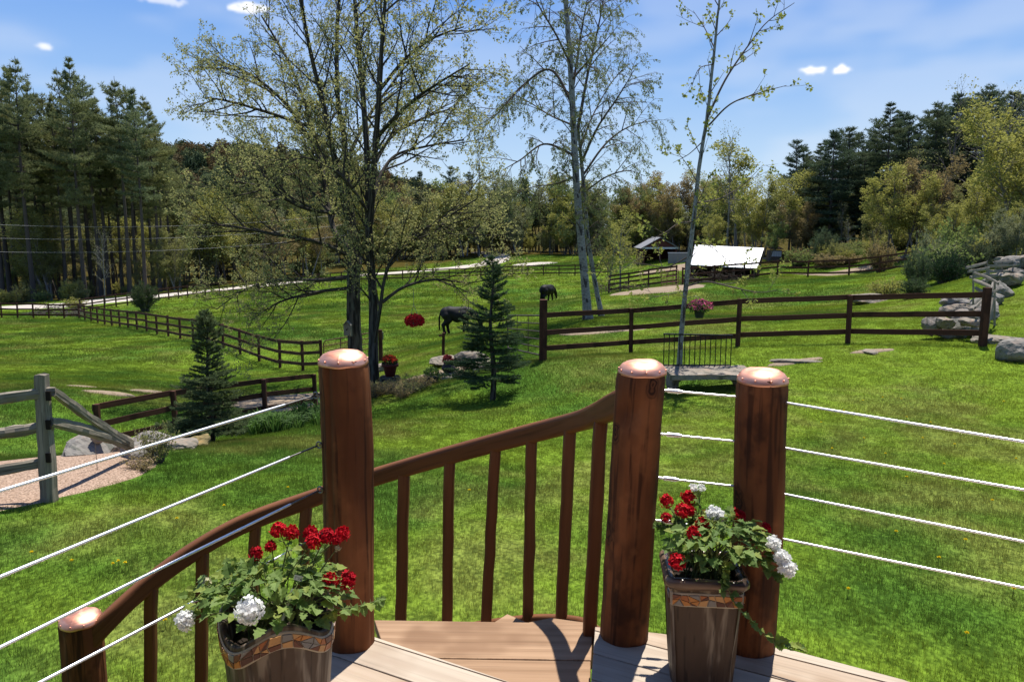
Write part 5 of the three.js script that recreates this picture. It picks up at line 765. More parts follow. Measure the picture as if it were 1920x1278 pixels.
// ---- utility line by the pine wood
{
  const A = G(655, 103), B = G(-160, 76), top = (b, h) => V(b.x, b.y + h, b.z), o = thing('utility_pole', 'grey utility pole hidden behind the maple, carrying the wires', 'pole', A); part('shaft', new THREE.CylinderGeometry(0.11, 0.15, 9.3, 10).translate(0, 4.3, 0), M.barkGrey, o); part('crossarm', new THREE.BoxGeometry(1.8, 0.1, 0.1).translate(0, 8.5, 0), M.barkGrey, o);
  const o2 = thing('utility_pole', 'grey utility pole at the near end of the wires', 'pole', B); part('shaft', new THREE.CylinderGeometry(0.11, 0.15, 9.3, 10).translate(0, 4.3, 0), M.barkGrey, o2); part('crossarm', new THREE.BoxGeometry(1.8, 0.1, 0.1).translate(0, 8.5, 0), M.barkGrey, o2);
  const wire = mat({ color: [0.30, 0.30, 0.31], roughness: 0.5 });
  for (const [h, dz, w] of [[8.56, -0.7, 'top'], [7.2, 0.16, 'middle'], [5.8, 0.16, 'lowest']]) { const a = top(B, h), c = top(A, h), pts = Array.from({ length: 21 }, (_, k) => { const t = k / 20, p = a.clone().lerp(c, t); p.y -= 4 * t * (1 - t) * 1.1; p.z += dz; return p; }); solo('utility_wire', new GB().tube(pts, 0.013, 4).build(), wire, w + ' of the three thin wires strung before the pine wood', 'wire', a, 'utility wires'); }
}
// ---- birdhouse, hanging baskets, pots, stump
{
  const c = P(651, 619, 24.5), wood_ = M.greyWood, o = thing('birdhouse', 'grey wooden birdhouse fixed to the thick maple trunk', 'birdhouse', c);
  part('box', new THREE.BoxGeometry(0.2, 0.32, 0.18), wood_, o); const sh = new THREE.Shape([new THREE.Vector2(-0.1, 0), new THREE.Vector2(0.1, 0), new THREE.Vector2(0, 0.11)]); part('gable', new THREE.ExtrudeGeometry(sh, { depth: 0.18, bevelEnabled: false }).translate(0, 0.16, -0.09), wood_, o);
  for (const s of [-1, 1]) part('roof', board(V(s * 0.065, 0.235, 0.13), V(s * 0.065, 0.235, -0.12), 0.19, 0.018, R1, 0, V(s * 0.11, 0.10, 0).normalize()), M.driftWood, o);
  part('entrance_hole', new THREE.CylinderGeometry(0.025, 0.025, 0.012, 16).rotateX(Math.PI / 2).translate(0, 0.03, 0.088), M.soil, o); part('mount', new THREE.BoxGeometry(0.06, 0.4, 0.25).translate(0.06, -0.02, -0.2), wood_, o);
}
const petalRed = leafMat([0.50, 0.022, 0.030], 0.25), petalOrange = leafMat([0.62, 0.075, 0.030], 0.25), petalPink = leafMat([0.55, 0.12, 0.22], 0.25), petalWhite = leafMat([0.86, 0.86, 0.84], 0.45), greenLeaf = leafMat([0.13, 0.20, 0.045], 0.35);
function blossomBall(seed, n, rx, ry, size, lowCut = -0.2) { const r = rand(seed), g = new GB(); for (let k = 0; k < n; k++) { const d = rdir(r); if (d.y < lowCut) d.y = -d.y * 0.6; const q = 0.7 + 0.3 * r(), a = perp(d, r).addScaledVector(d, 0.5).normalize(); g.leaf(V(d.x * rx * q, d.y * ry * q, d.z * rx * q), a, perp(a, r), size * (0.7 + r() * 0.6), size * 0.34); } return g.build(); }
function leafBall(seed, n, rx, ry, size) { return blossomBall(seed, n, rx, ry, size, -0.6); }
{
  const c = P(777, 601, 21.6), hang = P(775, 541, 21.65), o = thing('hanging_basket', 'hanging basket full of bright red flowers below the maple bough', 'flower basket', c);
  part('basket', new THREE.SphereGeometry(0.17, 20, 10, 0, 6.283, Math.PI / 2, Math.PI / 2).scale(1, 0.8, 1).translate(0, -0.03, 0), mat({ color: [0.35, 0.33, 0.30] }), o); part('flowers', blossomBall(71, 900, 0.27, 0.17, 0.075, -0.75), petalRed, o); part('leaves', leafBall(72, 160, 0.20, 0.13, 0.06), greenLeaf, o);
  const d = hang.clone().sub(c); part('hanger', new GB().tube([V(0.15, 0, 0), V(d.x, d.y * 0.5, d.z), d], 0.007, 5).tube([V(-0.15, 0, 0), V(d.x, d.y * 0.5, d.z)], 0.006, 5).build(), M.darkSteel, o);
}
{
  const c = P(1312, 578, 16.2), o = thing('hanging_basket', 'dark hanging pot of pink flowers on the slim birch', 'flower basket', c);
  part('basket', new THREE.LatheGeometry([[0.08, -0.2], [0.13, 0], [0.145, 0.01], [0.13, 0.02]].map(([x, y]) => new THREE.Vector2(x, y)), 20), mat({ color: [0.02, 0.03, 0.025], roughness: 0.5 }), o); part('flowers', blossomBall(73, 420, 0.26, 0.13, 0.05, -0.5).translate(0.02, 0.06, 0), petalPink, o); part('leaves', leafBall(74, 420, 0.23, 0.14, 0.055).translate(0, 0.02, 0), greenLeaf, o);
  part('bracket', new GB().tube([V(-0.32, 0.20, -0.1), V(-0.1, 0.26, 0), V(0, 0.22, 0), V(0, 0.05, 0)], 0.006, 6).build(), M.darkSteel, o);
}
{
  const b = G(732, 21), top = P(732, 705, 21).y, o = thing('tree_stump', 'dark weathered stump carrying the red flowerpot', 'stump', b), h = top - b.y;
  const g = new THREE.CylinderGeometry(0.27, 0.30, h + 0.15, 28, 8), p = g.attributes.position; for (let i = 0; i < p.count; i++) { const a = Math.atan2(p.getZ(i), p.getX(i)), q = 1 + (fbm(a * 3 + 9, p.getY(i) * 2, 0, 0, 3, 7) - 0.5) * 0.25; p.setX(i, p.getX(i) * q); p.setZ(i, p.getZ(i) * q); } g.computeVertexNormals(); part('trunk', g.translate(0, h / 2 - 0.075, 0), M.bark, o);
  const y = top + 0.0, c = V(b.x, y, b.z), q = thing('flower_pot', 'dark red flowerpot of orange blooms standing on the stump', 'flower pot', c); part('pot', new THREE.LatheGeometry([[0, 0], [0.13, 0], [0.19, 0.27], [0.235, 0.28], [0.235, 0.35], [0.21, 0.35], [0.2, 0.3], [0, 0.3]].map(([x, yy]) => new THREE.Vector2(x, yy)), 28), mat({ color: [0.085, 0.016, 0.018], roughness: 0.45 }), q); part('leaves', leafBall(75, 260, 0.20, 0.14, 0.08).translate(0, 0.40, 0), leafMat([0.06, 0.08, 0.03], 0.3), q); part('flowers', blossomBall(76, 260, 0.20, 0.12, 0.07, 0).translate(0, 0.45, 0), petalOrange, q);
}
{
  const b = G(841, 22.1); b.y += 0.12; const o = thing('urn', 'dark round urn with reddish foliage among the pale stones', 'urn', b); part('vessel', new THREE.LatheGeometry([[0, 0], [0.09, 0], [0.20, 0.14], [0.21, 0.2], [0.14, 0.30], [0.12, 0.33], [0.10, 0.33], [0, 0.3]].map(([x, y]) => new THREE.Vector2(x, y)), 26), mat({ color: [0.028, 0.022, 0.024], roughness: 0.35 }), o); part('foliage', leafBall(77, 200, 0.13, 0.13, 0.08).translate(-0.02, 0.42, 0), leafMat([0.22, 0.035, 0.04], 0.3), o);
  const c = G(809, 20.6), q = thing('garden_pot', 'squat blue-black garden pot beside the urn', 'flower pot', c); part('vessel', new THREE.LatheGeometry([[0, -0.03], [0.16, -0.03], [0.21, 0.2], [0.23, 0.21], [0.23, 0.25], [0.2, 0.25], [0.19, 0.2], [0, 0.2]].map(([x, y]) => new THREE.Vector2(x, y)), 24), mat({ color: [0.02, 0.032, 0.045], roughness: 0.4 }), q); part('foliage', leafBall(78, 160, 0.18, 0.12, 0.09).translate(0, 0.32, 0), greenLeaf, q);
}
// ---- garden strip under the maples
{
  const r = rand(95);
  for (let k = 0; k < 11; k++) bush('low twiggy shrub in the strip below the maples', 700 + r() * 130, 18.6 + r() * 2.2, 0.28 + r() * 0.22, 0.6 + r() * 0.4, 3, r() < 0.5 ? leafTone.olive : leafTone.rust, 'shrub', 'shrubs below the maples');
  const clump = (seed) => { const q = rand(seed), g = new GB(); for (let k = 0; k < 46; k++) { const a = q() * 6.28, o = q() * 0.12, l = 0.28 + q() * 0.22, out = 0.25 + q() * 0.6, w = 0.011, p0 = V(Math.cos(a) * o, -0.02, Math.sin(a) * o), p1 = V(p0.x + Math.cos(a) * l * out * 0.4, l * 0.6, p0.z + Math.sin(a) * l * out * 0.4), p2 = V(p0.x + Math.cos(a) * l * out, l * (0.95 - out * 0.4), p0.z + Math.sin(a) * l * out), s = V(-Math.sin(a) * w, 0, Math.cos(a) * w); g.quad(p0.clone().sub(s), p0.clone().add(s), p1.clone().add(s), p1.clone().sub(s)); g.tri(p1.clone().sub(s), p1.clone().add(s), p2); } return g.build(); };
  const cg = [clump(1), clump(2), clump(3)], gm = leafMat([0.075, 0.145, 0.030], 0.4);
  for (let k = 0; k < 26; k++) { const b = G(455 + r() * 170, 14.6 + r() * 3.0), o = shadows(new THREE.Mesh(cg[k % 3], gm)); o.name = numbered('daylily_clump'); o.position.copy(b); o.rotation.y = r() * 6; o.scale.setScalar(0.8 + r() * 0.5); scene.add(o); meta(o, 'clump of green strap leaves between the bushy spruce and the deck post', 'plant', 'daylily clumps'); }
  bush('small bare-twigged shrub with tiny leaves in the mulch bed', 297, 10.3, 0.62, 0.55, 3, leafTone.olive, 'twiggy_shrub');
  bush('flat dead-looking twig tangle at the foot of the mulch shrub', 262, 9.8, 0.22, 0.5, 3, leafTone.rust, 'twiggy_shrub');
  { const b = G(182, 9.6), o = thing('plant_stake', 'thin dark wire stake standing in the mulch bed', 'stake', b); part('rod', new THREE.CylinderGeometry(0.004, 0.004, 0.75, 6).translate(0, 0.33, 0), M.darkSteel, o); part('clip', new THREE.TorusGeometry(0.012, 0.003, 6, 12).translate(0, 0.69, 0), M.darkSteel, o); }
}
// ---- dandelions
{
  const r = rand(17), head = new GB(); for (let k = 0; k < 60; k++) { const a = r() * 6.28, e = r() * 1.2, d = V(Math.cos(a) * Math.cos(e), Math.sin(e) * 0.8, Math.sin(a) * Math.cos(e)); head.leaf(V(0, 0, 0), d.normalize(), perp(d, r), 0.016 + r() * 0.004, 0.0035); }
  const hg = head.build(), ym = leafMat([0.85, 0.70, 0.03], 0.2), sg = new THREE.CylinderGeometry(0.0022, 0.0025, 0.09, 5).translate(0, 0.03, 0), sm = mat({ color: [0.12, 0.16, 0.04] });
  const spots = [[212, 1072], [222, 1067], [235, 1070], [332, 985], [135, 1066], [540, 925], [1810, 1026], [1582, 777], [1620, 830], [1812, 1205], [1700, 905], [1660, 860], [1618, 758], [1540, 800], [1882, 760], [1770, 880], [310, 1180], [1590, 1120], [1700, 790], [1745, 800], [1730, 830], [1790, 842], [1850, 830], [1905, 870], [1655, 752], [1690, 755], [1560, 850], [1680, 1010], [1760, 1060], [1860, 950], [1900, 1120], [150, 1180], [60, 1050], [420, 960], [880, 930], [1000, 900]];
  for (const [px, py] of spots) { let D = 8; for (let k = 0; k < 30; k++) { const g0 = G(px, D), s = toPixel(g0); D *= 1 + (s[1] - py) / 900; } const b = G(px, D), o = thing('dandelion', 'yellow dandelion flower in the mown lawn', 'flower', b, 'dandelions in the lawn'); part('flower_head', hg, ym, o, V(0, 0.075, 0)); part('stem', sg, sm, o); o.rotation.y = r() * 6; }
}

// ================================================================ DECK, STAIR AND RAILINGS
const DECK = 1.4, R2 = rand(2000);
const LEFT = [[0.24, 1.5], [0.24, -2.262], [-0.565, -2.725], [-0.70, -2.70], [-0.80, -2.50], [-1.72, -0.45], [-1.72, 1.5]], RIGHT = [[0.245, 1.5], [0.245, -2.26], [0.318, -2.77], [0.50, -2.735], [1.0, -2.61], [1.32, -2.42], [2.3, -1.6], [2.6, -0.6], [2.6, 1.5]];
function clipHalf(poly, nx, nz, d) { const out = []; for (let k = 0; k < poly.length; k++) { const a = poly[k], b = poly[(k + 1) % poly.length], da = a[0] * nx + a[1] * nz - d, db = b[0] * nx + b[1] * nz - d; if (da >= 0) out.push(a); if (da * db < 0) { const t = da / (da - db); out.push([lerp(a[0], b[0], t), lerp(a[1], b[1], t)]); } } return out; }
function slab(poly, ux, uz, top, thick, bevel = 0.003) {       // poly in world x,z; grain runs along (ux,uz)
  const vx = -uz, vz = ux, sh = new THREE.Shape(poly.map(([x, z]) => new THREE.Vector2(x * vx + z * vz, x * ux + z * uz)));
  const g = new THREE.ExtrudeGeometry(sh, { depth: thick - 2 * bevel, bevelEnabled: true, bevelThickness: bevel, bevelSize: bevel, bevelOffset: -bevel, bevelSegments: 2, curveSegments: 1 });
  const m = new THREE.Matrix4().set(vx, ux, 0, 0, 0, 0, 1, top - thick + bevel, vz, uz, 0, 0, 0, 0, 0, 1); g.applyMatrix4(m); if (m.determinant() < 0) { const i = g.index; const p = g.attributes; const n = p.position.count; for (let k = 0; k < n; k += 3) for (const a of Object.values(p)) { const s = a.itemSize; for (let c = 0; c < s; c++) { const t = a.array[(k + 1) * s + c]; a.array[(k + 1) * s + c] = a.array[(k + 2) * s + c]; a.array[(k + 2) * s + c] = t; } } } return g;
}
const deck = thing('deck', 'pale wooden deck platform at the head of the stair', 'deck', V(0, 0, 0));
{
  const ang = 28.5 * Math.PI / 180, ux = Math.cos(ang), uz = Math.sin(ang), nx = uz, nz = -ux, W = 0.152;     // boards run away to the right and toward the house
  const d0 = 0.24 * nx + -2.262 * nz;                    // board edge along the stair opening
  for (const [poly, side] of [[LEFT, 0], [RIGHT, 1]]) for (let k = -5; k < 26; k++) {
    const hi = d0 - k * W - 0.003, lo = d0 - (k + 1) * W + 0.003; let q = clipHalf(poly, nx, nz, lo); q = clipHalf(q, -nx, -nz, -hi); if (q.length < 3) continue;
    let area = 0; for (let e = 0; e < q.length; e++) { const a = q[e], b = q[(e + 1) % q.length]; area += a[0] * b[1] - b[0] * a[1]; } if (Math.abs(area) < 0.004) continue;
    const g = slab(q, ux, uz, DECK - (R2() * 0.0016), 0.034), uv = g.attributes.uv, ou = R2(), ov = R2(); for (let i = 0; i < uv.count; i++) uv.setXY(i, uv.getX(i) + ou, uv.getY(i) + ov); part('plank', g, R2() < 0.5 ? M.deckA : M.deckB, deck);
  }
  const fascia = (a, b, m, n = 'fascia') => partW(n, board(V(a[0], DECK - 0.13, a[1]), V(b[0], DECK - 0.13, b[1]), 0.028, 0.185, R2, 0.0005), m, deck);
  for (const list of [LEFT, RIGHT]) { let cx = 0, cz = 0; for (const [x, z] of list) { cx += x / list.length; cz += z / list.length; } for (let k = 0; k < list.length; k++) { const a = list[k], b = list[(k + 1) % list.length]; if ((a[0] < 0.25 && a[0] > 0.23 && a[1] > 0) || (b[0] < 0.25 && b[0] > 0.23 && b[1] > 0) || (a[1] > 1 && b[1] > 1)) continue; const s = 0.03, q = (p) => [p[0] + Math.sign(cx - p[0]) * s * 0.7, p[1] + Math.sign(cz - p[1]) * s]; fascia(q(a), q(b), M.tread); } }
  for (const [x, z] of [[-1.5, -0.4], [2.3, -0.6], [-1.5, 1.2], [2.3, 1.2], [0.25, -1.2]]) { const y = ground(x, z); part('support', new THREE.CylinderGeometry(0.07, 0.07, DECK - 0.05 - y + 0.2, 14).translate(x, (DECK - 0.05 + y - 0.2) / 2, z), M.logPost, deck); }
  for (let k = 0; k < 6; k++) part('joist', new THREE.BoxGeometry(3.6, 0.14, 0.045).translate(0.35, DECK - 0.115, 1.3 - k * 0.6), M.tread, deck);
}
// ---- stair treads turning down to the left
const stair = thing('curved_stair', 'brown wooden stair curving down from the deck', 'stair', V(0, 0, 0));
{
  const y1 = DECK - 0.18, A = [[-0.60, -3.16], [-0.50, -2.865], [0.312, -2.842], [0.352, -3.13], [0.17, -3.18], [0.07, -3.14]], B = [[-0.49, -2.858], [-0.44, -2.70], [-0.05, -2.47], [0.255, -2.34], [0.31, -2.836]];
  for (const q of [A, B]) part('tread', slab(q.slice().reverse(), 0.999, 0.03, y1, 0.045, 0.004), M.tread, stair);
  const cx = -0.62, cz = -2.80, tread = (d0, d1, y, r0, r1) => { const q = [], a0 = d0 * Math.PI / 180, a1 = d1 * Math.PI / 180; for (let k = 0; k <= 6; k++) { const a = lerp(a0, a1, k / 6); q.push([cx + Math.cos(a) * r1, cz - Math.sin(a) * r1]); } for (let k = 6; k >= 0; k--) { const a = lerp(a0, a1, k / 6); q.push([cx + Math.cos(a) * r0, cz - Math.sin(a) * r0]); } part('tread', slab(q, 1, 0, y, 0.045, 0.004), M.tread, stair); };
  tread(18, 52, y1 - 0.185, 0.2, 0.97); tread(50, 80, y1 - 0.37, 0.2, 1.0); tread(78, 106, y1 - 0.555, 0.2, 1.06); tread(104, 132, y1 - 0.74, 0.2, 1.12); tread(130, 158, y1 - 0.925, 0.2, 1.2);
}
// ---- handrails
const railPx = [[150, 1222, 3.47], [200, 1166, 3.5], [262, 1108, 3.6], [350, 1042, 3.72], [450, 985, 3.82], [595, 931, 3.9], [690, 898, 3.9], [850, 851, 3.78], [1000, 811, 3.58], [1090, 788, 3.32], [1130, 772, 3.02], [1172, 752, 2.745]].map(([a, b, d]) => P(a, b, d));
const railCurve = new THREE.CatmullRomCurve3(railPx, false, 'centripetal');
function loft(pts, prof, up = V(0, 1, 0)) {
  const g = new GB(), rows = []; let len = 0;
  pts.forEach((p, k) => { const a = pts[Math.max(0, k - 1)], b = pts[Math.min(pts.length - 1, k + 1)], t = V(0, 0, 0).subVectors(b, a).normalize(), s = V(0, 0, 0).crossVectors(t, up).normalize(), u = V(0, 0, 0).crossVectors(s, t); if (k) len += p.distanceTo(pts[k - 1]); rows.push([prof(k / (pts.length - 1)).map(([x, y]) => V(p.x + s.x * x + u.x * y, p.y + s.y * x + u.y * y, p.z + s.z * x + u.z * y)), len]); });
  const m = rows[0][0].length, pos = [], uv = [], idx = []; rows.forEach(([row, l]) => { let per = 0; for (let e = 0; e <= m; e++) { const v = row[e % m]; if (e) per += v.distanceTo(row[e - 1]); pos.push(v.x, v.y, v.z); uv.push(per, l); } });
  for (let k = 0; k < rows.length - 1; k++) for (let e = 0; e < m; e++) { const a = k * (m + 1) + e, b = a + m + 1; idx.push(a, a + 1, b, a + 1, b + 1, b); }
  for (const [k, f] of [[0, 1], [rows.length - 1, 0]]) { const o = k * (m + 1); for (let e = 1; e < m - 1; e++) f ? idx.push(o, o + e + 1, o + e) : idx.push(o, o + e, o + e + 1); }
  const q = new THREE.BufferGeometry(); q.setAttribute('position', new THREE.Float32BufferAttribute(pos, 3)); q.setAttribute('uv', new THREE.Float32BufferAttribute(uv, 2)); q.setIndex(idx); q.computeVertexNormals(); return q;
}
const roundRect = (w, h, r, n = 4) => { const out = []; for (const [cx, cy, a0] of [[w / 2 - r, h / 2 - r, 0], [-w / 2 + r, h / 2 - r, 1], [-w / 2 + r, -h / 2 + r, 2], [w / 2 - r, -h / 2 + r, 3]]) for (let k = 0; k <= n; k++) { const a = (a0 + k / n) * Math.PI / 2; out.push([cx + Math.cos(a) * r, cy + Math.sin(a) * r]); } return out; };
{
  const samples = railCurve.getPoints(400), cut = 0.47;
  const atPx = (px) => { let best = samples[0], m = 1e9; for (const s of samples) { const d = Math.abs(toPixel(s)[0] - px); if (d < m) { m = d; best = s; } } return best; };
  const build = (label, from, to, bals) => {
    const a = samples[from], o = thing('stair_railing', label, 'railing', V(a.x, ground(a.x, a.z), a.z));
    const seg = samples.slice(from, to).filter((_, k) => k % 5 === 0), ends = seg[seg.length - 1].distanceTo(samples[to - 1]) > 0.01 ? [...seg, samples[to - 1]] : seg;
    partW('handrail', loft(ends, (t) => { const w = (noise2(t * 7 + from, 3, 0, 0, 2) - 0.5) * 0.006, grow = from > 100 && t > 0.8 ? 1 + (t - 0.8) * 1.0 : 1; return roundRect(0.062 + w, (0.092 + w) * grow, 0.022); }), M.railWood, o);
    partW('stringer', loft(ends.map((p) => V(p.x, p.y - 1.02, p.z)), () => roundRect(0.045, 0.18, 0.008, 2)), M.railWood, o);
    for (const [tp, bp, by] of bals) { const t = atPx(tp), b = P(bp, by, -t.z), L = 0.98 / (t.y - b.y), e = t.clone().lerp(b, L), n = 9, pts = Array.from({ length: n }, (_, k) => t.clone().lerp(e, (k + 0.25) / n).add(V((R2() - 0.5) * 0.005, 0, (R2() - 0.5) * 0.005))); pts[0] = V(t.x, t.y - 0.03, t.z); pts[n - 1] = e; const wid = 0.0265 + R2() * 0.003; partW('baluster', loft(pts, () => roundRect(wid * 2 + (R2() - 0.5) * 0.004, wid * 1.9 + (R2() - 0.5) * 0.004, 0.012, 2), V(0, 0, 1)), M.railWood, o); }
  };
  const k = samples.findIndex((s) => toPixel(s)[0] > 645);
  build('brown curved stair railing rising from the low newel to the first log post', 0, k + 12, [[574, 571, 1000], [477, 474, 1100], [380, 376, 1278], [283, 281, 1278]]);
  build('brown curved stair railing with six balusters between the two log posts', k + 13, samples.length, [[757, 752, 1158], [845, 838, 1160], [928, 912, 1155], [998, 990, 1150], [1070, 1053, 1150], [1127, 1107, 1162]]);
}
// ---- log posts with copper caps
function logPost(label, base, topC, rad, seed, capR, notch, barkM = M.logPost) {
  const gy = ground(base.x, base.z) - 0.2, o = thing('log_post', label, 'post', V(base.x, gy + 0.2, base.z)), lean = V(topC.x - base.x, 0, topC.z - base.z).multiplyScalar(1 / (topC.y - base.y)), H = topC.y - gy, rows = 64, cols = 48, pos = [], uv = [], idx = [];
  for (let k = 0; k <= rows; k++) { const y = gy + H * k / rows, t = k / rows, c = V(base.x + lean.x * (y - base.y), y, base.z + lean.z * (y - base.y)), wob = V((noise2(y * 2.2, seed, 0, 0, 3) - 0.5) * 0.018, 0, (noise2(y * 2.2, seed + 7, 0, 0, 3) - 0.5) * 0.012);
    for (let e = 0; e <= cols; e++) { const a = e / cols * Math.PI * 2; let r = rad * (1.04 - 0.05 * t) * (1 + (noise3(Math.cos(a) * 1.6 + 5, y * 2.4, Math.sin(a) * 1.6 + 5, seed) - 0.5) * 0.15 + (noise3(Math.cos(a) * 5 + 5, y * 9, Math.sin(a) * 5 + 5, seed + 2) - 0.5) * 0.05); if (t > 0.985) r *= 1 - (t - 0.985) * 5; const da = Math.abs(((a - (seed * 2.1) % 6.28 + 9.42) % 6.28) - 3.14); if (da < 0.05) r -= 0.012 * (1 - da / 0.05) * smooth(0.2, 0.5, noise2(y * 1.5, seed + 20, 0, 0, 4));
      if (notch && y > notch[0] && y < notch[1]) { const d = Math.abs(((a - notch[2] + 9.4248) % 6.2832) - 3.1416); if (d < 0.62) r = Math.min(r, rad * 0.80 / Math.cos(d)); }
      pos.push(c.x + wob.x + Math.cos(a) * r, y, c.z + wob.z + Math.sin(a) * r); uv.push(e / cols * 0.58 + seed * 0.23, y + seed * 0.37); } }
  for (let k = 0; k < rows; k++) for (let e = 0; e < cols; e++) { const a = k * (cols + 1) + e, b = a + cols + 1; idx.push(a, b, a + 1, a + 1, b, b + 1); }
  const g = new THREE.BufferGeometry(); g.setAttribute('position', new THREE.Float32BufferAttribute(pos, 3)); g.setAttribute('uv', new THREE.Float32BufferAttribute(uv, 2)); g.setIndex(idx); g.computeVertexNormals(); partW('shaft', g, barkM, o);
  const cp = capR || rad * 0.985, ctop = V(topC.x + (noise2(topC.y * 2.2, seed, 0, 0, 3) - 0.5) * 0.018, topC.y - 0.006, topC.z + (noise2(topC.y * 2.2, seed + 7, 0, 0, 3) - 0.5) * 0.012), lg = new THREE.LatheGeometry([[0, 0.036], [0.35, 0.0345], [0.62, 0.030], [0.82, 0.021], [0.94, 0.009], [1.0, -0.004], [1.005, -0.012], [0.97, -0.013]].map(([x, y]) => new THREE.Vector2(x * cp, y)), 48), lp = lg.attributes.position;
  for (let i = 0; i < lp.count; i++) { const x = lp.getX(i), z = lp.getZ(i), y = lp.getY(i); lp.setXYZ(i, x * (1 + (noise3(x * 20, 3, z * 20, seed) - 0.5) * 0.04), y + (noise3(x * 22 + 4, 1, z * 22 + 4, seed) - 0.5) * 0.006, z); } lg.computeVertexNormals(); lg.rotateX(0.03); lg.translate(ctop.x, ctop.y, ctop.z); const cap = partW('cap', lg, M.copper, o);
  for (let k = 0; k < 10; k++) { const a = k / 10 * 6.28 + 0.3; part('nail', new THREE.SphereGeometry(0.004, 8, 6).translate(ctop.x + Math.cos(a) * cp * 0.965 - base.x, ctop.y + 0.004 - gy - 0.2, ctop.z + Math.sin(a) * cp * 0.965 - base.z), M.copper, cap); }
  return o;
}
const b1 = onLevel(655, 1203, DECK), b2 = onLevel(1166, 1190, DECK), b3 = onLevel(1405, 1208, DECK), t1 = P(641, 672, -b1.z - 0.0), t2 = P(1203, 690, -b2.z), t3 = P(1433, 706, -b3.z);
logPost('log post with copper cap where the two stair railings meet', b1, t1, 0.088, 1, 0.087);
logPost('log post with copper cap holding the upper end of the stair railing', b2, t2, 0.088, 2, 0.086, [P(1180, 795, -b2.z).y, P(1180, 735, -b2.z).y, Math.PI * 0.66]);
logPost('log post with copper cap standing behind the square planter', b3, t3, 0.088, 3, 0.087);
{ const n = P(152, 1158, 3.5); logPost('low newel post with a tilted copper cap at the foot of the stair railing', V(n.x - 0.004, 0.4, n.z), V(n.x, n.y, n.z), 0.095, 4, 0.097); }
{ const b = V(b1.x - 0.012, 0, b1.z - 0.165), y = P(690, 1035, -b.z).y, gy = ground(b.x, b.z); const o = thing('log_post', 'short uncapped log hugging the back of the first log post', 'post', V(b.x, gy, b.z)); partW('shaft', new GB().tube([gy - 0.2, 0.5, 0.9, 1.2, y - 0.16, y - 0.1, y - 0.04, y].map((q) => V(b.x, q, b.z)), [0.07, 0.07, 0.07, 0.07, 0.068, 0.062, 0.048, 0.012], 20, 1, 0.45).build(), M.logPost, o); partW('peg', new THREE.SphereGeometry(0.012, 10, 8).translate(b.x + 0.02, y - 0.2, b.z + 0.066), M.railWood, o); }
// ---- steel cables
{
  const leftEnds = [[592, 741, 0, 920], [598, 834, 0, 1081], [600, 918, 0, 1213], [600, 1003, 0, 1318]], names = ['top', 'second', 'third', 'lowest'];
  leftEnds.forEach(([px, py, qx, qy], k) => {
    const D = -b1.z - 0.03, a = P(px, py, D), drop = EYE - a.y, far = (() => { const d = (CY - qy) / FOCAL; const t = -drop / (-SP + d * CP); return P(qx, qy, t * (CP + d * SP)); })(), d = far.clone().sub(a), e = a.clone().addScaledVector(d, 2.4), bolt = P(608, py - 4, D + 0.0);
    const n = d.clone().normalize(), o = thing('steel_cable', names[k] + ' steel cable anchored by an eye bolt beside the round planter', 'cable', a);
    const st = a.clone().addScaledVector(n, 0.16), pts = Array.from({ length: 9 }, (_, q) => st.clone().lerp(e, q / 8)); partW('wire', new GB().tube(pts, 0.0042, 10, 1, 1, true).build(), M.steel, o);
    partW('rod', new GB().tube([a.clone().addScaledVector(n, 0.012), a.clone().addScaledVector(n, 0.17)], 0.0032, 8, 1, 1, true).build(), M.darkSteel, o);
    const eye = new THREE.TorusGeometry(0.011, 0.003, 8, 18); eye.rotateY(Math.PI / 2 - Math.atan2(n.z, n.x)); eye.translate(a.x, a.y, a.z); partW('eye_bolt', eye, M.darkSteel, o); partW('bolt_shank', new GB().tube([a.clone(), V(b1.x - 0.07, a.y + 0.004, b1.z + 0.03)], 0.0036, 8).build(), M.darkSteel, o);
  });
  const rightEnds = [[1247, 732, 1432, 748, 1920, 828], [1246, 814, 1428, 832, 1920, 918], [1240, 896, 1420, 916, 1920, 1015], [1236, 976, 1414, 999, 1920, 1102]];
  rightEnds.forEach(([ax, ay, mx, my, cx, cy], k) => {
    const a = P(ax, ay, -b2.z - 0.01), m = P(mx, my, -b3.z), drop = EYE - m.y, dd = (CY - cy) / FOCAL, t = -drop / (-SP + dd * CP), c = P(cx, cy, t * (CP + dd * SP)), e = m.clone().lerp(c, 2.6), o = thing('steel_cable', names[k] + ' steel cable passing through the log post behind the square planter', 'cable', a), n = m.clone().sub(a).normalize();
    partW('wire', new GB().tube([a, a.clone().lerp(m, 0.5), m.clone().addScaledVector(n, -0.004)], 0.0042, 10, 1, 1, true).build(), M.steel, o); partW('wire', new GB().tube([m, m.clone().lerp(c, 0.5), c, e], 0.0042, 10, 1, 1, true).build(), M.steel, o);
    partW('end_fitting', new GB().tube([a.clone().addScaledVector(n, -0.012), a.clone().addScaledVector(n, 0.008), a.clone().addScaledVector(n, 0.010), a.clone().addScaledVector(n, 0.05), a.clone().addScaledVector(n, 0.062)], [0.005, 0.005, 0.0085, 0.0085, 0.005], 12, 1, 1, true).build(), M.steel, o);
  });
}
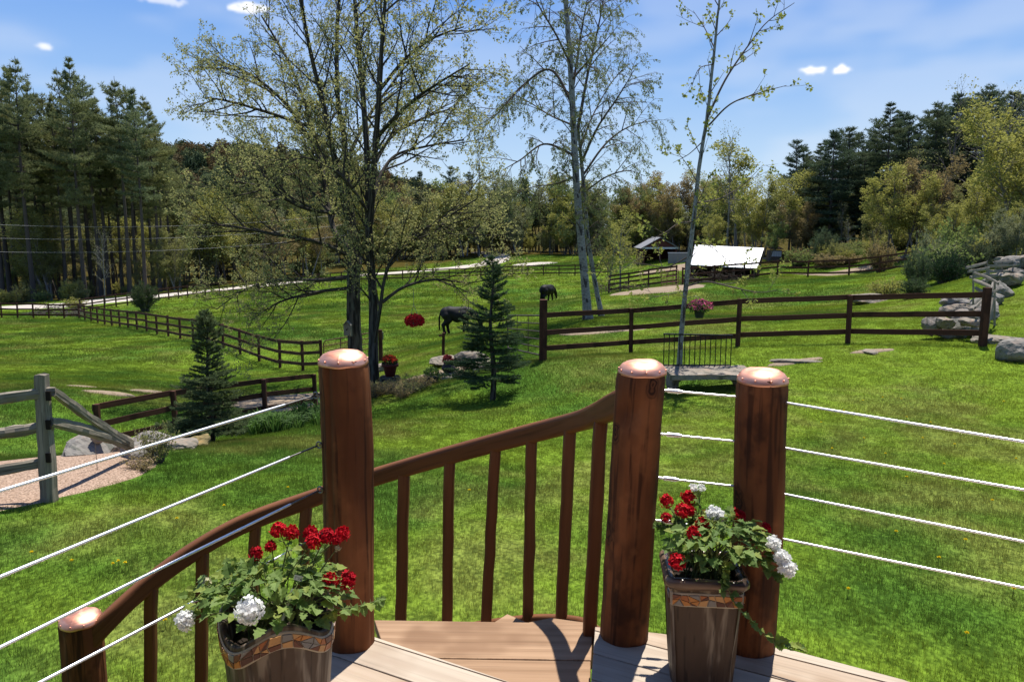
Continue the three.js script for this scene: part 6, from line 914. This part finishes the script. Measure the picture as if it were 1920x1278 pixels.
// ================================================================ PLANTERS
const tileM = [[0.46, 0.19, 0.055], [0.34, 0.12, 0.045], [0.16, 0.065, 0.04], [0.22, 0.20, 0.18], [0.50, 0.27, 0.11], [0.115, 0.05, 0.035]].map((c) => mat({ color: c, roughness: 0.35 })), grout = mat({ color: [0.42, 0.36, 0.28], roughness: 0.9 });
const glaze = mat({ map: tex(320, 512, (u, v) => { const s = fbm(u * 46, v * 5, 46, 5, 4, 141), b = fbm(u * 7, v * 5, 7, 5, 4, 143), d = fbm(u * 90, v * 9, 90, 9, 3, 145); let c = mix3([0.052, 0.034, 0.024], [0.105, 0.070, 0.048], b); c = mix3(c, [0.24, 0.19, 0.14], smooth(0.50, 0.68, s) * smooth(0.40, 0.62, b * 0.5 + d * 0.5)); return mix3(c, [0.03, 0.022, 0.018], smooth(0.62, 0.75, d) * 0.7); }), bumpMap: tex(256, 256, (u, v) => fbm(u * 46, v * 6, 46, 6, 4, 141), false), bumpScale: 0.006, roughness: 0.5 });
const glazeRim = mat({ map: tex(256, 256, (u, v) => mix3([0.05, 0.034, 0.026], [0.20, 0.13, 0.085], smooth(0.4, 0.75, fbm(u * 8, v * 8, 8, 8, 4, 151)))), roughness: 0.22 });
// tiles laid on any surface: surf(u, v, lift) -> point
function mosaic(parent, surf, nu, nv, r, wrap) {
  const J = []; for (let i = 0; i <= nu; i++) { J.push([]); for (let j = 0; j <= nv; j++) J[i].push([(i + (wrap || (i && i < nu) ? (r() - 0.5) * 0.7 : 0)) / nu, (j + (j && j < nv ? (r() - 0.5) * 0.7 : (r() - 0.5) * 0.15)) / nv]); } if (wrap) for (let j = 0; j <= nv; j++) J[nu][j] = [J[0][j][0] + 1, J[0][j][1]];
  const lay = (c) => { const mu = c.reduce((s, p) => s + p[0], 0) / c.length, mv = c.reduce((s, p) => s + p[1], 0) / c.length, q = c.map(([u, v]) => [lerp(u, mu, 0.1), lerp(v, mv, 0.1)]), lo = q.map(([u, v]) => surf(u, v, 0)), hi = q.map(([u, v]) => surf(lerp(u, mu, 0.06), lerp(v, mv, 0.06), 0.0032)), g = new GB(), n = q.length; for (let k = 1; k < n - 1; k++) g.tri(hi[0], hi[k], hi[k + 1]); for (let k = 0; k < n; k++) { const f = (k + 1) % n; g.quad(lo[k], lo[f], hi[f], hi[k]); } part('mosaic_tile', g.build(), tileM[Math.floor(r() * 6)], parent); };
  for (let i = 0; i < nu; i++) for (let j = 0; j < nv; j++) { const a = J[i][j], b = J[i + 1][j], c = J[i + 1][j + 1], d = J[i][j + 1]; if (r() < 0.45) { if (r() < 0.5) { lay([a, b, c]); lay([a, c, d]); } else { lay([a, b, d]); lay([b, c, d]); } } else lay([a, b, c, d]); }
}
const C1 = V(-0.682, DECK, -2.11), C2 = V(0.632, DECK, -2.43);
{
  const o = thing('planter', 'round brown glazed planter with a wavy mosaic rim', 'planter', C1), R = 0.158, r0 = 0.125, Hh = 0.395;
  const wave = (a) => 0.036 * Math.sin(3 * a + 0.42), rad = (y) => lerp(r0, R, Math.pow(clamp(y / Hh), 0.85)), S = (a, y, l = 0) => V(Math.sin(a) * (rad(y) + l), y, Math.cos(a) * (rad(y) + l));
  const n = 96, rows = 26, pos = [], uv = [], idx = [], tot = rows + 8;
  for (let k = 0; k <= tot; k++) for (let e = 0; e <= n; e++) { const a = e / n * 6.28319, top = Hh + wave(a); let v; if (k <= rows) { const y = top * k / rows; v = S(a, y, (noise3(Math.sin(a) * 3, y * 4, Math.cos(a) * 3, 9) - 0.5) * 0.006); } else { const q = (k - rows) / 8; v = q < 0.5 ? S(a, top + Math.sin(q * 2 * Math.PI) * 0.006, -0.020 * q * 2) : S(a, top - (q - 0.5) * 2 * 0.11, -0.02); } pos.push(v.x, v.y, v.z); uv.push(a * 0.16, v.y); }
  for (let k = 0; k < tot; k++) for (let e = 0; e < n; e++) { const a = k * (n + 1) + e, b = a + n + 1; idx.push(a, a + 1, b, a + 1, b + 1, b); }
  const g = new THREE.BufferGeometry(); g.setAttribute('position', new THREE.Float32BufferAttribute(pos, 3)); g.setAttribute('uv', new THREE.Float32BufferAttribute(uv, 2)); g.setIndex(idx); g.computeVertexNormals(); part('vessel', g, glaze, o);
  const band = new GB(), bandY = (a, v) => Hh + wave(a) - 0.058 + v * 0.046; { const m = 96, p2 = [], i2 = [], u2 = []; for (let e = 0; e <= m; e++) for (const [v, l] of [[-0.06, 0.0005], [0, 0.005], [1, 0.005], [1.06, 0.0005]]) { const a = e / m * 6.28319, q = S(a, bandY(a, v), l); p2.push(q.x, q.y, q.z); u2.push(a, v); } for (let e = 0; e < m; e++) for (let k = 0; k < 3; k++) { const a = e * 4 + k; i2.push(a, a + 4, a + 1, a + 1, a + 4, a + 5); } const q = new THREE.BufferGeometry(); q.setAttribute('position', new THREE.Float32BufferAttribute(p2, 3)); q.setAttribute('uv', new THREE.Float32BufferAttribute(u2, 2)); q.setIndex(i2); q.computeVertexNormals(); part('mosaic_band', q, grout, o); }
  mosaic(o, (u, v, l) => { const a = u * 6.28319; return S(a, bandY(a, lerp(0.06, 0.94, v)), 0.0052 + l); }, 36, 2, rand(55), true);
  part('soil', new THREE.CylinderGeometry(0.128, 0.12, 0.03, 40).translate(0, 0.30, 0), M.soil, o);
}
{
  const o = thing('planter', 'square tapered brown planter with a rolled rim and a mosaic band', 'planter', C2); o.rotation.y = -0.10;
  const Hh = 0.385, half = (y) => lerp(0.093, 0.118, y / Hh), n = 14, rows = 24, gpos = [], guv = [], gi = [];
  const S = (s, t, y, l = 0) => { const h = half(y) + l, c = 0.012, e = t * 2 - 1, xx = e * h, zz = h - c * Math.pow(Math.abs(e), 14); return [V(xx, y, zz), V(zz, y, -xx), V(-xx, y, -zz), V(-zz, y, xx)][s]; };
  for (let s = 0; s < 4; s++) { const base = gpos.length / 3; for (let k = 0; k <= rows; k++) for (let e = 0; e <= n; e++) { const y = Hh * k / rows, v = S(s, e / n, y, (noise3(e * 0.5 + s * 9, y * 8, 3, 4) - 0.5) * 0.005); gpos.push(v.x, v.y, v.z); guv.push(s * 0.3 + e / n * 0.23, y); } for (let k = 0; k < rows; k++) for (let e = 0; e < n; e++) { const a = base + k * (n + 1) + e, b = a + n + 1; gi.push(a, a + 1, b, a + 1, b + 1, b); } }
  const g = new THREE.BufferGeometry(); g.setAttribute('position', new THREE.Float32BufferAttribute(gpos, 3)); g.setAttribute('uv', new THREE.Float32BufferAttribute(guv, 2)); g.setIndex(gi); g.computeVertexNormals(); part('vessel', g, glaze, o);
  const h = 0.116, c = 0.02, ring = []; for (const [cx, cz, a0] of [[h - c, h - c, 0], [-h + c, h - c, 1], [-h + c, -h + c, 2], [h - c, -h + c, 3]]) for (let k = 0; k <= 4; k++) { const a = (a0 + k / 4) * Math.PI / 2; ring.push(V(cx + Math.cos(a) * c, Hh, cz + Math.sin(a) * c)); } ring.push(ring[0].clone(), ring[1].clone()); part('rim', new GB().tube(ring, (t) => 0.0185 + 0.0016 * Math.sin(t * 60), 14).build(), glazeRim, o);
  for (let s = 0; s < 4; s++) { const p2 = [], i2 = [], u2 = []; for (let e = 0; e <= 8; e++) for (const [y, l] of [[0.308, 0.0005], [0.311, 0.004], [0.354, 0.004], [0.357, 0.0005]]) { const v = S(s, lerp(0.02, 0.98, e / 8), y, l); p2.push(v.x, v.y, v.z); u2.push(e, y); } for (let e = 0; e < 8; e++) for (let k = 0; k < 3; k++) { const a = e * 4 + k; i2.push(a, a + 4, a + 1, a + 1, a + 4, a + 5); } const q = new THREE.BufferGeometry(); q.setAttribute('position', new THREE.Float32BufferAttribute(p2, 3)); q.setAttribute('uv', new THREE.Float32BufferAttribute(u2, 2)); q.setIndex(i2); q.computeVertexNormals(); part('mosaic_band', q, grout, o); mosaic(o, (u, v, l) => S(s, lerp(0.05, 0.95, u), lerp(0.3135, 0.3515, v), 0.0042 + l), 8, 2, rand(58 + s), false); }
  part('soil', new THREE.BoxGeometry(0.21, 0.03, 0.21).translate(0, 0.335, 0), M.soil, o);
}
// ================================================================ FLOWERING PLANTS IN THE PLANTERS
function leafShape(seed) {
  const r = rand(seed), out = [[0.05, 0], [0.17, 0.10], [0.38, 0.20], [0.27, 0.30], [0.46, 0.48], [0.27, 0.58], [0.27, 0.76], [0.12, 0.84], [0, 1]].map(([x, y]) => [x * (0.85 + r() * 0.3), y]), g = new GB(), z = (x, y) => Math.abs(x) * 0.38 - y * y * 0.28 + (noise2(x * 6 + 9, y * 6, 0, 0, seed) - 0.5) * 0.10;
  for (const s of [-1, 1]) for (let k = 0; k < out.length - 1; k++) { const [x0, y0] = out[k], [x1, y1] = out[k + 1], a = V(0, y0, z(0, y0)), b = V(s * x0, y0, z(x0, y0)), c = V(s * x1, y1, z(x1, y1)), d = V(0, y1, z(0, y1)); s > 0 ? g.quad(a, b, c, d) : g.quad(a, d, c, b); }
  g.tube([V(0, -0.55, -0.12), V(0, -0.2, -0.03), V(0, 0.02, 0)], 0.025, 4); return g.build();
}
function flowerHead(seed, florets, rx, ry, ps) { const r = rand(seed), g = new GB(); for (let k = 0; k < florets; k++) { const t = (k + 0.5) / florets, e = Math.asin(1 - t * 1.25 < -1 ? -1 : 1 - t * 1.25), a = k * 2.39996 + r() * 0.4, d = V(Math.cos(a) * Math.cos(e), Math.sin(e), Math.sin(a) * Math.cos(e)), j = 0.55 + r() * 0.75, c = V(d.x * rx * j, d.y * ry * j + (r() - 0.5) * ry * 0.5, d.z * rx * j), u = perp(d, r), w = V(0, 0, 0).crossVectors(d, u); for (let p = 0; p < 5; p++) { const q = p / 5 * 6.2832, dir = u.clone().multiplyScalar(Math.cos(q)).addScaledVector(w, Math.sin(q)).addScaledVector(d, 0.25 + r() * 0.35).normalize(), sd = V(0, 0, 0).crossVectors(d, dir).normalize(), b = c, m1 = c.clone().addScaledVector(dir, ps * 0.55), tip = c.clone().addScaledVector(dir, ps * (0.9 + r() * 0.2)), wd = ps * 0.36; g.quad(b, m1.clone().addScaledVector(sd, -wd), tip.clone().addScaledVector(sd, -wd * 0.55), m1.clone()); g.quad(b, m1.clone(), tip.clone().addScaledVector(sd, wd * 0.55), m1.clone().addScaledVector(sd, wd)); g.tri(m1, tip.clone().addScaledVector(sd, -wd * 0.55), tip.clone().addScaledVector(sd, wd * 0.55)); } } return g.build(); }
const leafG = [1, 2, 3, 4, 5].map(leafShape), potLeaf = [[0.165, 0.25, 0.060], [0.21, 0.30, 0.085], [0.13, 0.21, 0.055], [0.26, 0.32, 0.07]].map((c) => leafMat(c, 0.45, { roughness: 0.6, specularIntensity: 0.15 })), stemM = mat({ color: [0.12, 0.15, 0.05], roughness: 0.7 });
const redHead = [flowerHead(1, 24, 0.018, 0.011, 0.0125), flowerHead(2, 18, 0.015, 0.011, 0.013), flowerHead(3, 26, 0.021, 0.011, 0.0125)], whiteHead = [flowerHead(4, 54, 0.028, 0.026, 0.015), flowerHead(5, 46, 0.024, 0.024, 0.015)], smallHead = flowerHead(6, 9, 0.010, 0.006, 0.009), budHead = flowerHead(7, 14, 0.010, 0.012, 0.006), redDeep = leafMat([0.40, 0.008, 0.018], 0.2), redPetal = leafMat([0.50, 0.012, 0.022], 0.2);
function potPlant(label, C, rimY, soilR, spec, seed) {
  const o = thing('potted_flowers', label, 'potted plant', V(C.x, C.y + 0.3, C.z)), r = rand(seed), stems = new GB(), at = (v) => v.clone().sub(o.position);
  const basis = new THREE.Matrix4(), addLeaf = (p, dir, face, s) => { const y = dir.clone().normalize(), x = V(0, 0, 0).crossVectors(y, face).normalize(), z = V(0, 0, 0).crossVectors(x, y), m = part('leaf', leafG[Math.floor(r() * 5)], potLeaf[Math.floor(r() * 4)], o); basis.makeBasis(x, y, z); m.quaternion.setFromRotationMatrix(basis); m.scale.setScalar(s); m.position.copy(p); };
  const root = () => V((r() - 0.5) * soilR * 1.4, 0.03, (r() - 0.5) * soilR * 1.4);
  const head = (p, geo, m, s, lean) => { const h = part('flower_head', geo, m, o); h.position.copy(p); h.scale.setScalar(s); h.quaternion.setFromUnitVectors(V(0, 1, 0), lean.clone().normalize()); };
  for (const [px, py, D, kind, s = 1] of spec.flowers) {
    const p = at(P(px, py, D)), a = root().multiplyScalar(0.8); a.y = 0.02; const lean = V(p.x * 1.6 + (r() - 0.5) * 0.2, 0.35, p.z + 0.35 + (r() - 0.5) * 0.2), mid = a.clone().lerp(p, 0.55).add(V((r() - 0.5) * 0.02, 0.045, (r() - 0.5) * 0.02)), under = p.clone().addScaledVector(lean.clone().normalize(), -0.012);
    stems.tube(smoothPath([a, mid, under], 8), (t) => lerp(0.0026, 0.0016, t), 5); if (kind === 'red') head(p, redHead[Math.floor(r() * 3)], r() < 0.5 ? redDeep : redPetal, s * 0.92, lean); else if (kind === 'white') head(p, whiteHead[Math.floor(r() * 2)], petalWhite, s * 0.84, lean); else if (kind === 'small') head(p, smallHead, petalWhite, s, lean); else head(p, budHead, leafMat([0.55, 0.52, 0.34], 0.3), s, lean);
    const n = 3; for (let k = 0; k < n; k++) { const q = a.clone().lerp(p, 0.5 + 0.35 * r()).add(V(0, 0.03, 0)), d = V(r() - 0.5, 0.35, r() - 0.5); addLeaf(q, d, V(0, 1, 0.3), 0.024 + r() * 0.014); }
  }
  const [cx, cy, cz, rx, ry, rz] = spec.mass;
  for (let k = 0; k < spec.leaves; k++) { const d = rdir(r); if (d.y < -0.25) d.y = -d.y; const q = 0.45 + 0.55 * Math.cbrt(r()), p = V(cx + d.x * rx * q, cy + d.y * ry * q, cz + d.z * rz * q), dir = V(d.x + (r() - 0.5) * 0.9, -0.05 + (r() - 0.4) * 0.7, d.z + (r() - 0.5) * 0.9), face = V(d.x * 0.35 + (r() - 0.5) * 0.8, 1, d.z * 0.3 + 0.1 + (r() - 0.5) * 0.8); addLeaf(p, dir, face, spec.size * (0.6 + r() * 0.75)); if (k % 6 === 0) { const a = root(); stems.tube(smoothPath([a, a.clone().lerp(p, 0.5).add(V(0, 0.03, 0)), p], 6), (t) => lerp(0.0028, 0.0014, t), 4); } }
  for (const line of spec.trails) { const pts = smoothPath(line.map(([px, py, D]) => at(P(px, py, D))), 24); stems.tube(pts, (t) => lerp(0.0024, 0.0012, t), 5); for (let k = 4; k < 25; k += 3) { const t = pts[k].clone().sub(pts[k - 1]).normalize(); for (const s of [-1, 1]) addLeaf(pts[k], V(t.x * 0.5 + (r() - 0.5) * 0.8, 0.3 * s + (r() - 0.5) * 0.5, 0.4 + r() * 0.3), V(0.2, 0.7, 0.7), spec.size * (0.5 + r() * 0.6)); } }
  part('stems', stems.build(), stemM, o); return o;
}
potPlant('leafy plant with red and white flower heads filling the round planter', C1, 0.4, 0.1, {
  flowers: [[521, 993, 2.16, 'red'], [546, 997, 2.13, 'red', 1.1], [582, 998, 2.16, 'red', 1.1], [612, 1004, 2.13, 'red'], [642, 999, 2.15, 'red', 1.1], [588, 1014, 2.11, 'red'], [507, 1023, 2.13, 'red', 0.85], [480, 1036, 2.12, 'red', 0.8], [618, 1087, 2.06, 'red', 1.15], [652, 1086, 2.07, 'red', 1.0], [630, 1010, 2.12, 'red', 0.8], [467, 1144, 1.89, 'white', 1.1], [349, 1163, 2.0, 'white', 1.0], [388, 1094, 2.12, 'bud', 1.2], [632, 1028, 2.12, 'bud', 0.7]],
  mass: [-0.005, 0.155, 0.02, 0.215, 0.105, 0.155], leaves: 295, size: 0.036,
  trails: [[[600, 1150, 2.05], [650, 1140, 2.0], [695, 1130, 1.98], [718, 1118, 1.98]], [[470, 1130, 2.1], [420, 1110, 2.12], [375, 1100, 2.12], [350, 1120, 2.12]], [[480, 1090, 2.12], [450, 1060, 2.14], [430, 1050, 2.15]]] }, 41);
potPlant('leafy plant with red and white flower heads trailing from the square planter', C2, 0.38, 0.09, {
  flowers: [[1249, 938, 2.5, 'red', 0.95], [1290, 932, 2.5, 'red', 1.05], [1280, 957, 2.46, 'red', 1.1], [1295, 957, 2.46, 'red', 0.9], [1249, 970, 2.46, 'red', 0.75], [1321, 963, 2.48, 'red', 0.7], [1316, 981, 2.40, 'red', 1.1], [1300, 998, 2.37, 'red', 1.1], [1270, 1052, 2.33, 'red', 1.15], [1380, 964, 2.45, 'red', 0.9], [1437, 989, 2.45, 'red', 0.7], [1390, 966, 2.46, 'red', 0.7], [1338, 962, 2.45, 'white', 0.8], [1352, 968, 2.44, 'white', 0.7], [1450, 1018, 2.36, 'white', 0.75], [1466, 1046, 2.33, 'white', 0.95], [1475, 1064, 2.32, 'white', 0.95], [1301, 913, 2.5, 'small', 1], [1316, 913, 2.5, 'small', 0.9]],
  mass: [0.045, 0.175, 0.02, 0.165, 0.10, 0.13], leaves: 270, size: 0.036,
  trails: [[[1345, 1060, 2.34], [1365, 1100, 2.29], [1378, 1130, 2.28], [1400, 1155, 2.27], [1425, 1180, 2.26], [1445, 1196, 2.26]], [[1380, 1030, 2.38], [1420, 1050, 2.35], [1445, 1075, 2.34], [1460, 1080, 2.33]], [[1350, 1050, 2.35], [1362, 1080, 2.3], [1350, 1110, 2.29]], [[1440, 1195, 2.26], [1465, 1205, 2.26], [1488, 1208, 2.26], [1500, 1215, 2.26]], [[1290, 1000, 2.45], [1250, 985, 2.48], [1228, 985, 2.5]]] }, 43);
{ // oval plant tag in the round planter
  const c = P(556, 1090, 2.04), o = thing('plant_tag', 'oval grey-green plant tag with two printed letters in the round planter', 'plant tag', c), sh = new THREE.Shape(); sh.absellipse(0, 0, 0.021, 0.027, 0, 6.2832); const g = new THREE.ExtrudeGeometry(sh, { depth: 0.0012, bevelEnabled: false, curveSegments: 24 }), tagM = mat({ color: [0.30, 0.33, 0.25], roughness: 0.5 });
  part('plate', g, tagM, o); part('spike', new THREE.BoxGeometry(0.008, 0.10, 0.0012).translate(-0.004, -0.07, 0.0006), tagM, o);
  const cv = document.createElement('canvas'); cv.width = 128; cv.height = 76; const x = cv.getContext('2d'); x.fillStyle = '#949887'; x.fillRect(0, 0, 128, 76); x.fillStyle = '#3c4038'; x.font = '66px serif'; x.textAlign = 'center'; x.textBaseline = 'middle'; x.fillText('PW', 64, 40); const ct = new THREE.CanvasTexture(cv); ct.colorSpace = THREE.SRGBColorSpace;
  part('lettering', new THREE.PlaneGeometry(0.024, 0.014).translate(0.001, 0.010, 0.0017), mat({ map: ct, roughness: 0.5 }), o); o.rotation.set(-0.45, 0.15, -0.25);
}
// ================================================================ THE HOUSE that the deck is built onto (behind the viewpoint): dark log wall under an eave
{
  const z = 2.3, o = thing('log_house', 'dark log wall and eave of the house that the deck is built onto', 'house', V(0, ground(0, z), z)), y0 = ground(0, z) - 0.2, lm = M.logPost;
  for (let k = 0; k < 19; k++) partW('log', new GB().tube([V(-8, y0 + 0.15 + k * 0.29, z + 0.16), V(0, y0 + 0.15 + k * 0.29, z + 0.16), V(8, y0 + 0.15 + k * 0.29, z + 0.16)], 0.16, 12, 1, 1, true).build(), lm, o);
  partW('roof', board(V(0, y0 + 5.6, z - 0.7), V(0, y0 + 8.6, z + 4), 17, 0.16, R2, 0), M.fenceFar, o); partW('fascia', board(V(-8.5, y0 + 5.55, z - 0.72), V(8.5, y0 + 5.55, z - 0.72), 0.05, 0.24, R2, 0), M.tread, o);
}
renderer.render(scene, camera);
